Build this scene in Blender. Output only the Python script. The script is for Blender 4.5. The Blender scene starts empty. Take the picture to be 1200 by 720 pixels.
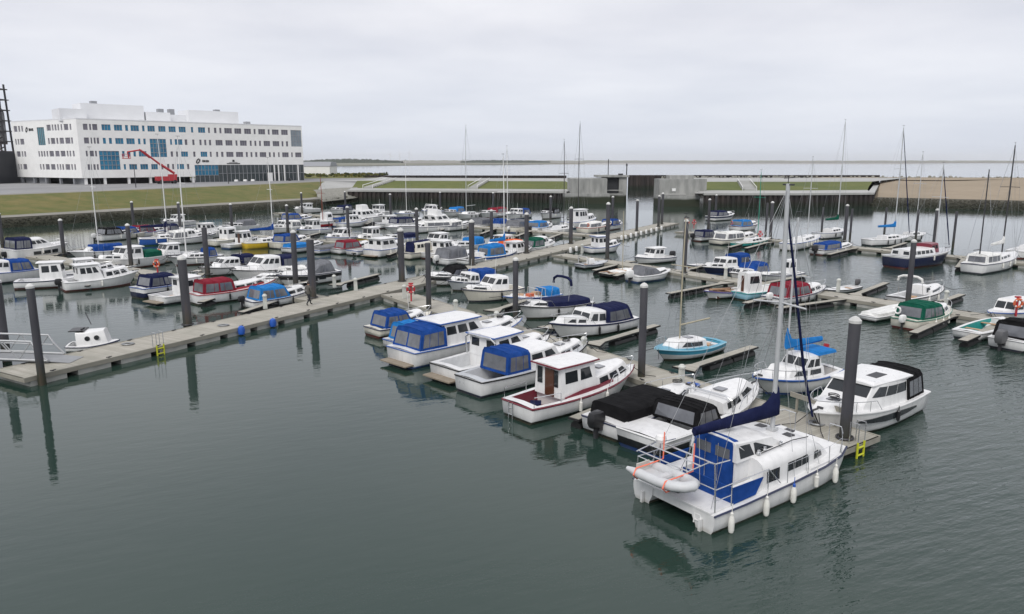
import bpy, bmesh, math, random
from math import sin, cos, pi, radians as R, hypot, atan2
from mathutils import Vector, Matrix
random.seed(7)
S = bpy.context.scene
C = S.collection
# ---------------------------------------------------------------- camera
cam = bpy.data.cameras.new('camera'); camo = bpy.data.objects.new('camera', cam); C.objects.link(camo)
camo.location = (0, 0, 11.0); camo.rotation_euler = (R(90 - 11.17), 0, 0)
cam.sensor_width = 36.0; cam.lens = 36.0 * 866 / 1200; cam.clip_start = .3; cam.clip_end = 60000
S.camera = camo
# ---------------------------------------------------------------- overcast sky + soft sun
SUN_EL, SUN_AZ = R(48), R(200)          # azimuth clockwise from +Y
w = bpy.data.worlds.new('World'); S.world = w; w.use_nodes = True
nt = w.node_tree; N = nt.nodes; LK = nt.links.new
for n in list(N): N.remove(n)
out = N.new('ShaderNodeOutputWorld'); bg = N.new('ShaderNodeBackground'); bg.inputs[1].default_value = .1
sky = N.new('ShaderNodeTexSky'); sky.sky_type = 'NISHITA'; sky.sun_disc = False
sky.sun_elevation = SUN_EL; sky.sun_rotation = SUN_AZ; sky.air_density = 1.0; sky.dust_density = 2.0
tc = N.new('ShaderNodeTexCoord'); sep = N.new('ShaderNodeSeparateXYZ'); LK(tc.outputs['Generated'], sep.inputs[0])
def wm(op, a, b=None, c=None):
    n = N.new('ShaderNodeMath'); n.operation = op
    for i, v in enumerate((a, b, c)):
        if v is None: continue
        if isinstance(v, (int, float)): n.inputs[i].default_value = v
        else: LK(v, n.inputs[i])
    return n.outputs[0]
el = wm('MAXIMUM', sep.outputs[2], 0.0)
den = wm('ADD', el, .1)                 # project the directions on a flat cloud deck
cx = N.new('ShaderNodeCombineXYZ'); LK(wm('DIVIDE', sep.outputs[0], den), cx.inputs[0]); LK(wm('DIVIDE', sep.outputs[1], den), cx.inputs[1])
nz = N.new('ShaderNodeTexNoise'); nz.inputs['Scale'].default_value = .55; nz.inputs['Detail'].default_value = 6; nz.inputs['Roughness'].default_value = .5
LK(cx.outputs[0], nz.inputs['Vector'])
cr = N.new('ShaderNodeValToRGB'); LK(nz.outputs[0], cr.inputs[0])
cr.color_ramp.elements[0].position = .34; cr.color_ramp.elements[0].color = (7.5, 7.65, 8.4, 1)
cr.color_ramp.elements[1].position = .62; cr.color_ramp.elements[1].color = (9.5, 9.5, 9.95, 1)
# a thinner, bluer band of cloud low down
lo = N.new('ShaderNodeMapRange'); LK(el, lo.inputs[0]); lo.inputs[1].default_value = .0; lo.inputs[2].default_value = .17; lo.inputs[3].default_value = .8; lo.inputs[4].default_value = 0
mlo = N.new('ShaderNodeMixRGB'); LK(lo.outputs[0], mlo.inputs[0]); LK(cr.outputs[0], mlo.inputs[1]); mlo.inputs[2].default_value = (7.35, 7.95, 9.1, 1)
mx = N.new('ShaderNodeMixRGB'); mx.inputs[0].default_value = .93; LK(sky.outputs[0], mx.inputs[1]); LK(mlo.outputs[0], mx.inputs[2])
LK(mx.outputs[0], bg.inputs[0]); LK(bg.outputs[0], out.inputs[0])
sl = bpy.data.lights.new('sun', 'SUN'); so = bpy.data.objects.new('sun', sl); C.objects.link(so)
sl.energy = 2.0; sl.angle = R(24); sl.color = (1, .97, .93)
so.rotation_euler = (R(90) - SUN_EL, 0, pi - SUN_AZ)
S.view_settings.view_transform = 'Standard'; S.view_settings.look = 'None'; S.view_settings.exposure = 0.0; S.view_settings.gamma = 1
S.view_settings.use_curve_mapping = False
S.cycles.use_denoising = True; S.cycles.max_bounces = 6; S.cycles.caustics_reflective = False; S.cycles.caustics_refractive = False
# ---------------------------------------------------------------- materials
MATS = {}
def nodes(name):
    m = bpy.data.materials.new(name); m.use_nodes = True; t = m.node_tree
    return m, t, t.nodes['Principled BSDF']
def sock(t, x, i):
    if isinstance(x, (int, float)): i.default_value = x
    elif isinstance(x, tuple): i.default_value = x if len(x) == 4 else (x + (1,) if len(x) == 3 and i.type == 'RGBA' else x)
    else: t.links.new(x, i)
def noise(t, scale, detail=3, vec=None, stretch=None, rough=.55, coord='Object'):
    c = t.nodes.new('ShaderNodeTexCoord').outputs[coord] if vec is None else vec
    if stretch:
        mp = t.nodes.new('ShaderNodeMapping'); mp.inputs['Scale'].default_value = stretch; t.links.new(c, mp.inputs[0]); c = mp.outputs[0]
    n = t.nodes.new('ShaderNodeTexNoise'); n.inputs['Scale'].default_value = scale; n.inputs['Detail'].default_value = detail; n.inputs['Roughness'].default_value = rough
    t.links.new(c, n.inputs['Vector']); return n.outputs[0]
def ramp(t, x, stops):
    r = t.nodes.new('ShaderNodeValToRGB'); t.links.new(x, r.inputs[0]); e = r.color_ramp.elements
    while len(e) < len(stops): e.new(.5)
    for k, (p, c) in enumerate(stops):
        e[k].position = p; e[k].color = (c + (1,)) if isinstance(c, tuple) else (c, c, c, 1)
    return r.outputs[0]
def mix(t, f, a, b, mode='MIX'):
    n = t.nodes.new('ShaderNodeMixRGB'); n.blend_type = mode; sock(t, f, n.inputs[0]); sock(t, a, n.inputs[1]); sock(t, b, n.inputs[2]); return n.outputs[0]
def math_(t, op, a, b=0.0, clamp=False):
    n = t.nodes.new('ShaderNodeMath'); n.operation = op; n.use_clamp = clamp; sock(t, a, n.inputs[0]); sock(t, b, n.inputs[1]); return n.outputs[0]
def bump(t, h, strength=.3, dist=.02):
    b = t.nodes.new('ShaderNodeBump'); b.inputs['Strength'].default_value = strength; b.inputs['Distance'].default_value = dist; t.links.new(h, b.inputs['Height']); return b.outputs[0]
def posz(t):
    g = t.nodes.new('ShaderNodeNewGeometry'); s = t.nodes.new('ShaderNodeSeparateXYZ'); t.links.new(g.outputs['Position'], s.inputs[0]); return s.outputs[2]
def simple(name, col, rough=.5, metal=0., var=.18, scale=2.5, coat=0., bmp=0., stretch=None, dirt=None):
    if name in MATS: return MATS[name]
    m, t, b = nodes(name)
    n = noise(t, scale, 4, stretch=stretch)
    d = dirt or tuple(c * .45 for c in col)
    f = ramp(t, n, [(.38, 0.), (.75, 1.)])
    c = mix(t, math_(t, 'MULTIPLY', f, var), col, d)
    t.links.new(c, b.inputs['Base Color']); b.inputs['Roughness'].default_value = rough; b.inputs['Metallic'].default_value = metal
    b.inputs['Coat Weight'].default_value = coat
    if bmp: t.links.new(bump(t, noise(t, scale * 6, 3), bmp, .02), b.inputs['Normal'])
    MATS[name] = m; return m
def gel(name, col, var=.30):      # gelcoat: grime streaks running down, scum along the waterline
    m, t, b = nodes('gelcoat ' + name); d = tuple(c * .5 + .03 for c in col)
    f = ramp(t, noise(t, 3.6, 5, stretch=(1, 1, .22)), [(.42, 0.), (.78, 1.)]); f2 = ramp(t, noise(t, .9, 3), [(.35, 0.), (.8, .5)])
    c = mix(t, math_(t, 'MULTIPLY', math_(t, 'ADD', f, f2, True), var), col, d)
    z = math_(t, 'ADD', posz(t), math_(t, 'MULTIPLY', noise(t, 2.2, 4), .22)); scum = tuple(k * .45 + w_ for k, w_ in zip(col, (.09, .08, .045)))
    c = mix(t, ramp(t, z, [(.15, .6), (.26, 0.)]), c, scum)
    t.links.new(c, b.inputs['Base Color']); b.inputs['Coat Weight'].default_value = .2; b.inputs['Coat Roughness'].default_value = .15
    t.links.new(ramp(t, noise(t, 5, 3), [(.3, .25), (.7, .5)]), b.inputs['Roughness']); MATS['gelcoat ' + name] = m; return m
def cloth(name, col, var=.4):
    m, t, b = nodes('canvas ' + name); n = noise(t, 2.6, 4); f = ramp(t, n, [(.3, 0.), (.75, 1.)])
    t.links.new(mix(t, f, tuple(c * .8 for c in col), tuple(min(.9, c * 1.18 + .004) for c in col)), b.inputs['Base Color']); b.inputs['Roughness'].default_value = .8; b.inputs['Specular IOR Level'].default_value = .05
    h = math_(t, 'ADD', noise(t, 1.7, 3, stretch=(1.6, .5, .6)), math_(t, 'MULTIPLY', noise(t, 9, 2), .12)); t.links.new(bump(t, h, .55, .12), b.inputs['Normal']); MATS[name + ' canvas'] = m; return m
GW = gel('white', (.755, .755, .75)); GC = gel('cream', (.72, .69, .60)); GG = gel('grey', (.5, .52, .54)); GK = gel('black', (.018, .019, .022), .1)
GN = gel('navy', (.012, .018, .06)); GB = gel('blue', (.02, .09, .34)); GR = gel('red', (.36, .02, .03)); GY = gel('yellow', (.62, .42, .03)); GT = gel('teal', (.03, .32, .30))
GL = gel('pale blue', (.30, .55, .66)); GBR = gel('burgundy', (.17, .012, .028)); GS = gel('sky blue', (.06, .33, .48)); GGR = gel('green', (.02, .16, .11)); GP = gel('violet', (.10, .10, .32))
HULL = dict(w=GW, c=GC, g=GG, k=GK, n=GN, b=GB, r=GR, y=GY, t=GT, l=GL, u=GBR, s=GS, e=GGR, p=GP)
CAN = dict(b=cloth('royal blue', (.012, .055, .235)), n=cloth('navy', (.012, .016, .055)), k=cloth('black', (.009, .009, .010)), r=cloth('red', (.20, .018, .032)), l=cloth('bright blue', (.02, .17, .46)),
           e=cloth('green', (.007, .085, .055)), g=cloth('grey', (.16, .165, .18)), w=cloth('white', (.72, .72, .70)), t=cloth('teal', (.012, .14, .13)), s=cloth('light blue', (.20, .42, .56)), o=cloth('orange', (.75, .13, .03)), y=cloth('yellow', (.6, .4, .04)))
GLASS = simple('dark glass', (.022, .026, .03), .06, 0, .3, 4)
VINYL = simple('clear vinyl', (.145, .152, .168), .10, 0, .7, 1.1, coat=.6, dirt=(.035, .037, .045))
STEEL = simple('stainless steel', (.62, .63, .64), .25, .85, .1, 3)
ALU = simple('mast aluminium', (.55, .56, .57), .4, .35, .15, 3)
WIRE = simple('rigging wire', (.28, .29, .30), .5, .5, .1, 3)
DARKM = simple('dark metal', (.05, .05, .055), .5, .3, .3, 3)
RUB = simple('black rubber', (.014, .014, .015), .7, 0, .3, 4)
VARN = simple('varnished wood', (.085, .030, .014), .35, 0, .5, 2, coat=.4, stretch=(1, 8, 8))
TEAK = simple('greyed teak', (.27, .225, .17), .7, 0, .5, 2, stretch=(1, 8, 8))
MASTW = simple('tan mast', (.40, .36, .26), .5, 0, .3, 2)
PALEW = simple('pale wood', (.50, .31, .18), .5, 0, .5, 2, stretch=(1, 8, 8))
WHITE = simple('white paint', (.78, .78, .77), .45, 0, .2, 2.5)
REDP = simple('red paint', (.42, .03, .04), .45, 0, .2, 2.5)
ORNG = simple('orange paint', (.55, .11, .04), .5, 0, .2, 2.5)
YEL = simple('yellow paint', (.50, .52, .03), .45, 0, .15, 2.5)
BLUEP = simple('blue paint', (.02, .10, .45), .45, 0, .25, 2.5)
BLKP = simple('black plastic', (.015, .015, .017), .35, 0, .2, 3)
PVC = simple('grey inflatable', (.56, .57, .58), .5, 0, .2, 4)
FEND = simple('fender vinyl', (.76, .75, .70), .45, 0, .35, 5)
DECKG = simple('deck non-slip', (.62, .63, .64), .8, 0, .3, 3)
# ---------------------------------------------------------------- mesh builder
class M:
    zmap = None
    def __init__(s): s.v = []; s.f = []; s.mi = []; s.ms = []; s.k = 0
    def use(s, m):
        if m not in s.ms: s.ms.append(m)
        s.k = s.ms.index(m); return s
    def add(s, vs, fs):
        o = len(s.v); s.v += [M.zmap(v) if M.zmap else tuple(v) for v in vs]
        for f in fs: s.f.append(tuple(o + i for i in f)); s.mi.append(s.k)
        return s
    def box(s, c, d, rz=0., top=1., ty=None):
        ty = top if ty is None else ty
        vs = []
        for z, k, l in ((-.5, 1, 1), (.5, top, ty)):
            for x, y in ((-.5, -.5), (.5, -.5), (.5, .5), (-.5, .5)):
                X, Y = x * d[0] * k, y * d[1] * l
                vs.append((c[0] + X * cos(rz) - Y * sin(rz), c[1] + X * sin(rz) + Y * cos(rz), c[2] + z * d[2]))
        return s.add(vs, [(3, 2, 1, 0), (4, 5, 6, 7), (0, 1, 5, 4), (1, 2, 6, 5), (2, 3, 7, 6), (3, 0, 4, 7)])
    def slab(s, q, th, away=None):      # a quad (four points) thickened along its outward normal
        q = [Vector(p) for p in q]; n = (q[1] - q[0]).cross(q[3] - q[0])
        if n.length < 1e-9: return s
        n.normalize()
        if away is not None and n.dot((q[0] + q[2]) / 2 - Vector(away)) < 0: n = -n; 
        if n.dot((q[1] - q[0]).cross(q[3] - q[0])) < 0: q = [q[0], q[3], q[2], q[1]]
        a = [p - n * .01 for p in q]; b = [p + n * th for p in q]
        return s.add(a + b, [(3, 2, 1, 0), (4, 5, 6, 7), (0, 1, 5, 4), (1, 2, 6, 5), (2, 3, 7, 6), (3, 0, 4, 7)])
    def cslab(s, lo_, hi_, th, away):     # a thin pane following a curved face: rows of lower and upper points
        n = len(lo_); a = Vector(away); vs = []
        for off in (-.012, th):
            for row in (lo_, hi_):
                for i, p in enumerate(row):
                    e = Vector(row[min(i + 1, n - 1)]) - Vector(row[max(i - 1, 0)]); u = Vector(hi_[i]) - Vector(lo_[i]); nn = e.cross(u).normalized()
                    if nn.dot(Vector(p) - a) < 0: nn = -nn
                    vs.append(Vector(p) + nn * off)
        f = []; A, B, Cc, D = 0, n, 2 * n, 3 * n
        for i in range(n - 1): f += [(Cc + i, Cc + i + 1, D + i + 1, D + i), (A + i, B + i, B + i + 1, A + i + 1), (A + i, A + i + 1, Cc + i + 1, Cc + i), (B + i, D + i, D + i + 1, B + i + 1)]
        f += [(A, Cc, D, B), (A + n - 1, B + n - 1, D + n - 1, Cc + n - 1)]
        return s.add(vs, f)
    def prism(s, poly, z0, z1):
        n = len(poly); a = [(x, y, z0) for x, y in poly]; b = [(x, y, z1) for x, y in poly]
        return s.add(a + b, [tuple(range(n - 1, -1, -1)), tuple(range(n, 2 * n))] + [(i, (i + 1) % n, n + (i + 1) % n, n + i) for i in range(n)])
    def tube(s, pts, r, n=6, closed=False):
        pts = [Vector(p) for p in pts]; m = len(pts); rings = []
        for i, p in enumerate(pts):
            if closed: d = pts[(i + 1) % m] - pts[i - 1]
            else: d = pts[min(i + 1, m - 1)] - pts[max(i - 1, 0)]
            d.normalize(); u = d.cross(Vector((0, 0, 1)) if abs(d.z) < .9 else Vector((1, 0, 0))); u.normalize(); v = d.cross(u)
            rr = r[i] if isinstance(r, (list, tuple)) else r
            rings.append([p + (u * cos(2 * pi * k / n) + v * sin(2 * pi * k / n)) * rr for k in range(n)])
        return s.loft(rings + ([rings[0]] if closed else []), caps=not closed)
    def loft(s, rings, caps=True, closed=True):
        n = len(rings[0]); vs = [p for r_ in rings for p in r_]; fs = []
        for i in range(len(rings) - 1):
            for j in range(n if closed else n - 1):
                k = (j + 1) % n; fs.append((i * n + j, i * n + k, (i + 1) * n + k, (i + 1) * n + j))
        if caps: fs.append(tuple(range(n - 1, -1, -1))); fs.append(tuple(range((len(rings) - 1) * n, len(rings) * n)))
        return s.add(vs, fs)
    def lathe(s, prof, n=12, c=(0, 0, 0)):
        return s.loft([[(c[0] + r * cos(2 * pi * k / n), c[1] + r * sin(2 * pi * k / n), c[2] + z) for k in range(n)] for r, z in prof])
    def quad(s, *p): return s.add(p, [tuple(range(len(p)))])
    def build(s, name, parent=None, smooth=35, loc=None, rz=None, mat=None, solid=True):
        me = bpy.data.meshes.new(name); me.from_pydata(s.v, [], s.f)
        for m in (s.ms or [mat]): me.materials.append(m)
        if len(s.ms) > 1: me.polygons.foreach_set('material_index', s.mi)
        if solid:
            bm = bmesh.new(); bm.from_mesh(me); bmesh.ops.recalc_face_normals(bm, faces=bm.faces); bm.to_mesh(me); bm.free()
        if smooth:
            me.polygons.foreach_set('use_smooth', [True] * len(me.polygons)); me.set_sharp_from_angle(angle=R(smooth))
        o = bpy.data.objects.new(name, me); C.objects.link(o)
        if parent: o.parent = parent
        if loc: o.location = loc
        if rz is not None: o.rotation_euler = (0, 0, rz)
        return o
def tag(o, label, cat, group=None):
    o['label'] = label; o['category'] = cat
    if group: o['group'] = group
    return o
def thing(name, label, cat, loc=(0, 0, 0), rz=0., group=None):
    o = bpy.data.objects.new(name, None); C.objects.link(o); o.location = loc; o.rotation_euler = (0, 0, rz); o.empty_display_size = .3
    return tag(o, label, cat, group)
def struct(o): o['kind'] = 'structure'; return o
def copy_tree(o, parent=None):
    c = o.copy(); C.objects.link(c); c.parent = parent
    for ch in list(o.children): copy_tree(ch, c)
    return c
def lerp(a, b, t): return a + (b - a) * t
# ================================================================ WATER AND LAND
def water_mat():
    m, t, b = nodes('harbour water')
    g = t.nodes.new('ShaderNodeNewGeometry'); P = g.outputs['Position']
    n1 = noise(t, .42, 4, vec=P, stretch=(.75, 1.7, 1), rough=.6)
    mp = t.nodes.new('ShaderNodeMapping'); mp.inputs['Rotation'].default_value = (0, 0, R(-24)); t.links.new(P, mp.inputs[0])
    n2 = noise(t, 1.25, 3, vec=mp.outputs[0], stretch=(.55, 1.9, 1), rough=.55)
    n3 = noise(t, 5.5, 2, vec=mp.outputs[0], stretch=(.7, 1.5, 1))
    # open water to the right is ruffled, the berths are calmer
    sp = t.nodes.new('ShaderNodeSeparateXYZ'); t.links.new(P, sp.inputs[0])
    mr = t.nodes.new('ShaderNodeMapRange'); t.links.new(math_(t, 'ADD', sp.outputs[0], math_(t, 'MULTIPLY', noise(t, .12, 3, vec=P), 14.)), mr.inputs[0])
    mr.inputs[1].default_value = 10; mr.inputs[2].default_value = 26; mr.inputs[3].default_value = .05; mr.inputs[4].default_value = 1.0
    patch = ramp(t, noise(t, .05, 3, vec=P), [(.35, .5), (.65, 1.0)])
    my = t.nodes.new('ShaderNodeMapRange'); t.links.new(sp.outputs[1], my.inputs[0]); my.inputs[1].default_value = 38; my.inputs[2].default_value = 100; my.inputs[3].default_value = 1.0; my.inputs[4].default_value = .06
    calm = math_(t, 'ADD', math_(t, 'MULTIPLY', mr.outputs[0], my.outputs[0]), .045); amp = math_(t, 'MULTIPLY', calm, patch)
    h = math_(t, 'ADD', math_(t, 'MULTIPLY', n1, .05), math_(t, 'ADD', math_(t, 'MULTIPLY', math_(t, 'MULTIPLY', n2, .75), amp), math_(t, 'MULTIPLY', math_(t, 'MULTIPLY', n3, .11), amp)))
    t.links.new(bump(t, h, .42, .42), b.inputs['Normal'])
    c = mix(t, ramp(t, noise(t, .07, 3, vec=P), [(.3, 0.), (.7, 1.)]), (.016, .036, .029), (.023, .043, .033))
    t.links.new(c, b.inputs['Base Color']); b.inputs['Roughness'].default_value = .03; b.inputs['IOR'].default_value = 1.5
    return m
m = M(); XS = [-9000, -400, -120, -40, 0, 40, 120, 400, 9000]; YS = [-60, 0, 25, 60, 120, 240, 500, 1500, 6500, 16000]
m.add([(x, y, 0) for y in YS for x in XS], [(j * 9 + i, j * 9 + i + 1, j * 9 + i + 10, j * 9 + i + 9) for j in range(9) for i in range(8)])
struct(m.build('harbour_water', mat=water_mat(), smooth=0, solid=False))

def ground_mat(name, a, b_, scale, bmp=.3, rough=.95, detail=6, stretch=None, d2=None):
    m, t, b = nodes(name); g = t.nodes.new('ShaderNodeNewGeometry'); P = g.outputs['Position']
    c = mix(t, ramp(t, noise(t, scale, detail, vec=P, stretch=stretch, rough=.65), [(.32, 0.), (.68, 1.)]), a, b_)
    c = mix(t, ramp(t, noise(t, scale * .13, 3, vec=P), [(.4, 0.), (.7, .6)]), c, d2 or tuple(x * .7 for x in a))
    t.links.new(c, b.inputs['Base Color']); b.inputs['Roughness'].default_value = rough
    t.links.new(bump(t, noise(t, scale * 3, 3, vec=P), bmp, .1), b.inputs['Normal']); return m
GRASS = ground_mat('bank grass', (.078, .096, .014), (.180, .142, .046), .30, .8, d2=(.060, .090, .010), detail=9)
GRASS2 = ground_mat('terrace grass', (.085, .108, .014), (.125, .132, .030), .5, .6, d2=(.05, .08, .014))
ROAD = ground_mat('promenade asphalt', (.24, .24, .245), (.29, .29, .29), .4, .2)
CONC = ground_mat('concrete', (.34, .34, .33), (.42, .42, .405), .35, .25, .85, d2=(.27, .275, .26))
COPE = ground_mat('coping stone', (.20, .19, .165), (.28, .27, .235), .6, .3, .9)
SAND = ground_mat('sand', (.265, .212, .148), (.315, .255, .182), .25, .3, d2=(.23, .185, .125))
def rock_mat(name, a, b_, wet):
    m, t, b = nodes(name); z = posz(t)
    c = mix(t, ramp(t, noise(t, 1.3, 5), [(.35, 0.), (.65, 1.)]), a, b_)
    f = ramp(t, math_(t, 'ADD', math_(t, 'MULTIPLY', z, .28), math_(t, 'MULTIPLY', noise(t, .5, 4), .35)), [(.28, 0.), (.72, 1.)])
    t.links.new(mix(t, f, wet, c), b.inputs['Base Color']); b.inputs['Roughness'].default_value = .9
    t.links.new(bump(t, noise(t, 3, 4), .6, .1), b.inputs['Normal']); return m
ROCK = rock_mat('rubble stone', (.050, .047, .034), (.092, .084, .064), (.020, .023, .012))
PALEROCK = rock_mat('pale rubble', (.20, .20, .17), (.28, .27, .24), (.05, .052, .035))
def sheet_mat():
    m, t, b = nodes('rusty sheet steel'); z = posz(t); n = noise(t, .35, 5, stretch=(1, 1, .25))
    c = mix(t, ramp(t, n, [(.35, 0.), (.7, 1.)]), (.018, .016, .017), (.045, .034, .031))
    c = mix(t, ramp(t, math_(t, 'ADD', math_(t, 'MULTIPLY', z, .3), math_(t, 'MULTIPLY', noise(t, .6, 3), .25)), [(.30, 1.), (.62, 0.)]), c, (.012, .016, .009))
    t.links.new(c, b.inputs['Base Color']); b.inputs['Roughness'].default_value = .85; return m
SHEET = sheet_mat()
def wallconc_mat():
    m, t, b = nodes('gate concrete'); z = posz(t); n = noise(t, .8, 5, stretch=(1, 1, .25))
    c = mix(t, ramp(t, n, [(.35, 0.), (.7, 1.)]), (.23, .235, .225), (.37, .37, .355))
    c = mix(t, ramp(t, math_(t, 'ADD', math_(t, 'MULTIPLY', z, .25), math_(t, 'MULTIPLY', noise(t, .5, 4), .12)), [(.46, 1.), (.58, 0.)]), c, (.026, .032, .018))
    t.links.new(c, b.inputs['Base Color']); b.inputs['Roughness'].default_value = .85; return m
GATEC = wallconc_mat()

def strip(name, la, lb, mat, n=1, amp=0., thing_=None, na=40, solid=False):   # ruled land sheet between two polylines of equal length
    def resample(l, k):
        ds = [0.]
        for a, b in zip(l, l[1:]): ds.append(ds[-1] + (Vector(b) - Vector(a)).length)
        o = []
        for i in range(k + 1):
            d = ds[-1] * i / k; j = 0
            while j < len(ds) - 2 and ds[j + 1] < d: j += 1
            o.append(Vector(l[j]).lerp(Vector(l[j + 1]), (d - ds[j]) / max(1e-6, ds[j + 1] - ds[j])))
        return o
    A, B = resample(la, na), resample(lb, na); m = M(); rnd = random.Random(len(name) * 31)
    vs = []
    for i in range(na + 1):
        for j in range(n + 1):
            p = A[i].lerp(B[i], j / n)
            if 0 < j < n or amp < 0: p = p + Vector((rnd.uniform(-1, 1), rnd.uniform(-1, 1), rnd.uniform(-.7, .7))) * abs(amp)
            vs.append(p)
    m.add(vs, [(i * (n + 1) + j, i * (n + 1) + j + 1, (i + 1) * (n + 1) + j + 1, (i + 1) * (n + 1) + j) for i in range(na) for j in range(n)])
    return m.build(name, mat=mat, smooth=60, solid=solid)
def Z(pts, z): return [(p[0], p[1], z) for p in pts]
def boulders(m, pts, n, w, z0, z1, r0, r1, rnd):      # loose stones strewn along a polyline, rising away from the water
    for _ in range(n):
        t = rnd.random() * (len(pts) - 1); i = min(int(t), len(pts) - 2); a = Vector(pts[i]).lerp(Vector(pts[i + 1]), t - i)
        d = Vector(pts[i + 1]) - Vector(pts[i]); nn = Vector((-d.y, d.x)).normalized(); k = rnd.random()
        p = a + nn * (w * k); z = z0 + (z1 - z0) * k; r = rnd.uniform(r0, r1)
        vs = [(p.x + r * rnd.uniform(.6, 1.1) * cos(a2) * sx, p.y + r * rnd.uniform(.6, 1.1) * sin(a2) * sx, z + r * zz) for zz, sx in ((-.6, .8), (.15, 1), (.6, .5)) for a2 in [2 * pi * q / 6 + rnd.random() * .4 for q in range(6)]]
        m.add(vs, [(j * 6 + q, j * 6 + (q + 1) % 6, j * 6 + 6 + (q + 1) % 6, j * 6 + 6 + q) for j in range(2) for q in range(6)] + [tuple(range(12, 18))])
# --- left bank: rubble foot, coping, grass dyke, road
rnd = random.Random(3)
FOOT = [(-150, 26), (-110, 86), (-85.2, 123.1), (-70.3, 145.6), (-47.2, 184.6), (-43.5, 203), (-42.9, 208.2)]
TOP = [(-152, 27.5), (-112, 87.5), (-87, 124.6), (-72.2, 147.6), (-49.6, 187), (-47.6, 205), (-46.5, 209.5)]
COPE_ = [(-155.5, 29), (-115.5, 89.5), (-90, 128.5), (-76, 154), (-52.5, 192.5), (-51.5, 208), (-50.2, 214)]
GTOP = [(-172, 44), (-126, 107), (-101, 147.2), (-85.6, 178.6), (-65, 236), (-62.5, 243), (-61.6, 246)]
m = M()
o = struct(strip('rubble_bank', Z(FOOT, -.5), Z(TOP, 1.55), ROCK, n=5, amp=.12, na=150))
m = M().use(ROCK); boulders(m, FOOT, 3600, 2.1, -.05, 1.45, .08, .20, rnd); bo = m.build('rubble_stone', smooth=0); bo['kind'] = 'stuff'
struct(strip('coping_path', Z(TOP, 1.6), Z(COPE_, 1.66), COPE, n=3, amp=.03, na=90))
struct(strip('grass_dyke', Z(COPE_, 1.64), Z(GTOP, 4.4), GRASS, n=10, amp=.12, na=120))
GT2 = [(-176, 47), (-130, 110), (-105, 150), (-89.5, 181), (-69, 238), (-66, 247), (-65, 250)]
struct(strip('footpath', Z(GTOP, 4.38), Z(GT2, 4.42), COPE, n=1, na=40))
RB = [(-186, 53), (-140, 116), (-115, 156), (-99, 187), (-77, 241), (-72, 252), (-70, 256)]
struct(strip('road', Z(GT2, 4.40), Z(RB, 4.40), ROAD, n=1, na=40))
m = M(); m.add([(p[0], p[1], 4.36) for p in GTOP] + [(-40, 246, 4.36), (-38, 345, 4.36), (-700, 420, 4.36), (-700, 44, 4.36)], [tuple(range(11))])
struct(m.build('harbour_ground', mat=ROAD, smooth=0))
# grassy shore beyond the building
dn = [(-400, 300), (-140, 300), (-84, 285), (-62, 300), (-52, 305)]; dn2 = [(-400, 380), (-140, 370), (-100, 362), (-75, 350), (-58, 318)]
struct(strip('dune', Z(dn, 4.4), Z(dn2, 5.1), GRASS, n=6, amp=.25, na=80))
m = M().use(simple('dune shrub', (.05, .06, .022), .9, 0, .5, 1.5)).use(GRASS)
for _ in range(420):
    x = rnd.uniform(-125, -58); y = rnd.uniform(305, 352); r = rnd.uniform(.4, 1.3); z = 4.6
    m.use(MATS['dune shrub'] if rnd.random() < .55 else GRASS)
    for q in range(5):
        a = rnd.random() * 6.3; dx, dy = r * cos(a), r * sin(a); hh = r * rnd.uniform(.5, 1.25)
        m.quad((x - dx * .5, y - dy * .5, z), (x + dx * .5, y + dy * .5, z), (x + dx * .9, y + dy * .7, z + hh * .8), (x + rnd.uniform(-.3, .3), y, z + hh))
o = m.build('dune_shrubs', smooth=0, solid=False); o['kind'] = 'stuff'
# mound of pale stone and ramp between dyke and terrace
MND = [(-47.2, 186), (-43.5, 203), (-42.9, 209), (-40, 210)]; MND2 = [(-54, 203), (-53, 214), (-49, 222), (-46.3, 226)]
struct(strip('stone_mound', Z(MND, 1.0), Z(MND2, 3.3), PALEROCK, n=6, amp=.3, na=30))
struct(strip('ramp', [(-55, 212, 3.1), (-46, 226, 3.15)], [(-63, 250, 4.5), (-47, 262, 4.7)], CONC, n=2, na=6))
# --- terrace quays either side of the gate
def sheet_wall(name, label, pts, z0, z1, per=1.25, dep=.42, mat=SHEET, cap=None, parent=None):
    root = parent or thing(name, label, 'sea wall', (pts[0][0], pts[0][1], 0)); ox, oy = (pts[0][0], pts[0][1]) if not parent else (0, 0)
    m = M(); line = []
    for a, b in zip(pts, pts[1:]):
        a, b = Vector(a), Vector(b); d = b - a; L = d.length; d.normalize(); n = Vector((d.y, -d.x)); k = int(L / per)
        for i in range(k):
            for f, q in ((0, 0), (.3, 0), (.42, 1), (.88, 1), (1, 0)):
                p = a + d * ((i + f) * L / k) + n * (q * dep); line.append((p.x - ox, p.y - oy))
    m.loft([[(x, y, z0) for x, y in line], [(x, y, z1) for x, y in line]], caps=False, closed=False)
    o = m.build('sheet_piling', root, mat=mat, smooth=0, solid=False)
    if cap:
        m = M()
        for a, b in zip(pts, pts[1:]):
            a, b = Vector(a), Vector(b); d = (b - a).normalized(); n = Vector((d.y, -d.x)); a = a - d * .01
            q = [a + n * (dep + .15), b + n * (dep + .15), b - n * cap, a - n * cap]
            m.prism([(p.x - ox, p.y - oy) for p in q], z1 - .35, z1 + .12)
        m.build('capping_beam', root, mat=CONC, smooth=0)
    return root
sheet_wall('quay_wall', 'dark steel sheet pile quay wall with pale cap left of the harbour gate', [(-46, 209), (-42.7, 208.4), (14.5, 198.2)], -.6, 3.0, cap=.9)
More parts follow.
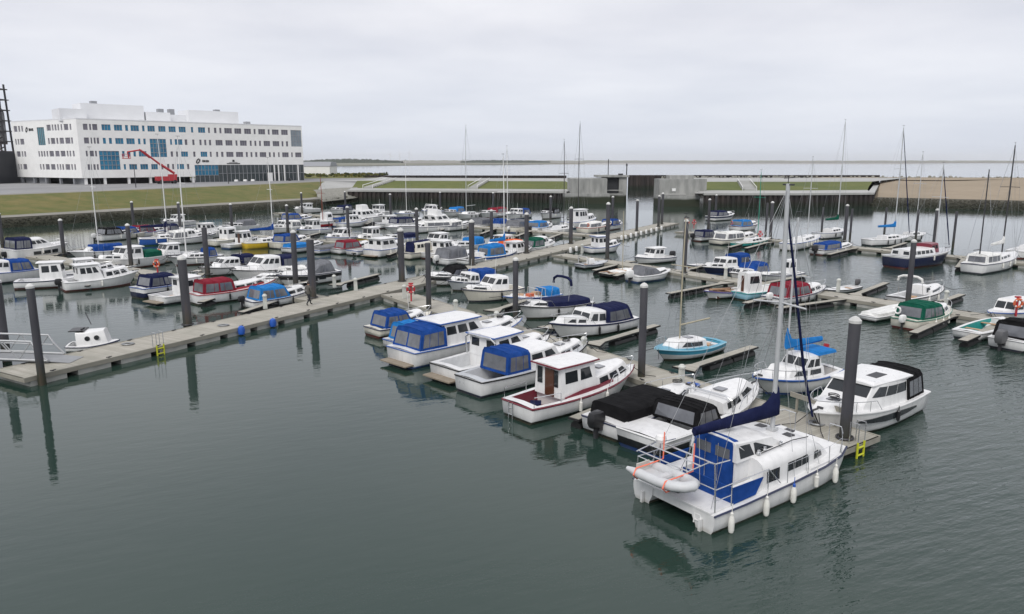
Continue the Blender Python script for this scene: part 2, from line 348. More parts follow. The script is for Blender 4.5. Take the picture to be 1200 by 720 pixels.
QF = [(-46, 209), (-42.7, 208.4), (14.5, 198.2)]; QB = [(-48, 224), (-44, 223.5), (18, 214)]; GBk = [(-50, 242), (-45, 243), (17, 236)]; PB = [(-52, 300), (-45, 284), (22, 275)]
struct(strip('lower_promenade', Z(QF, 3.04), Z(QB, 3.08), CONC, n=2, na=20))
struct(strip('terrace_grass', Z(QB, 3.07), Z(GBk, 4.75), GRASS2, n=8, amp=.1, na=70))
struct(strip('upper_promenade', Z(GBk, 4.76), Z(PB, 4.8), CONC, n=2, na=20))
QF2 = [(44.5, 181.8), (46.5, 181.2), (70.6, 181), (88.9, 184.6)]; QB2 = [(49, 200), (52, 200), (75, 199), (96.5, 203)]; GB2 = [(56, 231), (60, 231), (88, 230), (112, 233)]; PB2 = [(62, 285), (72, 285), (100, 284), (150, 284)]
sheet_wall('quay_wall', 'dark steel sheet pile quay wall turning a corner beside the sand', [(46.5, 181.2), (70.6, 181), (88.9, 184.6), (131, 268), (150, 259)], -.6, 3.25, cap=.9)
struct(strip('lower_promenade', Z(QF2, 3.3), Z(QB2, 3.32), CONC, n=2, na=20))
struct(strip('terrace_grass', Z(QB2, 3.31), Z(GB2, 4.75), GRASS2, n=8, amp=.1, na=70))
struct(strip('upper_promenade', Z(GB2, 4.76), Z(PB2, 4.8), CONC, n=2, na=20))
def steps(label, x, y0, y1, z0, z1, wd, sk):
    r = thing('stairs', label, 'stairs', (x, y0, z0)); n = 12
    for i in range(n):
        M().box((sk * (i + .5) / n, (y1 - y0) * (i + .5) / n, (z1 - z0) * (i + .5) / n + .15), (wd, (y1 - y0) / n, (z1 - z0) / n + .3)).build('step', r, mat=CONC, smooth=0)
    for s in (-1, 1):
        M().tube([(s * (wd / 2 + .15), 0, .9), (s * (wd / 2 + .15) + sk, y1 - y0, z1 - z0 + .9)], .09, 6).tube([(s * (wd / 2 + .15), 0, 0), (s * (wd / 2 + .15), 0, .9)], .08).tube([(s * (wd / 2 + .15) + sk, y1 - y0, z1 - z0), (s * (wd / 2 + .15) + sk, y1 - y0, z1 - z0 + .9)], .08).build('handrail', r, mat=WHITE)
steps('pale concrete stairs up the grass terrace right of the gate', 63.5, 199.8, 231.5, 3.3, 4.8, 3.4, 8)
steps('pale concrete stairs up the grass terrace near the left end of the quay', -43, 223, 243, 3.1, 4.8, 2.6, 4)
steps('pale concrete stairs up the middle of the left grass terrace', -11.5, 218.5, 239, 3.1, 4.8, 2.4, 3)
# gate heads
def block(name, label, parts):
    r = thing(name, label, 'gate head', (parts[0][1][0], parts[0][1][1], 0)); ox, oy = parts[0][1][:2]
    for nm, c, d, mt in parts:
        M().box((c[0] - ox, c[1] - oy, c[2]), d).build(nm, r, mat=mt, smooth=0)
    return r
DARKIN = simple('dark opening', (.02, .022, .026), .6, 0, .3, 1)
g = block('gate_head', 'concrete gate head left of the harbour entrance with a dark doorway', [('concrete_wall', (20.2, 202.6, 3.3), (9.6, 12, 6.4), GATEC), ('foot', (19.6, 200.5, 1.0), (12.2, 10, 3.2), GATEC),
    ('pier', (29.9, 207, 3.4), (2.0, 10, 6.8), GATEC), ('roof_slab', (27.2, 206, 7.0), (8.6, 9, .5), GATEC), ('doorway', (27.0, 206.8, 3.6), (3.8, 8, 6.0), DARKIN), ('ledge', (26.6, 202.4, 1.1), (7.4, 2.5, 2.6), GATEC)])
for z in (2.2, 3.3): M().box((4.4, -1.4, z), (10.5, .3, .22)).build('walkway', g, mat=CONC, smooth=0)
for i in range(6): M().box((-4.6 + 1.55 * i, -6.06, 3.6), (.12, .14, 5.6)).build('joint', g, mat=GATEC, smooth=0)
M().tube([(6, 2, 7), (6, 2, 11.5)], .12).build('mast', g, mat=DARKM)
M().box((9.1, 0, 7.2), (1.2, 1, 1)).build('lamp_box', g, mat=DARKM)
g = block('gate_head', 'stepped concrete gate head right of the harbour entrance', [('concrete_wall', (41.5, 189.4, 3.3), (9.8, 7, 6.6), GATEC), ('foot', (41.3, 187.6, 1.0), (9.9, 8, 3.2), GATEC), ('upper_block', (42.5, 190, 7.0), (6.0, 4.5, 1.0), GATEC), ('side_wall', (48.5, 200, 4.6), (5.0, 8, 3.6), GATEC)])
M().box((-1.5, -3.55, 2.9), (6.4, .2, .3)).build('ledge', g, mat=CONC, smooth=0)
M().box((-1.3, -3.6, 4.0), (.9, .3, .7)).build('lamp', g, mat=WHITE, smooth=0)
for i, (x, y, lab) in enumerate([(32.2, 211, 'thin dark beacon post on the left side of the harbour entrance'), (45.8, 300, 'thin dark beacon post before the outer steel wall')]):
    t = thing('beacon', lab, 'beacon', (x, y, 0), 0, 'beacons of the harbour entrance')
    M().tube([(0, 0, -1), (0, 0, 9 if i else 9.6)], .16).build('post', t, mat=DARKM); M().lathe([(.02, 0), (.25, .1), (.25, .6), (.02, .8)], 8, (0, 0, 9 if i else 9.6)).build('top_mark', t, mat=DARKM)
sheet_wall('breakwater', 'long dark steel breakwater seen beyond the left grass terrace', [(-60, 306), (22, 303)], -1, 5.3, per=3, dep=.6)
sheet_wall('breakwater', 'dark steel breakwater seen through the harbour entrance', [(47.5, 307), (72, 306), (150, 306)], -1, 5.4, per=2.2, dep=.6)
# --- sand beach on the right
RF = [(87.5, 182), (100.1, 174.6), (114, 165.6), (170, 126), (300, 40)]; RT = [(93, 190), (104, 183), (119, 173), (176, 134), (306, 48)]
struct(strip('rubble_bank', Z(RF, -.4), Z(RT, 2.0), ROCK, n=5, amp=.15, na=120))
m = M().use(ROCK); boulders(m, RF, 2200, 7.5, -.05, 1.92, .10, .26, rnd); bo = m.build('rubble_stone', smooth=0); bo['kind'] = 'stuff'
SBk = [(134, 272), (160, 280), (200, 285), (300, 260), (500, 180)]
struct(strip('sand_beach', Z(RT, 1.95), Z(SBk, 4.5), SAND, n=10, amp=.12, na=60))
struct(strip('sand_beach', [(93, 190, 1.95), (134, 272, 4.5)], [(89.4, 185.6, 0.6), (131.2, 268.4, 2.6)], SAND, n=2, na=10))
m = M().use(PALEROCK); bo = None
boulders(m, [(60, 303), (120, 300), (200, 290), (300, 262), (500, 182)], 500, 4, 4.0, 4.9, .4, .8, rnd); bo = m.build('stone_breakwater', smooth=0); bo['kind'] = 'stuff'
struct(strip('spit', Z([(131, 268), (150, 262), (200, 285), (500, 180)], 4.4), Z([(120, 305), (150, 305), (210, 296), (520, 190)], 4.6), SAND, n=2, na=20))
# --- far shore
FAR = ground_mat('far marsh', (.16, .17, .12), (.22, .21, .17), .01, 0); FLAT = ground_mat('tidal flat', (.20, .185, .17), (.26, .24, .22), .008, 0); BANK = ground_mat('sand bank', (.42, .37, .30), (.50, .45, .38), .01, 0)
m = M(); m.add([(-2500, 1500, .5), (-520, 1420, .5), (-150, 2100, .5), (260, 2900, .5), (420, 4200, .5), (-2800, 4600, .5)], [(0, 1, 2, 3, 4, 5)]); struct(m.build('far_marsh', mat=FAR, smooth=0))
m = M(); m.add([(-200, 2450, .35), (900, 2900, .35), (1700, 2900, .35), (1700, 3250, .35), (700, 3300, .35), (-200, 3000, .35)], [(0, 1, 2, 3, 4, 5)]); struct(m.build('sand_bank', mat=BANK, smooth=0))
m = M(); m.add([(-3000, 4300, .4), (6000, 4000, .4), (9000, 12000, .4), (-6000, 12000, .4)], [(0, 1, 2, 3)]); struct(m.build('tidal_flat', mat=FLAT, smooth=0))
WOOD = simple('far wood', (.030, .045, .028), .95, 0, .4, .02)
def ridge(name, pts, hs, depth, mat, n=140):
    m = M(); rr = []
    for i in range(n + 1):
        t = i / n * (len(pts) - 1); k = min(int(t), len(pts) - 2); p = Vector(pts[k]).lerp(Vector(pts[k + 1]), t - k); h = lerp(hs[k], hs[k + 1], t - k)
        h *= rnd.uniform(.82, 1.12); rr.append([(p.x, p.y, .3), (p.x, p.y + depth * .2, h * .75), (p.x, p.y + depth * .5, h), (p.x, p.y + depth, .3)])
    return m.loft(rr, caps=False, closed=False).build(name, mat=mat, smooth=0, solid=False)
o = ridge('far_wood', [(-1500, 4250), (-1180, 4250), (-1060, 4200), (-900, 4150), (-760, 4150), (-620, 4200)], [11, 14, 22, 24, 21, 11], 120, WOOD); o['kind'] = 'stuff'
o = ridge('far_wood', [(-330, 4800), (-250, 4800), (-60, 4800), (250, 4900)], [11, 17, 17, 11], 120, WOOD, 80); o['kind'] = 'stuff'
struct(ridge('far_coast', [(-4500, 9000), (-1500, 9000), (0, 9200), (3000, 9300), (7000, 9300)], [18, 20, 20, 18, 18], 500, FAR, 200))
for i, (x, lab) in enumerate([(-1130, 'left one of three faint wind turbines on the horizon'), (-1040, 'middle one of three faint wind turbines on the horizon'), (-955, 'right one of three faint wind turbines on the horizon')]):
    t = thing('wind_turbine', lab, 'wind turbine', (x, 7000, 0), 0, 'wind turbines on the horizon'); hh = 70 + 9 * i
    M().tube([(0, 0, 0), (0, 0, hh)], [2.2, 1.2]).build('tower', t, mat=WHITE)
    for k in range(3):
        a = .4 + i + k * 2.094; M().tube([(0, -3, hh), (34 * sin(a), -3, hh + 34 * cos(a))], [1.3, .4], 4).build('blade', t, mat=WHITE)
# --- the white office building
WR = {1:[(1.6,2.8,'g'),(3.2,3.7,'g'),(4.0,5.3,'g'),(6.4,8.8,'b'),(9.7,11.9,'b'),(12.7,13.5,'b'),(14.2,16.5,'b'),(17.4,18.1,'b'),(18.9,21.0,'b'),(22.0,24.1,'b'),(25.0,27.1,'b'),(28.0,30.1,'b'),(31.7,32.4,'b'),(33.9,36.1,'b'),(37.0,37.6,'g'),(38.9,39.7,'g'),(40.6,41.3,'g'),(42.2,44.7,'g'),(45.5,47.8,'g'),(48.8,51.1,'g'),(52.0,52.7,'g'),(53.6,56.0,'g'),(56.9,57.6,'g'),(58.4,60.8,'g'),(61.7,64.1,'g')],2:[(1.5,2.8,'g'),(3.2,3.6,'g'),(4.0,4.5,'g'),(4.8,5.4,'g'),(6.4,7.2,'b'),(8.0,8.8,'b'),(9.7,11.9,'b'),(12.7,15.0,'b'),(15.9,16.6,'b'),(17.4,18.1,'b'),(25.1,25.7,'b'),(26.5,28.8,'b'),(29.5,30.3,'g'),(31.8,32.5,'g'),(34.0,34.7,'g'),(35.5,36.2,'g'),(37.0,37.7,'g'),(39.1,41.4,'g'),(42.3,44.6,'g'),(45.6,46.3,'g'),(47.1,49.4,'g'),(50.4,51.1,'g'),(52.0,52.7,'g'),(53.6,54.3,'g'),(55.2,57.5,'g'),(58.4,60.8,'g'),(61.6,62.3,'g'),(63.2,64.0,'g')],3:[(1.6,2.1,'g'),(2.5,3.7,'g'),(4.0,4.5,'g'),(11.2,11.9,'b'),(12.7,13.5,'b'),(14.3,15.0,'b'),(15.8,18.0,'b'),(25.0,25.7,'g'),(26.6,27.2,'g'),(28.1,30.2,'b'),(31.8,32.5,'g'),(34.1,36.2,'b'),(37.0,37.6,'g'),(39.0,39.7,'g'),(40.6,41.4,'g'),(42.3,44.7,'g'),(45.5,47.9,'g'),(48.8,49.5,'g'),(50.4,51.1,'g'),(52.0,52.8,'g'),(53.6,55.9,'g'),(56.8,57.5,'g'),(58.3,59.0,'g'),(60.1,60.7,'g'),(61.6,64.0,'g'),(64.9,65.5,'g'),(66.4,68.7,'g')],4:[(1.7,2.8,'g'),(3.2,3.8,'g'),(4.1,4.6,'g'),(11.3,11.9,'b'),(12.8,15.0,'b'),(15.9,18.1,'b'),(19.0,20.9,'b'),(21.8,22.5,'g'),(23.6,24.3,'g'),(25.1,25.7,'g'),(26.6,28.7,'b'),(29.6,30.3,'g')]}
WL = {1:[(31.2,33.1,'g'),(29.6,30.6,'g'),(28.0,28.9,'g'),(13.1,15.2,'g'),(11.7,12.5,'g'),(10.2,11.1,'g'),(8.8,9.6,'g'),(7.2,8.0,'g'),(4.2,6.4,'g'),(2.7,3.5,'g')],2:[(32.4,33.2,'g'),(31.0,31.8,'g'),(28.2,30.4,'g'),(14.4,15.3,'g'),(11.6,13.8,'g'),(10.0,11.0,'g'),(7.1,9.3,'g'),(3.9,6.4,'g'),(2.6,3.5,'g')],3:[(31.1,33.2,'g'),(29.6,30.4,'g'),(28.0,29.0,'g'),(20.4,21.2,'g'),(18.9,19.8,'g'),(17.5,18.4,'g'),(16.0,16.9,'g'),(13.0,15.3,'g'),(10.1,12.3,'g'),(7.1,9.5,'g'),(5.6,6.4,'g'),(4.2,5.0,'g'),(2.5,3.4,'g')],4:[(32.6,33.3,'g'),(31.2,31.9,'g'),(28.3,30.4,'g'),(20.4,21.2,'g'),(18.8,19.7,'g'),(16.0,18.1,'g'),(13.0,15.3,'g'),(11.4,12.2,'g'),(10.0,10.8,'g'),(8.6,9.5,'g'),(5.5,7.8,'g'),(4.1,4.9,'g'),(2.6,3.4,'g')]}

FAC = simple('white render', (.80, .80, .785), .8, 0, .16, .5); FAC2 = simple('pale plant cladding', (.70, .71, .73), .7, 0, .1, .4)
BLUEG = simple('blue glass', (.008, .185, .33), .15, 0, .6, .35, coat=.3, dirt=(.02, .05, .10)); GREYG = simple('grey glass', (.17, .16, .195), .15, 0, .6, .4, dirt=(.05, .05, .06))
TEALG = simple('teal glass', (.06, .20, .25), .15, 0, .4, .3); CURT = simple('curtain glass', (.040, .052, .058), .08, 0, .6, .25, dirt=(.09, .10, .10)); FRAME = simple('window frame', (.30, .31, .33), .5, .2, .1, 2)
A0 = Vector((-123.0, 214.7)); R0 = Vector((-73.0, 262.0)); L0 = Vector((-160., 236.))
bld = thing('office_building', 'long white office building with rows of blue and grey windows behind the grass dyke', 'building', (A0.x, A0.y, 4.36))
UR = (R0 - A0).normalized(); NR = Vector((UR.y, -UR.x)); UL = (L0 - A0).normalized(); NL = Vector((-UL.y, UL.x))
def fp(u, d, z, U=UR, Nn=NR): p = U * u + Nn * d; return (p.x, p.y, z - 4.36)
def fbox(m, u0, u1, d0, d1, z0, z1, U=UR, Nn=NR):
    a = [fp(u0, d1, z0, U, Nn), fp(u1, d1, z0, U, Nn), fp(u1, d0, z0, U, Nn), fp(u0, d0, z0, U, Nn)]; b = [(p[0], p[1], z1 - 4.36) for p in a]
    return m.add(a + b, [(3, 2, 1, 0), (4, 5, 6, 7), (0, 1, 5, 4), (1, 2, 6, 5), (2, 3, 7, 6), (3, 0, 4, 7)])
LR = 69.3; LLn = 34.3
def facade(U, Nn, L, wins, extra, zb):       # a wall slab with real openings: bands between rows and piers between windows
    m = M(); rows = {1: (19.7, 21.4), 2: (15.9, 17.6), 3: (12.3, 13.9), 4: (8.5, 10.1)}
    holes = [(a, b, rows[k][0], rows[k][1]) for k in wins for a, b, c in wins[k]] + extra
    us = sorted({0., L} | {h[0] for h in holes} | {h[1] for h in holes}); zs = sorted({zb, 22.7} | {h[2] for h in holes} | {h[3] for h in holes})
    cells = set()
    for j in range(len(zs) - 1):
        run = None
        for i in range(len(us) - 1):
            uc, zc = (us[i] + us[i + 1]) / 2, (zs[j] + zs[j + 1]) / 2
            solid = not any(h[0] < uc < h[1] and h[2] < zc < h[3] for h in holes)
            if solid and run is None: run = us[i]
            if (not solid) and run is not None: fbox(m, run, us[i], -.35, 0, zs[j], zs[j + 1], U, Nn); run = None
        if run is not None: fbox(m, run, us[-1], -.35, 0, zs[j], zs[j + 1], U, Nn)
    m.build('wall', bld, mat=FAC, smooth=0, solid=False)
    for k in wins:
        for a, b, c in wins[k]:
            z0, z1 = rows[k]; m = M().use(BLUEG if c == 'b' else GREYG); fbox(m, a, b, -.34, -.22, z0, z1, U, Nn); m.use(FRAME)
            n = 3 if b - a > 1.5 else 1
            for q in range(1, n): fbox(m, lerp(a, b, q / n) - .05, lerp(a, b, q / n) + .05, -.22, -.16, z0, z1, U, Nn)
            fbox(m, a, b, -.22, -.1, z0, z0 + .1, U, Nn); m.build('window', bld, smooth=0)
def bigglass(U, Nn, u0, u1, z0, z1, mat, nu, nz, name='window'):
    m = M().use(mat); fbox(m, u0, u1, -.34, -.2, z0, z1, U, Nn); w_ = m.build(name, bld, smooth=0); m = M().use(FRAME)
    for q in range(nu + 1): fbox(m, lerp(u0, u1, q / nu) - .06, lerp(u0, u1, q / nu) + .06, -.2, -.08, z0, z1, U, Nn)
    for q in range(nz + 1): fbox(m, u0, u1, -.2, -.06, lerp(z0, z1, q / nz) - .06, lerp(z0, z1, q / nz) + .06, U, Nn)
    m.build('frame', w_, smooth=0)
EXR = [(5.0, 10.4, 8.5, 13.9), (19.2, 23.9, 12.2, 17.6), (65.1, 69.0, 15.9, 21.4), (0, 31.9, 4.3, 6.5), (31.9, 69.3, 4.3, 9.8)]
facade(UR, NR, LR, {k: [w_ for w_ in v if not (k == 3 and 5 < w_[0] < 10.4)] for k, v in WR.items()}, EXR, 6.49)
m = M(); fbox(m, -.0, 31.9, -.35, 0, 6.2, 6.49); m.build('wall', bld, mat=FAC, smooth=0)
bigglass(UR, NR, 5.0, 10.4, 8.5, 13.9, BLUEG, 5, 4); bigglass(UR, NR, 19.2, 23.9, 12.2, 17.6, BLUEG, 5, 4); bigglass(UR, NR, 65.1, 69.0, 15.9, 21.4, simple('pale corner glass', (.25, .30, .34), .1, 0, .6, .5), 4, 3)
bigglass(UR, NR, 31.9, 39.4, 6.6, 9.8, BLUEG, 7, 2, 'curtain_wall'); bigglass(UR, NR, 39.4, 69.3, 4.4, 9.8, CURT, 22, 2, 'curtain_wall'); bigglass(UR, NR, 31.9, 39.4, 4.4, 6.55, CURT, 5, 1, 'curtain_wall')
facade(UL, NL, LLn, WL, [(16.7, 20.5, 15.6, 20.8)], 6.2)
bigglass(UL, NL, 16.7, 20.5, 15.6, 20.8, TEALG, 4, 1)
m = M(); B_ = UR * LR + NR * -22; 
poly = [fp(.3, -.36, 0), fp(LR, -.36, 0), fp(LR, -24, 0), fp(24, -30, 0), fp(LLn, -20, 0, UL, NL), fp(LLn, -.36, 0, UL, NL)]
m.prism([(p[0], p[1]) for p in poly], 6.3 - 4.36, 22.35 - 4.36); m.build('core', bld, mat=FAC, smooth=0)
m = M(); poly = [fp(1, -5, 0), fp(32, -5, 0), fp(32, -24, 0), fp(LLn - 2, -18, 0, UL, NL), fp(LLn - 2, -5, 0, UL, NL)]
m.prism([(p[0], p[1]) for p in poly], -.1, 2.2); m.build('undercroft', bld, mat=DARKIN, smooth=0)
for u in (1.0, 6.0, 12.5, 18.6, 25, 31.3): m = M(); fbox(m, u - .35, u + .35, -1.0, -.3, 4.3, 6.6); m.build('column', bld, mat=WHITE, smooth=0)
for u in (5, 12, 19.5, 26, 33): m = M(); fbox(m, u - .3, u + .3, -1.0, -.3, 4.3, 6.6, UL, NL); m.build('column', bld, mat=FRAME, smooth=0)
for u in (3.5, 22.5, 30): m = M(); fbox(m, u - 2.6, u + 2.6, -2, -1.4, 4.3, 6.0, UL, NL); m.build('bin_screen', bld, mat=FRAME, smooth=0)
for u in (58.2, 59.7, 61.8, 66.9): m = M(); fbox(m, u - .18, u + .18, .3, .6, 4.3, 9.7); m.build('column', bld, mat=WHITE, smooth=0)
for u0, u1, d, z1 in ((-2.5, 4.4, -6, 25.8), (4, 21.5, -10, 27.8), (22, 29, -9, 26), (29, 35, -12, 25.6), (35, 51.5, -10, 27.2)):
    m = M(); fbox(m, u0, u1, d - 9, d, 22.3, z1); m.build('plant_room', bld, mat=FAC2, smooth=0)
for u, d, h in ((8, -11, 28.6), (27, -11, 27.2), (31, -13, 27.4), (45, -11, 27.8), (53, -6, 24)): m = M(); fbox(m, u - .8, u + .8, d - 2, d, 22.3, h); m.build('roof_vent', bld, mat=FRAME, smooth=0)
m = M(); fbox(m, 0, LR, -.5, .06, 22.7, 22.95); m.build('parapet', bld, mat=FAC2, smooth=0); m = M(); fbox(m, .1, LLn, -.5, .06, 22.7, 22.95, UL, NL); m.build('parapet', bld, mat=FAC2, smooth=0)
def emblem(U, Nn, u, z, s, sgn, word):
    r = M().use(BLKP)
    for q in range(14):
        a0, a1 = 2 * pi * q / 14, 2 * pi * (q + 1) / 14
        def P(a, k): X, Y = k * s * .62 * cos(a), k * s * sin(a); return fp(u + sgn * (X * .8 + Y * .55), .08, z + Y * .85 - X * .45, U, Nn)
        if q not in (3, 10): r.slab([P(a0, .45), P(a1, .45), P(a1, 1), P(a0, 1)], .06)
    r.build('emblem', bld, smooth=0)
    m = M().use(BLKP)
    for i, (a, b, h) in enumerate(word): fbox(m, u + sgn * a, u + sgn * b, .02, .08, z - h / 2, z + h / 2, U, Nn)
    m.build('sign_letters', bld, smooth=0)
emblem(UR, NR, 33.1, 11.0, .95, 1, [(1.3, 1.7, .7), (1.8, 2.2, .6), (2.35, 2.6, .6), (2.7, 3.0, .7), (3.1, 3.4, .5)])
emblem(UL, NL, 26.0, 20.2, .9, -1, [(1.2, 1.7, .8), (1.8, 2.3, .7), (2.5, 2.9, .7), (3.1, 3.6, .8)])
m = M().use(BLKP); fbox(m, 42.2, 46.6, .02, .08, 10.1, 10.35); fbox(m, 43, 45.8, .02, .08, 10.5, 10.6); fbox(m, 44.1, 44.8, .02, .08, 10.8, 11.4); m.build('sign_letters', bld, smooth=0)
m = M(); fbox(m, 55.2, 56.6, 1.5, 2.2, 4.3, 7.2); o = m.build('information_pillar', mat=WHITE, smooth=0); o.location = bld.location; tag(o, 'white free-standing pillar before the glass front of the office building', 'pillar')
for k, (u, d) in enumerate(((62.8, 2.0), (47, 2.2), (49.5, 2.4), (44, 2.2))):
    o = M().use(BLKP if k == 0 else WHITE).box((0, 0, .45), (1.1 if k else .9, .8, .9 if k == 0 else .6), 0, .85).build('planter', smooth=0); p = fp(u, d, 4.36); o.location = (bld.location.x + p[0], bld.location.y + p[1], 4.37)
    tag(o, ['small black planter by the columns at the right end of the glass front', 'low white planter before the middle of the glass front', 'low white planter just right of the middle one', 'low white planter nearest the blue glass'][k], 'planter', 'planters before the office building')
# red boom lift
def boom():
    r = thing('boom_lift', 'red boom lift with its basket raised against the white facade', 'boom lift', (-101.2, 226.5, 4.37), atan2(UR.y, UR.x))
    def p(px, py): return ((px - 207) * .255, 0, (214 - py) * .255 )
    m = M().use(REDP); m.box((-3.2, 0, 1.5), (5.6, 2.2, 1.3)).box((-1.2, 0, 2.4), (2.2, 1.6, .7)); m.build('turret', r, smooth=0)
    m = M().use(DARKM); m.box((-3.0, 0, .75), (6.0, 2.0, .5)); m.build('chassis', r, smooth=0)
    for x in (-5, -1):
        for y in (-1.1, 1.1): M().use(RUB).loft([[(x + .55 * cos(a), y - .2, .55 + .55 * sin(a)) for a in [2 * pi * q / 12 for q in range(12)]], [(x + .55 * cos(a), y + .2, .55 + .55 * sin(a)) for a in [2 * pi * q / 12 for q in range(12)]]]).build('wheel', r)
    M().use(REDP).tube([(-.6, 0, 3.0), (-4.6, 0, 5.8)], .36, 4).build('lower_boom', r, smooth=0); M().use(REDP).tube([(-4.2, 0, 5.4), (-9.0, 0, 9.4), (-9.0, 0, 9.4)], .28, 4).build('upper_boom', r, smooth=0)
    M().use(REDP).tube([(-7.2, 0, 7.6), (-9.4, 0, 9.6), (-10.0, 0, 9.9)], .3, 4).tube([(-9.8, 0, 9.8), (-13.2, 0, 9.2)], .2, 4).build('jib', r, smooth=0)
    m = M().use(REDP).box((-13.6, 0, 7.4), (2.0, 1.2, .2))
    for x in (-14.5, -12.7):
        for y in (-.55, .55): m.tube([(x, y, 7.4), (x, y, 8.6)], .07)
    for z in (8.0, 8.6): m.tube([(-14.5, -.55, z), (-12.7, -.55, z), (-12.7, .55, z), (-14.5, .55, z)], .07, closed=True)
    m.build('basket', r, smooth=0); M().use(REDP).tube([(-13.2, 0, 9.2), (-13, 0, 7.5)], .14).build('hanger', r)
boom()
# industrial tower and black block at the left edge
t = thing('industrial_tower', 'dark lattice silo tower at the left edge behind the white building', 'tower', (-166.3, 247, 4.36))
for dx, dy in ((-1.6, -1.6), (1.6, -1.6), (1.6, 1.6), (-1.6, 1.6)): M().use(DARKM).tube([(dx * 1.3, dy * 1.3, 0), (dx, dy, 31)], .3).build('leg', t)
for k in range(9): M().use(DARKM).tube([(-1.7, -1.7, 3 + 3.3 * k), (1.7, -1.7, 4.6 + 3.3 * k)], .2).tube([(1.7, -1.7, 3 + 3.3 * k), (-1.7, -1.7, 4.6 + 3.3 * k)], .2).box((0, 0, 3 + 3.3 * k), (4.6, 4.6, .3)).build('bracing', t, smooth=0)
M().use(simple('grey cladding', (.20, .20, .21), .7, 0, .3, .3)).lathe([(1.4, 12), (1.5, 22), (.9, 23.5), (.9, 26), (.5, 26.2), (.5, 30)], 10).build('silo', t)
M().use(simple('rust band', (.30, .12, .07), .8, 0, .4, .6)).box((1.2, -1, 9), (7, 6, 1.6)).build('platform', t, smooth=0); M().use(simple('grey cladding', (.2, .2, .21))).box((2, 0, 5.5), (8, 7, 5)).build('machine_house', t, smooth=0)
t = thing('warehouse', 'black clad warehouse with a pale band at the left edge behind the dyke', 'building', (-172, 222, 4.36))
M().use(simple('black cladding', (.018, .02, .028), .5, 0, .3, .2)).box((0, 12, 4.8), (38, 20, 9.6)).build('wall', t, smooth=0); M().use(FAC).box((0, 1.8, 4.6), (38.2, .5, 1.0)).build('band', t, smooth=0); M().use(FRAME).box((0, -3, 1.4), (39, 6, .2)).build('canopy', t, smooth=0)
for x in range(-18, 19, 6): M().use(FRAME).tube([(x, -5.6, 0), (x, -5.6, 1.4)], .1).build('post', t)
t = thing('hall', 'low pale hall with a grey roof beyond the right end of the white building', 'building', (-96, 341, 4.3))
M().use(FAC).box((0, 0, 2.2), (30, 14, 4.4)).build('wall', t, smooth=0); M().use(FRAME).box((0, 0, 5.4), (30.4, 14.4, 2.0), ty=.6).build('roof', t, smooth=0)
# lamp posts along the road
for k, (x, y, h) in enumerate([(-112.3, 163.5, 5.6), (-122, 158, 5.2), (-95.5, 190, 5.6), (-84, 222, 5.4)]):
    t = thing('street_lamp', ['thin street lamp on the road, leftmost of four', 'thin street lamp on the road, second from the left', 'thin street lamp on the road before the blue corner windows', 'thin street lamp on the road before the glass front'][[1, 0, 2, 3][k]], 'street lamp', (x, y, 4.4), 0, 'street lamps on the road')
    M().use(DARKM).tube([(0, 0, 0), (0, 0, h)], [.11, .07]).build('post', t); M().use(DARKM).box((.3, 0, h), (.9, .25, .14)).build('lamp', t, smooth=0)


# ================================================================ BOATS
class Shell:       # cabin / canopy volume between two stations; side(u,v), front(a,v), aft(a,v) give points on its faces
    HW = [1, .93, .84, .52, 0]; HZ = [0, .80, .95, 1.0, 1.02]
    def __init__(s, x0, x1, wf, zf, h0, h1, ra=.1, rf=.2, tum=.9, crown=.05, soft=False, n=None):
        s.soft = soft; s.rings = []; n = n or (15 if soft else 6)
        for i in range(n + 1):
            t = i / n; xb = lerp(x0, x1, t); xt = lerp(x0 + ra, x1 - rf, t); w = wf(xb); z0 = zf(xb); h = lerp(h0, h1, t)
            if soft:
                sag = 1 - .028 * abs(sin(2.5 * pi * t)); half = [(lerp(xb, xt, k), w * a * (sag if 1 < j < 4 else 1), z0 + h * k * (sag if j > 1 else 1)) for j, (a, k) in enumerate(zip(s.HW, s.HZ))]
            else:
                half = [(xb, w, z0), (lerp(xb, xt, .93), w * lerp(1, tum, .93), z0 + h * .93), (xt, w * tum * .95, z0 + h), (xt, w * tum * .5, z0 + h + crown * .8), (xt, 0, z0 + h + crown)]
            s.rings.append(half + [(x, -y, z) for x, y, z in reversed(half[:-1])])
        s.n = n; s.c = ((x0 + x1) / 2, 0, zf((x0 + x1) / 2) + (h0 + h1) / 4)
    def mesh(s, m): return m.loft(s.rings, caps=True, closed=True)
    def side(s, u, v, sg):
        a, b = (0, 1) if sg > 0 else (8, 7); k = min(int(u * s.n), s.n - 1); f = u * s.n - k
        p = Vector(s.rings[k][a]).lerp(Vector(s.rings[k + 1][a]), f); q = Vector(s.rings[k][b]).lerp(Vector(s.rings[k + 1][b]), f); return p.lerp(q, v)
    def end(s, e, a, v):
        r = s.rings[-1 if e else 0]; p = Vector(r[8]).lerp(Vector(r[0]), (a + 1) / 2); q = Vector(r[7]).lerp(Vector(r[1]), (a + 1) / 2); return p.lerp(q, v)
    def win_side(s, u0, u1, v0, v1, sg, slant=0., th=.012):
        k = 4 if s.soft else 3; return ([s.side(lerp(u0, u1, i / k), v0, sg) for i in range(k + 1)], [s.side(lerp(u0 + slant * .3, max(0, u1 - slant), i / k), v1, sg) for i in range(k + 1)])
    def win_end(s, e, a0, a1, v0, v1): return ([s.end(e, a0, v0), s.end(e, a1, v0)], [s.end(e, a0, v1), s.end(e, a1, v1)])

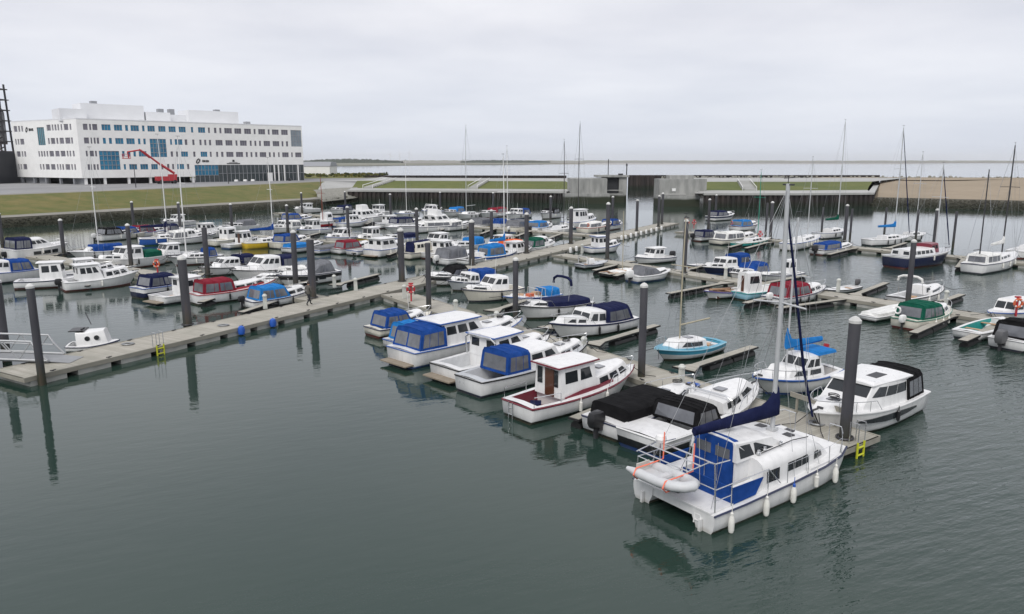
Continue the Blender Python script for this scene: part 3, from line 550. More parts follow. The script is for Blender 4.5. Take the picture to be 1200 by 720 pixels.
def outboard(root, L, y=0., s=1., cowl=BLKP, z=.55):
    x = -L / 2 - .22 * s; m = M().use(cowl)
    m.loft([[(x + dx * s * k, y + dy * s * k, z + h * s) for dx, dy in ((.3, .16), (.3, -.16), (.05, -.21), (-.3, -.15), (-.34, 0), (-.3, .15), (.05, .21))] for h, k in ((-.05, .8), (.1, 1), (.34, 1), (.48, .82), (.53, .5))])
    o = m.build('outboard_motor', root)
    M().use(DARKM).box((x, y, z - .4 * s), (.16 * s, .1 * s, .8 * s)).box((x - .1 * s, y, z - .62 * s), (.4 * s, .22 * s, .04)).box((x + .18 * s, y, z - .1), (.28 * s, .26 * s, .22 * s)).build('outboard_leg', o, smooth=0)

def boat(label, x, y, hd, L, name='motor_boat', cat='boat', group=None, B=None, fs=.62, fb=1.0, tr=.86, rake=.13, full=2.3, hull='w', boot=None, rub='', top=None, bandc=None,
         ck=(.05, .42), cab=(), can=(), tarp=None, ob=None, rails=True, mast=None, boom=None, cover=None, jib=None, arch=None, bimini=None, inner=None, deckc=None, thwarts=0, fend=0, extras=None, platform=False, stays=True, roofs=None, shade=0., zoff=0., hatch=False, wgap=.1, lines=True):
    B = B or .36 * L
    r = thing(name, label, cat, (x, y, zoff), R(hd), group or 'boats moored in the marina')
    RN = random.Random(label + 'v'); rub = RN.choice('wwwnkbn') if rub == '' else rub; boot = boot or RN.choice('kknub')
    if hull == 'w' and not top and not bandc and RN.random() < .05: hull = 'c'
    HB = HULL[hull]; NS = 14
    def hb(t):
        w = (tr + (1 - tr) * sin(pi / 2 * min(1, t / .42))) if t < .42 else max(.012, (1 - ((t - .42) / .58) ** full)) ** .82
        return B / 2 * w
    def sh(t): return fs + (fb - fs) * max(0, t) ** 1.9 - .05 * sin(pi * t)
    ZF = [1, .86, .55, .24]; WF = [1, 1, .975, .93]
    def sect(t):
        tt = max(0, (t - .45) / .55) ** 2; S_ = sh(t); w = hb(t); pts = []
        for k, q in zip(ZF, WF): pts.append((k, q, k * S_))
        pts += [(.13 / S_, .90, .135), (-.3, .62, -.25)]
        return [(L * (t - .5) - rake * L * (1 - max(k, -.1)) * tt, w * q * (1 - .42 * tt * (1 - max(k, 0))), z) for k, q, z in pts]
    m = M().use(HB); secs = [sect(i / NS) for i in range(NS + 1)]
    mats = [HULL[top] if top else HB, HULL[bandc] if bandc else HB, HB, HB, HULL[boot]]
    for sg in (1, -1):
        for j in range(5):
            m.use(mats[j]); vs = [(p[j][0], sg * p[j][1], p[j][2]) for p in secs] + [(p[j + 1][0], sg * p[j + 1][1], p[j + 1][2]) for p in secs]
            n = NS + 1; m.add(vs, [((i, i + 1, n + i + 1, n + i) if sg < 0 else (n + i, n + i + 1, i + 1, i)) for i in range(NS)])
    for j in range(5):
        m.use(mats[j]); a, b = secs[0][j], secs[0][j + 1]; m.quad((a[0], a[1], a[2]), (a[0], -a[1], a[2]), (b[0], -b[1], b[2]), (b[0], b[1], b[2]))
    # weld the strips so the topsides shade smoothly
    me_o = m.build('hull', r, smooth=50, solid=False); bm = bmesh.new(); bm.from_mesh(me_o.data); bmesh.ops.remove_doubles(bm, verts=bm.verts, dist=.002); bmesh.ops.recalc_face_normals(bm, faces=bm.faces); bm.to_mesh(me_o.data); bm.free()
    # deck with a sunken cockpit
    dm = M().use(HULL[deckc] if deckc else (GW if hull != 'c' else GC)); c0, c1 = ck; ci = .80; ts = sorted({i / NS for i in range(NS + 1)} | {c0, c1}); fl = .14 if not inner else .1
    im = HULL[inner] if inner in HULL else (inner or DECKG)
    for a, b in zip(ts, ts[1:]):
        A = [(L * (t - .5), hb(t), sh(t) - .004) for t in (a, b)]
        if a >= c0 - 1e-6 and b <= c1 + 1e-6:
            I = [(L * (t - .5), min(hb(t) * ci, hb(t) - .1) if hb(t) > .15 else hb(t) * .3, sh(t)) for t in (a, b)]
            for sg in (1, -1):
                p = [(A[0][0], sg * A[0][1], A[0][2]), (A[1][0], sg * A[1][1], A[1][2]), (I[1][0], sg * I[1][1], I[1][2]), (I[0][0], sg * I[0][1], I[0][2])]
                dm.quad(*(p if sg < 0 else p[::-1])); k = dm.k; dm.use(im); dm.quad(p[3], p[2], (p[2][0], p[2][1] * .93, fl), (p[3][0], p[3][1] * .93, fl)); dm.k = k
            k = dm.k; dm.use(im); dm.quad(*[(q[0], s_ * q[1] * .93, fl) for q, s_ in ((I[0], 1), (I[0], -1), (I[1], -1), (I[1], 1))]); dm.k = k
        else:
            cm = .05 * min(1, A[0][1] / (.3 * B)), .05 * min(1, A[1][1] / (.3 * B)) if b < 1 else 0
            cA = [(A[0][0], 0, A[0][2] + cm[0]), (A[1][0], 0, A[1][2] + (cm[1] if isinstance(cm[1], float) else 0))]
            dm.quad((A[0][0], A[0][1], A[0][2]), cA[0], cA[1], (A[1][0], A[1][1], A[1][2])); dm.quad(cA[0], (A[0][0], -A[0][1], A[0][2]), (A[1][0], -A[1][1], A[1][2]), cA[1])
    for t in (c0, c1):
        wv = min(hb(t) * ci, hb(t) - .1); k = dm.k
        dm.quad((L * (t - .5), wv, sh(t)), (L * (t - .5), -wv, sh(t)), (L * (t - .5), -wv * .93, fl), (L * (t - .5), wv * .93, fl))
    dm.build('deck', r, smooth=0, solid=False)
    if rub:
        m = M().use(RUB if rub == 'k' else HULL[rub])
        for sg in (1, -1): m.tube([(secs[i][0][0] + (.02 if i == NS else 0), sg * (secs[i][0][1] + .012), secs[i][0][2] - .045) for i in range(NS + 1)], .038, 5)
        m.tube([(-L / 2 - .02, secs[0][0][1], secs[0][0][2] - .045), (-L / 2 - .02, -secs[0][0][1], secs[0][0][2] - .045)], .035, 5)
        m.build('rub_rail', r)
    tx = lambda X: X / L + .5
    # cabins:  (x0, x1, height, width factor, aft rake, fore rake, side windows, flags, colour)
    for q in cab:
        x0, x1, h, wf_, ra, rf, nw, fl_, col = (list(q) + ['w'] * 9)[:9] if len(q) >= 9 else list(q) + ['w']
        X0, X1 = (x0 - .5) * L, (x1 - .5) * L
        s = Shell(X0, X1, lambda X: hb(tx(X)) * wf_, lambda X: sh(tx(X)) - .03, h * (1.02 if x1 - x0 > .2 else 1), h, ra * h, rf * h, .90)
        o = s.mesh(M().use(HULL[col])).build('cabin', r, smooth=30)
        vis = [] ; v0, v1 = (.50, .90) if h > .8 else (.26, .84)
        if nw:
            mrg = .07
            for sg in (1, -1):
                for i in range(nw):
                    a, b = lerp(mrg, 1 - mrg, i / nw), lerp(mrg, 1 - mrg, (i + 1) / nw); g_ = wgap * (b - a)
                    vis.append(s.win_side(a + g_, b - g_, v0, v1, sg, .06 if i == nw - 1 else 0.))
        if 'f' in fl_:
            for a0, a1 in (((-.93, -.05), (.05, .93)) if wf_ < .9 else ((-.93, -.35), (-.3, .3), (.35, .93))): vis.append(s.win_end(1, a0, a1, v0, v1 + .02))
        if 'a' in fl_: vis += [s.win_end(0, -.85, -.28, v0, v1), s.win_end(0, .28, .85, v0, v1)]
        if 'o' in fl_: vis += [s.win_end(0, -.22, .22, .05, .9)]
        for wq in vis: M().use(GLASS).cslab(*wq, .012, s.c).build('window', o, smooth=0)
        if 'd' in fl_: M().use(VARN).cslab(*s.win_end(0, -.28, .22, .03, .92), .03, s.c).build('door', o, smooth=0)
        if 'r' in fl_:      # overhanging roof
            rc = (roofs or 'w'); zt = max(p[2] for p in s.rings[0]); xa, xb = s.rings[0][4][0] - .22, s.rings[-1][4][0] + .25; wa = s.rings[0][1][1] + .1; wb = s.rings[-1][1][1] + .06
            ring = lambda X, W: [(X, W, zt - .05), (X, W, zt), (X, W * .55, zt + .05), (X, 0, zt + .07), (X, -W * .55, zt + .05), (X, -W, zt), (X, -W, zt - .05)]
            ro = M().use(GW).loft([ring(xa, wa), ring((xa + xb) / 2, (wa + wb) / 2 + .03), ring(xb, wb)]).build('roof', r, smooth=30)
            if rc != 'w':
                mm = M().use(HULL[rc]); mm.tube([(xa, wa, zt - .03), ((xa + xb) / 2, (wa + wb) / 2 + .035, zt - .03), (xb, wb, zt - .03), (xb, -wb, zt - .03), ((xa + xb) / 2, -(wa + wb) / 2 - .035, zt - .03), (xa, -wa, zt - .03)], .045, 5, closed=True); mm.build('roof_trim', ro)
        if 'h' in fl_:
            X = (s.rings[2][4][0] + s.rings[3][4][0]) / 2; M().use(VINYL).box((X, 0, s.rings[3][4][2] + .015), (.45, .45, .05)).build('hatch', o, smooth=0)
        if 'p' in fl_:
            X = s.rings[3][4][0]; zt = s.rings[3][4][2]; M().use(DARKM).box((X, .25, zt + .02), (.9, .55, .03)).build('solar_panel', o, smooth=0)
    # fabric canopies: (x0, x1, h aft, h fore, colour, side windows, rear window, width factor, aft rake, fore rake)
    for q in can:
        x0, x1, h0, h1, col, nw, rw, wf_, ra, rf = q; X0, X1 = (x0 - .5) * L, (x1 - .5) * L
        s = Shell(X0, X1, lambda X: hb(tx(X)) * wf_, lambda X: sh(tx(X)) - .02, h0, h1, ra, rf, soft=True)
        o = s.mesh(M().use(CAN[col])).build('canopy', r, smooth=40)
        for sg in (1, -1):
            for i in range(nw):
                a, b = lerp(.05, .95, i / nw), lerp(.05, .95, (i + 1) / nw); g_ = .06 * (b - a); M().use(VINYL).cslab(*s.win_side(a + g_, b - g_, .16, .94, sg), .012, s.c).build('canopy_window', o, smooth=0)
        for kk in (0, 5, 10, 15) if x1 - x0 > .12 else (0, 15): M().use(CAN[col]).tube([Vector(p_) * 1.0 + Vector((0, 0, .004)) for p_ in s.rings[kk]], .022, 5).build('seam', o)
        if rw:
            for a0, a1 in ([(-.82, .82)] if rw == 1 else [(-.9, -.05), (.05, .9)]): M().use(VINYL).cslab(*s.win_end(0, a0, a1, .16, .94), .012, s.c).build('canopy_window', o, smooth=0)
    if tarp:        # (x0, x1, height, colour): a low cover stretched over the cockpit
        x0, x1, h, col = tarp; X0, X1 = (x0 - .5) * L, (x1 - .5) * L
        s = Shell(X0, X1, lambda X: hb(tx(X)) * .97, lambda X: sh(tx(X)) - .05, h, h, .05, .1, soft=True); s.HZ = [0, .4, .7, .95, 1.0]; s.HW = [1, .97, .9, .6, 0]; s.mesh(M().use(CAN[col])).build('boat_cover', r, smooth=40)
    for i in range(thwarts):
        t = lerp(c0, c1, (i + .6) / thwarts); M().use(PALEW).box((L * (t - .5), 0, sh(t) - .14), (.26, hb(t) * 1.6, .04)).build('thwart', r, smooth=0)
    if ob: outboard(r, L, ob[1] if len(ob) > 1 else 0, ob[0], {'k': BLKP, 'g': simple('grey plastic', (.10, .10, .105), .4), 'w': WHITE}[ob[2] if len(ob) > 2 else 'k'])
    if rails:
        m = M().use(STEEL); t0 = .60; K = 8
        for sg in (1, -1):
            P_ = [(L * (lerp(t0, .985, i / K) - .5), sg * max(.03, hb(lerp(t0, .985, i / K)) - .05), sh(lerp(t0, .985, i / K)) + (.42 if i else .02)) for i in range(K + 1)]; m.tube(P_, .016, 5)
            for i in range(2, K, 2): m.tube([P_[i], (P_[i][0], P_[i][1], P_[i][2] - .42)], .013, 5)
        m.tube([(L * .485, hb(.985) - .05 if hb(.985) > .08 else .03, sh(.985) + .42), (L * .492, 0, sh(1) + .43), (L * .485, -(hb(.985) - .05 if hb(.985) > .08 else .03), sh(.985) + .42)], .016, 5); m.build('guard_rail', r)
    if platform: M().use(TEAK).box((-L / 2 - .28, 0, .24), (.6, B * tr * .9, .07)).build('bathing_platform', r, smooth=0)
    if arch:
        xa, h, mt = arch; X = (xa - .5) * L; wv = hb(xa) * .9; z = sh(xa); m = M().use(mt)
        m.tube([(X, wv, z), (X - .12, wv * .95, z + h * .8), (X - .15, wv * .7, z + h), (X - .15, -wv * .7, z + h), (X - .12, -wv * .95, z + h * .8), (X, -wv, z)], .05, 6); m.build('arch', r)
    if bimini:
        xa, h, col = bimini; X = (xa - .5) * L; wv = hb(xa) * .85; z = sh(xa); o = M().use(STEEL).tube([(X + .3, wv, z), (X, wv * .95, z + h * .9)], .018).tube([(X + .3, -wv, z), (X, -wv * .95, z + h * .9)], .018).build('bimini_frame', r)
        M().use(CAN[col]).tube([(X, wv, z + h * .72), (X, wv * .96, z + h * .9), (X, wv * .6, z + h), (X, 0, z + h + .04), (X, -wv * .6, z + h), (X, -wv * .96, z + h * .9), (X, -wv, z + h * .72)], .10, 7).build('folded_bimini', o)
    if mast:         # (x fraction, height above water, base height, radius, colour)
        xa, H_, zb, rr, mc = mast; X = (xa - .5) * L; mat_ = {'a': ALU, 'w': WHITE, 'k': DARKM, 'o': MASTW, 'e': simple('green mast', (.02, .25, .17), .5), 'r': simple('rust mast', (.25, .06, .04), .6)}[mc]
        M().use(mat_).tube([(X, 0, zb), (X, 0, lerp(zb, H_, .6)), (X - .01 * H_, 0, H_)], [rr * .82, rr * .82, rr * .6], 8).build('mast', r)
        if H_ > 5.5:
            zs = lerp(zb, H_, .62); ws = min(.9, hb(.45)); M().use(mat_).tube([(X - .1, ws, zs), (X, 0, zs + .02), (X - .1, -ws, zs)], .028, 5).build('spreader', r)
        else: zs, ws = H_ * .7, .4
        if stays:
            m = M().use(WIRE); top_ = (X - .01 * H_, 0, H_ - .1); ww = hb(xa) * .95; zd = sh(xa)
            m.tube([top_, (L * .49, 0, sh(1) + .05)], .008, 4).tube([top_, (-L * .49, 0, sh(0))], .008, 4)
            for sg in (1, -1): m.tube([top_, (X - .1, sg * ws, zs), (X - .15, sg * ww, zd)], .008, 4); m.tube([(X, 0, zs), (X + .4, sg * ww, zd)], .007, 4); m.tube([(X, 0, zs), (X - .6, sg * ww, zd)], .007, 4)
            m.build('rigging', r)
            M().use(DARKM).tube([(X - .01 * H_, 0, H_), (X - .01 * H_, 0, H_ + .3)], .012, 4).tube([(X - .25 - .01 * H_, 0, H_ + .28), (X + .2 - .01 * H_, 0, H_ + .28)], .02, 4).build('wind_vane', r)
        if boom:
            bl, bz = boom; M().use(mat_).tube([(X, 0, bz), (X - bl, 0, bz + .06)], .05, 6).build('boom', r)
            if cover:
                rings = []
                for i in range(9):
                    t = i / 8; hh = lerp(.95, .16, min(1, t * 5) ** .7) if t < .22 else lerp(.30, .15, (t - .22) / .78); ww = lerp(.13, .09, t); Xc = X + .1 - (bl + .1) * t; zc = bz + .06 * t
                    rings.append([(Xc, ww, zc - .02), (Xc, ww * .8, zc + hh * .55), (Xc, .02, zc + hh), (Xc, -.02, zc + hh), (Xc, -ww * .8, zc + hh * .55), (Xc, -ww, zc - .02), (Xc, 0, zc - .12)])
                M().use(CAN[cover]).loft(rings).build('sail_cover', r, smooth=50)
        if jib:
            a = Vector((X - .01 * H_, 0, H_ - .25)); b = Vector((L * .485, 0, sh(1) + .25)); M().use(CAN[jib]).tube([a, a.lerp(b, .3), a.lerp(b, .75), b], [.04, .055, .075, .05], 6).build('furled_jib', r)
    if not fend and rails and group and random.Random(label).random() < .75: fend = 1 + int(random.Random(label + 'f').random() * 2.2); shade = int(random.Random(label + 's').random() < .5)
    if cab and rails and not mast and random.Random(label + 'a').random() < .6:
        q = cab[0]; X = ((q[0] + q[1]) / 2 - .5) * L; zc = sh((q[0] + q[1]) / 2) + q[2]; M().use(WHITE).tube([(X, .3, zc - .1), (X - .12, .32, zc + random.Random(label).uniform(.7, 1.5))], .014, 4).build('antenna', r)
    if rails and group and cab and L > 4:      # odds and ends lying in the cockpit and on deck
        xc = lambda t: L * (t - .5); c_in = (c0 + c1) / 2
        if not can and not tarp:
            if RN.random() < .7: M().use(DECKG).box((xc(c0 + .05), 0, fl + .2), (.4, hb(c0) * 1.4, .38)).build('cockpit_seat', r, smooth=0)
            if RN.random() < .6: M().use(RN.choice([BLKP, CAN['n'], CAN['b'], PALEW])).box((xc(c_in), RN.uniform(-.3, .3) * hb(c_in), fl + .22), (.55, .5, .4), RN.uniform(0, 1)).build('storage_box', r, smooth=0)
        NEAR = 'near walkway' in (group or '')
        if RN.random() < .14 and not NEAR:
            sg = RN.choice((1, -1)); M().use(RN.choice([ORNG, CAN['y'], WHITE])).tube([(xc(.06) + .02, sg * hb(.06) * .7 + .2 * cos(a), sh(.06) + .45 + .22 * sin(a)) for a in [.6 + 5.1 * q / 10 for q in range(11)]], .06, 6).build('horseshoe_buoy', r)
        if not ob and not mast and not platform and not NEAR and RN.random() < .28: outboard(r, L, RN.choice((0, .35)), RN.uniform(.8, 1.1), RN.choice((BLKP, BLKP, WHITE)))
        if RN.random() < .6: M().use(DARKM).tube([(xc(.93), -.12, sh(.93) + .07), (xc(.93), .12, sh(.93) + .07)], .05, 6).tube([(xc(.95), 0, sh(.95) + .06), (xc(1.0) + .06, 0, sh(1) + .03)], .035, 5).build('anchor_winch', r)
        if RN.random() < .5 and not mast: M().use(RUB).tube([(xc(.8) + .2 * cos(a), .22 * sin(a), sh(.8) + .33 * (cab[-1][1] > .82) + .08 + .01 * a) for a in [2 * pi * q / 9 for q in range(19)]], .022, 4).build('rope_coil', r)
    for i in range(fend):
        t = lerp(.22, .68, (i + .5) / fend)
        for sg in (1, -1):
            w_ = hb(t) + .07; M().use(BLKP if shade else FEND).lathe([(.02, -.28), (.075, -.22), (.08, .16), (.03, .22), (.012, .40)], 8, (L * (t - .5), sg * w_, sh(t) - .36)).build('fender', r)
    if lines and group and L > 4:
        for sg in (1, -1): M().use(RUB).tube([(L * .47, sg * .1, sh(.97)), (L * .47 + .5, sg * .55, .62), (L * .47 + .9, sg * .9, .56)], .018, 5).build('mooring_line', r)
    if extras: extras(r, L, B, hb, sh)
    return r
CUDDY = lambda c='b', nw=1, w='w': dict(ck=(.06, .52), cab=[(.48, .86, .42, .74, .1, .9, 2, 'fh', w)], can=[(.10, .54, .98, .92, c, 2, 1, .93, .28, .5)])
TRUNK = lambda c='b': dict(ck=(.05, .4), cab=[(.40, .66, 1.02, .80, .05, .55, 2, 'fa', 'w'), (.64, .90, .36, .68, .1, .8, 2, 'h', 'w')], can=[(.07, .41, 1.0, 1.08, c, 2, 1, .90, .35, .05)])
WHEEL = lambda: dict(ck=(.05, .36), cab=[(.36, .62, 1.45, .78, .0, .12, 2, 'fadr', 'w'), (.60, .88, .42, .68, .1, .8, 2, 'h', 'w')])
OPENSALOON = lambda: dict(ck=(.05, .34), cab=[(.34, .66, 1.15, .82, .0, .6, 2, 'far', 'w'), (.64, .90, .34, .68, .1, .8, 2, 'h', 'w')])
SPORT = lambda c='n': dict(ck=(.06, .48), cab=[(.46, .93, .26, .74, .1, 2.2, 1, 'h', 'w'), (.44, .56, .50, .80, -.5, 1.3, 1, 'f', 'w')], can=[(.06, .48, .75, .85, c, 1, 1, .92, .3, .1)])
SAIL = lambda: dict(ck=(.07, .34), tr=.66, full=2.0, rake=.16, cab=[(.34, .70, .40, .62, .1, 1.0, 3, 'h', 'w')])
# ================================================================ PONTOONS, PILES, FURNITURE
def plank_mat():
    m, t, b = nodes('weathered deck boards'); tc_ = t.nodes.new('ShaderNodeTexCoord'); o = tc_.outputs['Object']
    sp = t.nodes.new('ShaderNodeSeparateXYZ'); t.links.new(o, sp.inputs[0])
    k = math_(t, 'MULTIPLY', sp.outputs[0], 7.0); fr = math_(t, 'FRACT', k); idx = math_(t, 'FLOOR', k)
    wn = t.nodes.new('ShaderNodeTexWhiteNoise'); wn.noise_dimensions = '1D'; t.links.new(idx, wn.inputs['W'])
    c = mix(t, wn.outputs[0], (.335, .315, .27), (.425, .405, .355)); c = mix(t, ramp(t, noise(t, .8, 4), [(.4, 0.), (.75, .7)]), c, (.255, .25, .205))
    c = mix(t, ramp(t, fr, [(.0, 1.), (.09, 0.)]), c, (.12, .115, .10)); t.links.new(c, b.inputs['Base Color']); b.inputs['Roughness'].default_value = .85
    t.links.new(bump(t, ramp(t, fr, [(.0, 0.), (.1, 1.)]), .5, .01), b.inputs['Normal']); return m
PLANK = plank_mat(); FASC = simple('fascia timber', (.30, .285, .24), .85, 0, .5, 1.2, stretch=(.4, 2, 2)); FLOATC = simple('float concrete', (.40, .40, .375), .85, 0, .55, 1.1, dirt=(.12, .12, .09)); WEED = simple('weedy float foot', (.03, .034, .02), .8, 0, .5, 2)
def frame(a, b): d = Vector(b) - Vector(a); return d.length, atan2(d.y, d.x)
PZ = [0]
def pontoon(label, a, b, wd, name='pontoon', gap=2.35, both=True):
    PZ[0] -= .007; L, an = frame(a, b); r = thing(name, label, 'pontoon', (a[0], a[1], PZ[0]), an, 'walkway pontoons of the marina'); n = max(1, round(L / 12.0))
    for i in range(n):
        x0, x1 = L * i / n + .012, L * (i + 1) / n - .012; M().box(((x0 + x1) / 2, 0, .455), (x1 - x0, wd - .16, .09)).build('deck_section', r, mat=PLANK, smooth=0)
    for s in (1, -1): M().box((L / 2, s * (wd / 2 - .04), .40), (L, .085, .24)).build('edge_beam', r, mat=FASC, smooth=0)
    for x in (.04, L - .04): M().box((x, 0, .39), (.08, wd - .17, .22)).build('end_beam', r, mat=FASC, smooth=0)
    cm = None; nc = int(L / 2.9)
    for i in range(nc):
        for s in (1, -1):
            if cm is None: o = M().use(DARKM).box((0, 0, .545), (.06, .06, .09)).tube([(-.15, 0, .59), (.15, 0, .59)], .028, 5).build('cleat', r, smooth=0); cm = o.data
            else: o = bpy.data.objects.new('cleat', cm); C.objects.link(o); o.parent = r
            o.location = ((i + .5) * L / nc, s * (wd / 2 - .16), -.035)
    k = max(1, int(L / gap)); me = None
    for i in range(k):
        if me is None:
            o = M().use(FLOATC).box((0, 0, .14), (gap - .55, wd - .1, .28)).use(WEED).box((0, 0, -.12), (gap - .57, wd - .12, .235)).build('float', r, smooth=0); me = o.data
        else: o = bpy.data.objects.new('float', me); C.objects.link(o); o.parent = r
        o.location = ((i + .5) * L / k, 0, 0)
    return r
FTUBE = simple('black float tube', (.010, .010, .011), .55, 0, .35, 2, dirt=(.035, .036, .03))
def finger(root, a, b, wd=.56, side_wedge=True):       # a slim finger bolted to a walkway: part > float_tube, fork
    L, an = frame(a, b); ra = root.rotation_euler[2]; d = Vector((a[0] - root.location.x, a[1] - root.location.y)); lx, ly = d.x * cos(ra) + d.y * sin(ra), -d.x * sin(ra) + d.y * cos(ra)
    m = M().use(RUB).prism([(0, wd * 1.3), (1.1, wd / 2), (L, wd / 2), (L, -wd / 2), (1.1, -wd / 2), (0, -wd * 1.3)], .385, .478).use(PLANK).prism([(.02, wd * 1.3 - .06), (1.1, wd / 2 - .035), (L - .05, wd / 2 - .035), (L - .05, -wd / 2 + .035), (1.1, -wd / 2 + .035), (.02, -wd * 1.3 + .06)], .47, .492)
    o = m.build('finger', root, smooth=0); o.location = (lx, ly, .002); o.rotation_euler = (0, 0, an - ra)
    for x0, x1 in ((L * .30, L * .62), (L * .64, L * .96)):
        ring = lambda x: [(x, .27 * cos(q), .06 + .27 * sin(q)) for q in [2 * pi * j / 10 for j in range(10)]]
        M().use(FTUBE).loft([ring(x0), ring(x1)]).build('float_tube', o)
        for xx in (lerp(x0, x1, .3), lerp(x0, x1, .7)): pass
    for xx in (.35, .55, .78): M().use(STEEL).box((L * xx, 0, .375), (.08, wd + .06, .03)).build('bracket', o, smooth=0)
    return o
def pile_mat():
    m, t, b = nodes('coated steel pile'); z = posz(t)
    c = mix(t, ramp(t, noise(t, 1.5, 5, stretch=(1, 1, .3)), [(.35, 0.), (.75, 1.)]), (.043, .043, .051), (.074, .073, .082))
    f = ramp(t, math_(t, 'ADD', math_(t, 'MULTIPLY', z, .5), math_(t, 'MULTIPLY', noise(t, 1.2, 4), .35)), [(.35, 1.), (.95, 0.)]); c = mix(t, f, c, (.030, .032, .018)); gl = ramp(t, math_(t, 'ADD', math_(t, 'MULTIPLY', z, .16), math_(t, 'MULTIPLY', noise(t, 3.5, 4, stretch=(1, 1, .08)), .9)), [(1.12, 0.), (1.3, .7)]); c = mix(t, gl, c, (.40, .40, .38)); c = mix(t, ramp(t, noise(t, 2.2, 5, stretch=(1, 1, .12)), [(.56, 0.), (.72, .55)]), c, (.10, .062, .045))
    t.links.new(c, b.inputs['Base Color']); b.inputs['Roughness'].default_value = .6; return m
PILEM = pile_mat(); CAPM = simple('white pile cap', (.62, .62, .60), .5, 0, .5, 3); PILES = {}
def pile(label, x, y, h, d, cap):
    t = thing('mooring_pile', label, 'mooring pile', (x, y, 0), random.uniform(0, 6), 'mooring piles of the marina')
    t.rotation_euler = (random.uniform(-.004, .004), random.uniform(-.004, .004), 0)
    M().use(PILEM).lathe([(d / 2, -1.5), (d / 2, h), (d / 2 - .03, h + .01)], 20).build('shaft', t)
    if cap: M().use(CAPM).lathe([(d / 2 + .015, h - .08), (d / 2 + .015, h + .02), (d * .30, h + d * .30), (.02, h + d * .42)], 20).build('cap', t)
    if d > .4: M().use(DARKM).tube([((d / 2 + .09) * cos(a), (d / 2 + .09) * sin(a), .56) for a in [2 * pi * q / 12 for q in range(12)]], .045, 6, closed=True).build('guide_collar', t)
    return t
PEDM = simple('pedestal grey', (.55, .56, .52), .5, 0, .4, 3)
def pedestal(label, x, y, rz):
    t = thing('power_pedestal', label, 'power pedestal', (x, y, .5), rz, 'power pedestals on the pontoons')
    M().use(PEDM).box((0, 0, .45), (.26, .22, .9), 0, .85).build('body', t, smooth=0); M().use(PEDM).lathe([(.17, .90), (.18, .98), (.10, 1.08), (.01, 1.10)], 10).build('head', t)
    M().use(DARKM).box((.13, 0, .6), (.03, .16, .2)).build('socket_panel', t, smooth=0)
def lifebuoy(label, x, y, rz, col=ORNG, post=REDP, z=.5):
    t = thing('lifebuoy_stand', label, 'lifebuoy', (x, y, z), rz, 'lifebuoy stands of the marina')
    M().use(post).box((0, 0, .65), (.12, .10, 1.3)).build('post', t, smooth=0)
    M().use(col).tube([(.12, .27 * cos(a), .95 + .27 * sin(a)) for a in [2 * pi * q / 16 for q in range(16)]], .085, 8, closed=True).build('ring', t)
    for a in (.78, 2.36, 3.93, 5.5): M().use(WHITE).box((.12, .27 * cos(a), .95 + .27 * sin(a)), (.17, .09, .09)).build('band', t, smooth=0)
    M().use(post).box((0, 0, 1.36), (.2, .34, .1)).build('board', t, smooth=0)
SP = pontoon('long main walkway pontoon running from the gangway toward the harbour entrance', (-25.31, 35.72), (27.64, 128.94), 3.00)
B1 = pontoon('near walkway pontoon lined with cruisers and ending beside the catamaran', (-9.55, 59.14), (13.38, 26.58), 2.40)
B2 = pontoon('middle walkway pontoon branching right toward the green canopied boat', (5.40, 84.60), (34.46, 47.39), 2.20)
B3 = pontoon('far walkway pontoon branching right past the teal sailing boat', (25.58, 113.14), (55.28, 76.01), 2.20)
L1 = pontoon('first left walkway pontoon with the orange lifebuoy', (-13.92, 55.89), (-65.70, 91.47), 2.20)
L2 = pontoon('second left walkway pontoon behind the yellow yacht', (-0.20, 85.40), (-62.55, 120.62), 2.20)
L3 = pontoon('third left walkway pontoon nearest the quay wall', (14.84, 105.29), (-49.05, 155.39), 2.20)
finger(B1, (8.86, 36.82), (14.07, 41.66))
finger(B1, (4.60, 42.07), (9.52, 47.36))
finger(B1, (2.19, 46.35), (7.25, 53.11))
finger(B1, (-1.47, 51.85), (2.33, 58.38))
finger(B1, (5.40, 32.44), (2.56, 29.34))
finger(B1, (-3.28, 46.10), (-5.50, 42.54))
finger(B2, (19.08, 64.77), (12.70, 59.15))
finger(B2, (12.87, 79.05), (8.05, 72.05))
finger(B2, (21.06, 63.38), (27.61, 68.80))
finger(B2, (16.67, 71.50), (21.89, 78.21))
finger(B2, (27.40, 58.38), (33.15, 64.63))
finger(B2, (26.88, 57.25), (19.48, 53.08))
finger(B2, (30.01, 53.11), (36.35, 58.77))
finger(B2, (14.10, 75.72), (9.64, 68.49))
finger(B2, (23.86, 60.78), (17.64, 54.98))
finger(B2, (31.24, 50.95), (25.10, 45.07))
finger(B2, (33.35, 48.68), (26.99, 43.04))
finger(B3, (32.03, 98.90), (27.08, 91.99))
finger(B3, (42.17, 90.98), (36.43, 84.71))
finger(B3, (45.80, 85.81), (40.52, 79.15))
finger(B3, (50.00, 81.18), (45.15, 74.20))
finger(B3, (33.96, 97.84), (28.89, 91.02))
finger(B3, (32.14, 107.03), (36.84, 114.11))
finger(B3, (46.39, 90.98), (52.02, 97.35))
finger(L1, (-36.68, 71.50), (-36.85, 63.00))
finger(L1, (-43.91, 77.02), (-43.35, 68.54))
finger(L1, (-15.43, 63.38), (-12.71, 69.83))
finger(L1, (-22.40, 63.84), (-23.78, 55.45))
finger(L1, (-17.32, 59.56), (-19.32, 51.55))
finger(L1, (-29.55, 70.38), (-28.71, 61.92))
finger(L1, (-30.84, 71.50), (-29.41, 79.05))
finger(L1, (-23.81, 65.72), (-21.84, 72.08))
finger(L1, (-39.67, 75.72), (-38.45, 81.92))
finger(L1, (-52.79, 84.21), (-52.69, 92.71))
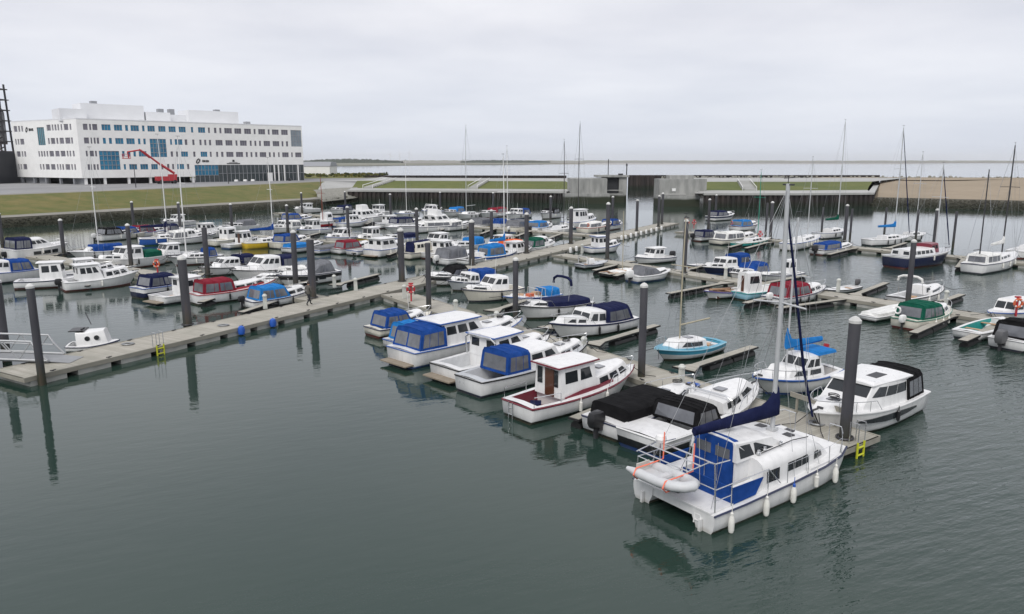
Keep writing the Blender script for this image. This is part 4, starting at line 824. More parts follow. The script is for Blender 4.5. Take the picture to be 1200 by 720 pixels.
finger(L1, (-19.62, 62.06), (-17.13, 68.23))
finger(L2, (-52.46, 113.68), (-51.30, 105.26))
finger(L2, (-38.32, 107.03), (-38.38, 98.53))
finger(L2, (-32.26, 103.39), (-32.34, 94.89))
finger(L2, (-25.44, 99.99), (-26.15, 91.52))
finger(L2, (-17.56, 94.78), (-18.62, 86.35))
finger(L2, (-12.90, 92.84), (-14.25, 84.45))
finger(L2, (-7.31, 90.08), (-9.04, 81.76))
finger(L2, (-3.04, 87.47), (-5.30, 79.27))
finger(L2, (-45.35, 112.28), (-44.32, 103.85))
finger(L2, (-29.87, 103.39), (-28.93, 110.92))
finger(L2, (-19.24, 97.84), (-18.12, 104.57))
finger(L3, (-32.59, 141.74), (-32.57, 133.24))
finger(L3, (-24.94, 135.49), (-25.02, 126.99))
finger(L3, (-16.43, 129.76), (-17.37, 121.31))
finger(L3, (-10.04, 124.48), (-11.12, 116.05))
finger(L3, (-2.72, 118.08), (-4.65, 109.80))
finger(L3, (2.62, 113.68), (0.49, 105.79))
finger(L3, (7.68, 110.92), (4.95, 102.88))
pedestal('power pedestal on the near walkway beside the first piles', -3.92, 50.41, 0.60)
pedestal('power pedestal on the near walkway beside the white hardtop cruiser', -0.99, 46.38, 0.60)
pedestal('power pedestal on the near walkway by the burgundy boat bow', 3.94, 39.36, 0.60)
pedestal('power pedestal on the near walkway at the foot of the second finger', 8.03, 33.71, 0.60)
pedestal('white power pedestal on the main walkway behind the walker', -12.89, 60.08, 0.60)
pedestal('white power pedestal on the left of the main walkway by the blue canopy', -17.88, 52.54, 0.60)
pedestal('dark power pedestal at the junction of the walkways', -8.38, 56.61, 0.60)
pedestal('power pedestal on the middle walkway by the navy hulled cabin boat', 19.39, 66.39, 0.60)
pedestal('power pedestal on the middle walkway beside the small tender', 26.72, 59.68, 0.60)
pedestal('power pedestal on the middle walkway behind the green canopied boat', 32.36, 54.16, 0.60)
pedestal('power pedestal on the main walkway beside the blue wheelhouse boat', 8.13, 85.40, 0.60)
pedestal('power pedestal on the first left walkway before the black sports cruiser', -15.04, 61.76, 0.60)
lifebuoy('red lifebuoy stand at the junction of the main and near walkways', -7.70, 55.53, -1.6, REDP, REDP)
lifebuoy('orange lifebuoy stand on the first left walkway', -33.65, 69.50, -1.6, ORNG, REDP)
lifebuoy('red lifebuoy stand at the end of the main walkway', 28.86, 117.52, -1.6, REDP, REDP)
lifebuoy('second red lifebuoy stand on the far walkway corner', 27.77, 117.52, -1.6, ORNG, REDP)
lifebuoy('red lifebuoy stand beside the teal sailing boat', 33.02, 98.43, -1.6, REDP, REDP)
lifebuoy('red and orange lifebuoy stand on the middle walkway at the right edge', 34.70, 49.84, -1.6, ORNG, REDP)
pile('thick dark pile without visible top at the very left edge by the gangway', -28.21, 39.92, 4.55, 0.45, 1)
pile('thick dark pile with a white cap at the left end of the main walkway', -23.52, 35.57, 5.00, 0.37, 1)
pile('thick pile with a white cap beside the double ended red canopied boat', -21.18, 47.13, 4.88, 0.55, 1)
pile('thick pile with a white cap rising from the near walkway before the navy canopied cruiser', 6.44, 35.42, 5.06, 0.37, 1)
pile('thick dark pile with a white cap at the outer end of the near walkway', 12.84, 27.00, 5.15, 0.43, 1)
pile('grey pile without cap standing at the head of the near walkway', -6.03, 52.54, 5.27, 0.38, 0)
pile('grey capped pile on the near walkway beside the open work boat', 0.23, 49.55, 4.50, 0.37, 1)
pile('grey capped pile on the main walkway beside the boxy white cruiser', -9.79, 64.93, 5.05, 0.56, 1)
pile('grey capped pile on the main walkway beside the bright blue wrapped boat', -4.12, 75.37, 4.96, 0.56, 1)
pile('grey capped pile on the main walkway by the green and white cabin boat', 1.68, 85.40, 5.03, 0.5, 1)
pile('grey capped pile on the main walkway left of the blue wheelhouse boat', 7.59, 95.32, 5.10, 0.5, 1)
pile('grey pile rising behind the blue and white wheelhouse boat', 10.38, 80.08, 6.50, 0.43, 1)
pile('slim grey pile just right of the blue wheelhouse boat', 16.55, 122.24, 5.24, 0.42, 1)
pile('capped grey pile near the end of the main walkway', 19.06, 113.14, 5.16, 0.42, 1)
pile('left one of the pile pair at the end of the main walkway', 23.84, 120.62, 5.45, 0.42, 1)
pile('right one of the pile pair at the end of the main walkway', 25.38, 125.60, 5.65, 0.42, 1)
pile('dark pile carrying two small birds on the middle walkway', 16.46, 70.05, 5.47, 0.43, 1)
pile('capped pile beside the navy topped motor boat', 31.16, 117.52, 5.06, 0.42, 1)
pile('capped pile beyond the navy topped motor boat', 40.52, 147.89, 4.40, 0.42, 1)
pile('slim black pile right of the teal sailing boat', 36.12, 105.29, 5.20, 0.3, 0)
pile('capped dark pile right of the teal sailing boat', 35.58, 101.75, 5.46, 0.42, 1)
pile('slim black pile behind the green sail cover', 45.11, 107.78, 4.40, 0.3, 0)
pile('capped dark pile beside the yacht with the green sail cover', 44.35, 98.43, 5.25, 0.42, 1)
pile('slim black pile beyond the royal blue speedboat', 47.09, 102.90, 4.52, 0.3, 0)
pile('slim black pile before the bright blue sail cover', 54.26, 107.78, 4.40, 0.3, 0)
pile('slim black pile behind the navy motor sailer', 55.63, 101.75, 4.47, 0.3, 0)
pile('capped dark pile at the bow of the navy motor sailer', 52.35, 91.47, 5.13, 0.42, 1)
pile('slim black pile alone in the open water right of the motor sailer', 57.04, 95.32, 4.67, 0.3, 0)
pile('thick capped pile on the middle walkway beside the green canopied boat', 29.35, 53.83, 5.26, 0.38, 1)
pile('capped grey pile at the left behind the motor yacht', -51.55, 84.60, 4.40, 0.42, 1)
pile('capped grey pile standing on the first left walkway beside the lifebuoy', -38.50, 74.12, 4.72, 0.42, 1)
pile('capped grey pile cut by the left edge of the picture', -65.87, 95.32, 4.40, 0.42, 1)
pile('capped dark pile against the stone bank at the left', -60.02, 117.52, 4.66, 0.42, 1)
pile('grey pile without cap among the white boats left of the yellow yacht', -28.69, 68.96, 4.92, 0.47, 0)
pile('capped grey pile between the trawler and the yacht in the second row', -43.88, 116.02, 4.40, 0.42, 1)
pile('capped grey pile beside the tall mast in the second row', -50.71, 113.14, 4.77, 0.42, 1)
pile('capped grey pile beside the blue canopied boat of the third row', -33.45, 110.40, 4.55, 0.42, 1)
pile('capped pale grey pile left of the walker', -18.30, 61.76, 5.20, 0.45, 1)
pile('thick grey pile without cap just behind the walker', -15.62, 56.97, 5.05, 0.58, 0)
pile('capped dark pile at the far left of the third row', -44.62, 158.05, 4.40, 0.42, 1)
pile('capped grey pile behind the maroon canopied boat', -22.52, 101.75, 4.82, 0.42, 1)
pile('capped dark pile beside the red fishing boat', -35.98, 160.82, 4.51, 0.42, 1)
pile('capped dark pile beside the flybridge motor yacht', -21.71, 132.89, 5.19, 0.42, 1)
pile('capped grey pile behind the boxy white cruiser', -12.51, 97.37, 4.86, 0.42, 1)
pile('capped dark pile before the quay wall in the middle', -15.50, 160.82, 4.40, 0.42, 1)
pile('capped dark pile before the quay wall right of the tall flybridge cruiser', -3.99, 158.05, 4.40, 0.42, 1)
pile('capped grey pile before the yacht with the round blue cushion cover', -2.70, 97.37, 4.64, 0.42, 1)
pile('capped dark pile before the gate head left of the entrance', 6.78, 130.99, 4.90, 0.42, 1)
t = thing('timber_rail', 'weathered timber rail on posts along the near walkway beside the catamaran bow', 'rail', (11.87, 30.17, .5), -1.0451); RL = 2.49
M().use(FASC).box((RL / 2, 0, .78), (RL, .07, .20)).build('plank', t, smooth=0)
for k in (.12, .5, .88): M().use(FASC).box((RL * k, .07, .42), (.09, .07, .84)).build('post', t, smooth=0)
SPA = 1.0542; B1A = -0.9574
def ladder(label, x, y, rz):
    t = thing('ladder', label, 'ladder', (x, y, 0), rz, 'yellow safety ladders')
    for s in (1, -1): M().use(YEL).tube([(s * .22, 0, -.5), (s * .22, 0, .62)], .045, 6).build('rail', t); M().use(STEEL).tube([(s * .22, 0, .6), (s * .22, .0, 1.35), (s * .22, .35, 1.35), (s * .22, .35, .5)], .022, 6).build('grab_hoop', t)
    for z in (-.2, .1, .4): M().use(YEL).tube([(-.22, 0, z), (.22, 0, z)], .04, 6).build('rung', t)
ladder('yellow ladder on the front edge of the main walkway', -20.29, 41.38, 1.054)
ladder('yellow ladder on the outer end of the near walkway', 13.17, 26.35, 0.613)
tag(M().use(BLUEP).lathe([(.05,-.34),(.2,-.26),(.24,0),(.18,.22),(.03,.30)], 10).build('fender_bag', loc=(-17.40, 46.33, .34)), 'left one of two blue bags hanging on the front edge of the main walkway', 'fender', 'blue bags on the main walkway')
tag(M().use(BLUEP).lathe([(.05,-.34),(.2,-.26),(.24,0),(.18,.22),(.03,.30)], 10).build('fender_bag', loc=(-16.10, 48.62, .34)), 'right one of two blue bags hanging on the front edge of the main walkway', 'fender', 'blue bags on the main walkway')
tag(M().use(WHITE).lathe([(.04,-.35),(.17,-.28),(.2,0),(.17,.28),(.04,.35)], 10).build('fender', loc=(7.09, 89.40, .38)), 'first white fender of the group of three before the blue wheelhouse boat', 'fender', 'white fenders in a row along the main walkway')
tag(M().use(WHITE).lathe([(.04,-.35),(.17,-.28),(.2,0),(.17,.28),(.04,.35)], 10).build('fender', loc=(7.94, 90.90, .38)), 'second white fender of the group of three before the blue wheelhouse boat', 'fender', 'white fenders in a row along the main walkway')
tag(M().use(WHITE).lathe([(.04,-.35),(.17,-.28),(.2,0),(.17,.28),(.04,.35)], 10).build('fender', loc=(8.82, 92.45, .38)), 'third white fender of the group of three before the blue wheelhouse boat', 'fender', 'white fenders in a row along the main walkway')
tag(M().use(WHITE).lathe([(.04,-.35),(.17,-.28),(.2,0),(.17,.28),(.04,.35)], 10).build('fender', loc=(15.42, 104.07, .38)), 'first white fender of the long row near the main walkway end', 'fender', 'white fenders in a row along the main walkway')
tag(M().use(WHITE).lathe([(.04,-.35),(.17,-.28),(.2,0),(.17,.28),(.04,.35)], 10).build('fender', loc=(16.24, 105.51, .38)), 'second white fender of the long row near the main walkway end', 'fender', 'white fenders in a row along the main walkway')
tag(M().use(WHITE).lathe([(.04,-.35),(.17,-.28),(.2,0),(.17,.28),(.04,.35)], 10).build('fender', loc=(17.25, 107.28, .38)), 'third white fender of the long row near the main walkway end', 'fender', 'white fenders in a row along the main walkway')
tag(M().use(WHITE).lathe([(.04,-.35),(.17,-.28),(.2,0),(.17,.28),(.04,.35)], 10).build('fender', loc=(18.29, 109.12, .38)), 'fourth white fender of the long row near the main walkway end', 'fender', 'white fenders in a row along the main walkway')
tag(M().use(WHITE).lathe([(.04,-.35),(.17,-.28),(.2,0),(.17,.28),(.04,.35)], 10).build('fender', loc=(19.37, 111.02, .38)), 'fifth white fender of the long row near the main walkway end', 'fender', 'white fenders in a row along the main walkway')
tag(M().use(WHITE).lathe([(.04,-.35),(.17,-.28),(.2,0),(.17,.28),(.04,.35)], 10).build('fender', loc=(20.49, 112.99, .38)), 'sixth white fender of the long row near the main walkway end', 'fender', 'white fenders in a row along the main walkway')
tag(M().use(WHITE).lathe([(.04,-.35),(.17,-.28),(.2,0),(.17,.28),(.04,.35)], 10).build('fender', loc=(21.64, 115.02, .38)), 'seventh white fender of the long row near the main walkway end', 'fender', 'white fenders in a row along the main walkway')
tag(M().use(WHITE).lathe([(.04,-.35),(.17,-.28),(.2,0),(.17,.28),(.04,.35)], 10).build('fender', loc=(22.84, 117.13, .38)), 'eighth white fender of the long row near the main walkway end', 'fender', 'white fenders in a row along the main walkway')
tag(M().use(WHITE).lathe([(.04,-.35),(.17,-.28),(.2,0),(.17,.28),(.04,.35)], 10).build('fender', loc=(24.08, 119.32, .38)), 'ninth white fender of the long row near the main walkway end', 'fender', 'white fenders in a row along the main walkway')
for i, (dx, dy) in enumerate(((-.12, .02), (.14, -.03))):
    t = M().use(simple('bird plumage', (.045, .045, .05), .8, 0, .3, 8)).loft([[(x, r_ * cos(q), z + r_ * sin(q)) for q in [2 * pi * k / 8 for k in range(8)]] for x, z, r_ in ((-.20, .10, .012), (-.12, .13, .035), (-.02, .15, .06), (.07, .18, .055), (.12, .235, .038), (.155, .265, .036), (.18, .265, .022), (.225, .258, .005))]).use(ORNG).tube([(0, .02, .1), (0.01, .02, -.02)], .008, 4).tube([(0, -.02, .1), (.01, -.02, -.02)], .008, 4).build('bird', loc=(16.46 + dx, 70.05 + dy, 5.63), rz=.8 + 2 * i)
    tag(t, ['dark bird perched on the pile cap of the middle walkway facing right', 'dark bird perched on the pile cap of the middle walkway facing left'][i], 'bird', 'birds on a pile')

def coil(label, x, y, m_):
    tag(M().use(m_).tube([((.20 + .012 * a) * cos(a * 2.1), (.20 + .012 * a) * sin(a * 2.1), .03 + .012 * (a % 3)) for a in [k * .35 for k in range(40)]], .022, 5).build('rope_coil', loc=(x, y, .50)), label, 'rope', 'coiled ropes on the pontoons')
coil('coiled grey rope on the near walkway beside the catamaran bow', 12.41, 28.60, WIRE)
coil('coiled blue hose on the near walkway at the foot of the second finger', 8.63, 33.85, BLUEP)
coil('coiled rope on the near walkway by the capped pile', 6.00, 37.13, WIRE)
coil('coiled blue hose on the near walkway beside the power pedestal near the hardtop cruiser', -0.55, 46.88, BLUEP)
coil('coiled rope on the main walkway before the blue bags', -18.74, 46.88, WIRE)
coil('coiled rope on the main walkway left of the yellow ladder', -22.40, 41.87, WIRE)

# gangway at the left edge
gx = thing('gangway', 'grey lattice gangway bridge landing on the left end of the walkway', 'gangway', (-24.51, 38.46, .55), pi)
for s in (1, -1):
    m = M().use(simple('galvanised steel', (.40, .41, .42), .5, .3, .3, 2)); y = .75 * s; Ln = 13
    m.tube([(0, y, .12), (Ln, y, .55)], .06, 6).tube([(.0, y, .12), (.55, y, .75), (.75, y, 1.15), (Ln, y, 1.55)], .055, 6).tube([(.55, y, .62), (Ln, y, 1.05)], .035, 6)
    n = 8
    for i in range(n):
        x0 = .75 + (Ln - .75) * i / n; x1 = .75 + (Ln - .75) * (i + .5) / n; x2 = .75 + (Ln - .75) * (i + 1) / n; zf = lambda x: .12 + .033 * x
        m.tube([(x0, y, zf(x0) + 1.0), (x1, y, zf(x1))], .032, 5).tube([(x1, y, zf(x1)), (x2, y, zf(x2) + 1.0)], .032, 5)
    m.build('side_truss', gx)
M().use(simple('galvanised grating', (.30, .31, .32), .7, .2, .3, 2)).add([(0, -.7, .06), (13, -.7, .5), (13, .7, .5), (0, .7, .06), (0, -.7, 0), (13, -.7, .44), (13, .7, .44), (0, .7, 0)], [(0, 1, 2, 3), (7, 6, 5, 4), (0, 4, 5, 1), (3, 2, 6, 7), (0, 3, 7, 4), (1, 5, 6, 2)]).build('walkway_deck', gx, smooth=0)
M().use(simple('galvanised grating', (.3, .31, .32))).add([(0, -.65, .06), (-1.1, -.65, -.03), (-1.1, .65, -.03), (0, .65, .06), (0, -.65, .02), (-1.1, -.65, -.045), (-1.1, .65, -.045), (0, .65, .02)], [(0, 1, 2, 3), (7, 6, 5, 4), (0, 4, 5, 1), (3, 2, 6, 7), (1, 5, 6, 2)]).build('ramp_plate', gx, smooth=0)
# ================================================================ THE CATAMARAN
def catz(p):
    x, y, z = p; f = (x + 4) / 8
    if z > 1: z = z - .30
    elif z > 0: z = z * .70
    return (x, y, z + (.14 * f * f if z > .3 else 0))
M.zmap = catz
K = thing('sailing_catamaran', 'white sailing catamaran with royal blue cockpit enclosure and navy boom cover in the foreground', 'catamaran', (8.13, 23.93, 0), R(36)); L = 8.0; K.scale = (.96, .925, .95)
def cat_hull(s):
    m = M(); rings = []
    for x, xo, w0, w1, zt in ((-4.0, -3.95, .30, .50, .95), (-2.5, -2.5, .36, .55, .96), (0, 0, .40, .56, 1.0), (2, 1.9, .34, .55, 1.06), (3.2, 2.9, .17, .44, 1.12), (3.98, 3.4, .02, .16, 1.16)):
        yo = s * 1.30; o = s
        rings.append([(xo, yo + .55 * o * w0, -.35), (lerp(xo, x, .4), yo + o * lerp(w0, w1, .75) , .15), (lerp(xo, x, .7), yo + o * w1 * 1.0, .5), (x, yo + o * w1, zt), (x, yo - o * w1 * .9, zt), (lerp(xo, x, .7), yo - o * w1 * .8, .5), (lerp(xo, x, .4), yo - o * w0 * .9, .15), (xo, yo - .55 * o * w0, -.35)])
    for i in range(len(rings) - 1):
        for j in range(8):
            k = (j + 1) % 8; m.use(GK if j in (0, 6, 7) else GW); m.add([rings[i][j], rings[i][k], rings[i + 1][k], rings[i + 1][j]], [(0, 1, 2, 3)])
    m.use(GW); m.add(rings[0], [tuple(range(8))]); m.add(rings[-1], [tuple(range(7, -1, -1))])
    o = m.build('hull', K, smooth=0, solid=False); bm = bmesh.new(); bm.from_mesh(o.data); bmesh.ops.remove_doubles(bm, verts=bm.verts, dist=.002); bmesh.ops.recalc_face_normals(bm, faces=bm.faces); bm.to_mesh(o.data); bm.free(); o.data.polygons.foreach_set('use_smooth', [True] * len(o.data.polygons)); o.data.set_sharp_from_angle(angle=R(40))
    M().use(GN).tube([(r_[3][0], r_[3][1] + s * .015, r_[3][2] - .02) for r_ in rings], .045, 6).build('rub_rail', K)
    M().use(GW).box((-4.05, s * 1.3, .2), (.10, .10, .75)).build('rudder', K, smooth=0)
    return rings
for s in (1, -1): rg = cat_hull(s)
m = M().use(GW)     # bridge deck with a straight front edge
m.prism([(-3.95, -1.5), (2.6, -1.5), (3.3, -1.55), (3.75, -1.35), (3.8, 0), (3.75, 1.35), (3.3, 1.55), (2.6, 1.5), (-3.95, 1.5)], .52, .99); m.build('bridge_deck', K, smooth=0)
M().use(GW).prism([(1.2, -1.78), (2.5, -1.78), (3.4, -1.62), (3.96, -1.38), (3.98, 0), (3.96, 1.38), (3.4, 1.62), (2.5, 1.78), (1.2, 1.78)], .985, 1.15).build('foredeck', K, smooth=0)
M().use(GN).tube([(3.98, 1.40, 1.10), (4.0, 0, 1.10), (3.98, -1.40, 1.10)], .04, 6).build('rub_rail', K)
# main coachroof with rounded shoulders
rings = []
for x, zt, wd, sl in ((-1.25, 2.00, 1.58, 0), (-.4, 2.06, 1.60, 0), (.8, 2.04, 1.60, 0), (1.9, 1.92, 1.55, .05), (2.5, 1.62, 1.46, .12), (2.95, 1.20, 1.36, .2)):
    h = zt - .97; half = [(x, wd, .97), (x, wd * .985, .97 + h * .62), (x, wd * .94, .97 + h * .84), (x, wd * .82, .97 + h * .96), (x, wd * .5, zt + .02), (x, 0, zt + .05)]
    rings.append(half + [(a, -b, c) for a, b, c in reversed(half[:-1])])
cr_ = M().use(GW).loft(rings).build('coachroof', K, smooth=60)
def cside(x0, x1, z0, z1, s, sk=0.):
    def P(x, z):
        for a, b in zip(rings, rings[1:]):
            if a[0][0] <= x <= b[0][0]: break
        t = (x - a[0][0]) / (b[0][0] - a[0][0]); p0 = Vector(a[0]).lerp(Vector(b[0]), t); p1 = Vector(a[1]).lerp(Vector(b[1]), t); f = (z - p0.z) / (p1.z - p0.z); q = p0.lerp(p1, f); return (q.x, q.y * s, q.z)
    return [P(x0, z0), P(x1, z0), P(x1 - sk, z1), P(x0, z1)]
for s in (1, -1):
    for x0, x1, z0, z1, sk in ((-1.05, -.72, 1.18, 1.60, 0), (-.70, -.38, 1.18, 1.60, 0), (.10, .48, 1.30, 1.62, 0), (.52, .90, 1.30, 1.62, 0), (.94, 1.36, 1.30, 1.62, .10), (1.72, 1.98, 1.30, 1.58, 0), (2.02, 2.30, 1.30, 1.52, .12)):
        M().use(GLASS).slab(cside(x0, x1, z0, z1, s, sk), .012, (0, 0, 1.4)).build('window', cr_, smooth=0)
# raised doghouse
sh_ = Shell(-2.0, .7, lambda X: 1.02, lambda X: 1.95, .68, .46, 0, .75, .88, .05); dg = sh_.mesh(M().use(GW)).build('doghouse', K, smooth=30)
for s in (1, -1):
    for u0, u1, sk in ((.08, .36, 0), (.385, .80, .28)): M().use(GLASS).cslab(*sh_.win_side(u0, u1, .16, .88, s, sk), .012, sh_.c).build('window', dg, smooth=0)
for a0, a1 in ((-.9, -.05), (.05, .9)): M().use(GLASS).cslab(*sh_.win_end(1, a0, a1, .2, .9), .012, sh_.c).build('window', dg, smooth=0)
M().use(GLASS).box((-.95, .25, 2.68), (.42, .34, .04)).build('hatch', dg, smooth=0)
for x, y in ((1.45, .6), (2.35, 0), (1.45, -.6)): M().use(DARKM).box((x, y, 2.0 if x < 2 else 1.76), (.34, .34, .05)).build('hatch', K, smooth=0)
for s in (1, -1): M().use(VARN if 0 else DARKM).tube([(-.9, s * 1.18, 2.10), (.9, s * 1.16, 2.12), (1.9, s * 1.12, 1.98)], .02, 5).build('grab_rail', K)
for x, y in ((-.95, -1.1), (-.55, -1.05), (-.9, 1.1), (.3, -1.1)): M().use(STEEL).lathe([(.07, 0), (.08, .07), (.05, .10), (.06, .15), (.01, .16)], 10, (x, y, 2.05)).build('winch', K)
# cockpit sole, aft deck and beams
M().use(GW).box((-3.45, 0, 1.0), (1.15, 3.3, .06)).build('aft_deck', K, smooth=0); M().use(GW).box((-2.05, 1.3, 1.1), (1.6, .5, .25)).build('cockpit_coaming', K, smooth=0); M().use(GW).box((-2.05, -1.3, 1.1), (1.6, .5, .25)).build('cockpit_coaming', K, smooth=0)
en = Shell(-2.02, -1.72, lambda X: .84, lambda X: .98, 1.64, 1.66, .0, .0, 1.0, .03); eo = en.mesh(M().use(CAN['b'])).build('cockpit_enclosure', K, smooth=30)
for a0, a1 in ((-.86, -.14), (.1, .86)): M().use(VINYL).cslab(*en.win_end(0, a0, a1, .66, .90), .012, en.c).build('canopy_window', eo, smooth=0)
for a_ in (-.30, .36): M().use(STEEL).tube([en.end(0, a_ - .01, .02) + Vector((-.03, 0, 0)), en.end(0, a_, .97) + Vector((-.03, 0, 0))], .016, 5).build('hoop', eo)
for s in (1, -1):
    M().use(GW).add([(-1.95, s * .86, .98), (-1.2, s * .86, .98), (-1.2, s * .86, 2.0), (-1.95, s * .86, 2.62), (-1.95, s * .93, .98), (-1.2, s * .93, .98), (-1.2, s * 1.0, 2.0), (-1.95, s * .93, 2.62)], [(0, 1, 2, 3), (7, 6, 5, 4), (0, 4, 5, 1), (1, 5, 6, 2), (2, 6, 7, 3), (3, 7, 4, 0)]).build('bulkhead', K, smooth=0)
M().use(CAN['b']).box((-2.92, -.55, 1.27), (.035, 2.1, .60)).build('dodger', K, smooth=0)
M().use(CAN['n']).box((-1.21, -1.2, 1.45), (.03, .16, .42)).build('hanging_bag', K, smooth=0)
for s in (1, -1):
    M().use(CAN['b']).slab([(-2.92, s * 1.62, .98), (-1.75, s * 1.64, 1.02), (-1.35, s * 1.62, 1.52), (-2.92, s * 1.60, 1.55)], .03, (-2, 0, 1.3)).build('dodger', K, smooth=0)
    m = M().use(STEEL); z0 = 1.05
    for x in (-3.9, -3.1, -1.2): m.tube([(x, s * 1.74, z0), (x, s * 1.72, z0 + .75)], .02, 6)
    m.tube([(-3.9, s * 1.72, 1.80), (-3.1, s * 1.72, 1.80), (-1.2, s * 1.72, 1.78)], .02, 6).tube([(-3.9, s * 1.73, 1.42), (-3.1, s * 1.73, 1.42)], .016, 6).tube([(-1.2, s * 1.72, 1.78), (-.5, s * 1.74, 1.10)], .02, 6); m.build('pushpit', K)
    m = M().use(STEEL)
    for x in (-.2, 1.0, 2.3, 3.3): m.tube([(x, s * (1.80 if x < 3 else 1.68), 1.05), (x, s * (1.78 if x < 3 else 1.66), 1.72)], .016, 6)
    m.build('stanchions', K); M().use(STEEL).tube([(-.2, s * 1.78, 1.7), (1.0, s * 1.78, 1.7), (2.3, s * 1.78, 1.71), (3.3, s * 1.66, 1.73), (3.85, s * 1.3, 1.85)], .009, 4).build('guard_wire', K)
    M().use(STEEL).tube([(3.3, s * 1.62, 1.15), (3.45, s * 1.58, 1.85), (3.88, s * 1.25, 1.9), (3.92, s * .75, 1.88), (3.92, s * .75, 1.15)], .022, 6).build('pulpit', K)
m = M().use(STEEL)       # gantry and davits over the stern
for s in (1, -1): m.tube([(-3.3, s * 1.25, 1.0), (-3.35, s * 1.2, 2.35), (-3.6, s * 1.15, 2.45), (-4.6, s * 1.1, 2.35)], .024, 7).tube([(-2.6, s * 1.2, 2.3), (-3.35, s * 1.2, 2.35)], .022, 6)
m.tube([(-3.35, 1.2, 2.35), (-3.35, -1.2, 2.35)], .028, 6).tube([(-3.95, 1.12, 2.42), (-3.95, -1.12, 2.42)], .024, 6).tube([(-4.5, 1.1, 2.36), (-4.5, -1.1, 2.36)], .02, 6).tube([(-3.3, 0, 1.0), (-3.35, 0, 2.35)], .024, 6).tube([(-3.92, 1.7, 1.82), (-3.92, .3, 1.82)], .018, 6).tube([(-3.92, -1.7, 1.82), (-3.92, -.9, 1.82)], .018, 6)
m.build('davit_gantry', K)
M().use(WHITE).lathe([(.02, -.16), (.16, -.12), (.2, 0), (.16, .12), (.02, .16)], 14, (-3.6, .95, 2.62)).build('radar_dome', K); M().use(DARKM).box((-3.5, .2, 1.18), (.5, .5, .3)).build('engine_cover', K, smooth=0)
M().use(WHITE).tube([(-3.95, -1.25, .98), (-4.02, -1.25, .25)], .02).tube([(-3.95, -1.0, .98), (-4.02, -1.0, .25)], .02).tube([(-4.0, -1.25, .4), (-4.0, -1.0, .4)], .02).tube([(-3.98, -1.25, .7), (-3.98, -1.0, .7)], .02).build('bathing_ladder', K)
# rig
MX = 1.32
M().use(ALU).tube([(MX, 0, 2.05), (MX, 0, 7.8), (MX - .1, 0, 11.05)], [.088, .088, .07], 12).build('mast', K); M().use(ALU).tube([(MX - .12, 1.1, 6.8), (MX, 0, 6.86), (MX - .12, -1.1, 6.8)], .035, 6).build('spreader', K); M().use(ALU).tube([(MX, 0, 2.72), (MX - 4.3, 0, 3.02)], .065, 8).build('boom', K)
rr = []
for i in range(12):
    t = i / 11; hh = lerp(1.10, .46, min(1, t / .12)) if t < .12 else lerp(.44, .16, (t - .12) / .88); ww = lerp(.17, .10, t); xc = MX + .14 - 4.5 * t; zc = 2.70 + .32 * t; sg = .02 * sin(i * 2.2)
    rr.append([(xc, ww, zc - .03), (xc, ww * .95, zc + hh * .4 + sg), (xc, ww * .5, zc + hh * .85), (xc, 0, zc + hh + sg), (xc, -ww * .5, zc + hh * .85), (xc, -ww * .95, zc + hh * .4 - sg), (xc, -ww, zc - .03), (xc, 0, zc - .16)])
M().use(CAN['n']).loft(rr).build('sail_cover', K, smooth=60)
M().use(CAN['n']).tube([(MX - .05, 0, 10.2), (lerp(MX, 3.75, .3), 0, 7.6), (lerp(MX, 3.75, .7), 0, 4.1), (3.9, 0, 1.95)], [.035, .045, .055, .04], 8).build('furled_jib', K)
m = M().use(WIRE); tp = (MX - .1, 0, 10.9)
m.tube([tp, (3.8, 0, 1.2)], .0085, 4)
for s in (1, -1): m.tube([tp, (-3.8, s * 1.5, 1.05)], .0085, 4).tube([tp, (MX - .12, s * 1.1, 6.8), (MX - .3, s * 1.72, 1.1)], .0085, 4).tube([(MX, 0, 6.7), (MX + .5, s * 1.72, 1.12)], .0085, 4).tube([(MX, 0, 6.7), (MX - 1.0, s * 1.72, 1.1)], .0085, 4)
m.tube([(MX - 4.1, 0, 3.0), (-3.2, .5, 1.3)], .012, 4).tube([(MX - 4.1, 0, 3.0), (-3.2, -.5, 1.3)], .012, 4).tube([(MX - 4.2, 0, 3.1), tp], .005, 4); m.build('rigging', K)
M().use(DARKM).tube([(MX - .35, 0, 11.25), (MX + .25, 0, 11.25)], .015, 5).tube([(MX - .1, 0, 11.0), (MX - .1, 0, 11.25)], .015, 5).tube([(MX - .1, -.25, 11.02), (MX - .1, .2, 11.02)], .03, 5).build('masthead_instruments', K)
m = M().use(ALU).box((MX, 0, 2.1), (.34, .3, .1)); m.build('mast_step', K, smooth=0)
M.zmap = None
def loc_to_world(o, p): a = o.rotation_euler[2]; p = (p[0] * .96, p[1] * .925, p[2]); return (o.location.x + p[0] * cos(a) - p[1] * sin(a), o.location.y + p[0] * sin(a) + p[1] * cos(a), o.location.z + p[2])
for i, (x, lab) in enumerate([(-3.35, 'white fender nearest the stern on the catamaran side'), (-1.55, 'white fender second from the stern on the catamaran side'), (-.05, 'long white fender with blue top amidships on the catamaran side'), (1.3, 'small white fender fourth from the stern on the catamaran side'), (2.5, 'white fender nearest the bow on the catamaran side')]):
    p = loc_to_world(K, (x, -1.98, -.10 + .02 * x)); o = M().use(FEND).lathe([(.02, .14), (.07, .18), (.095, .27), (.095, .58), (.06, .70), (.03, .76)] if i != 3 else [(.02, .3), (.07, .36), (.08, .7), (.02, .76)], 12).use(BLUEP if i == 2 else FEND).lathe([(.05, .72), (.05, .80), (.012, .84), (.012, 1.05)], 8).build('fender')
    o.location = p; tag(o, lab, 'fender', 'fenders hanging on the catamaran')
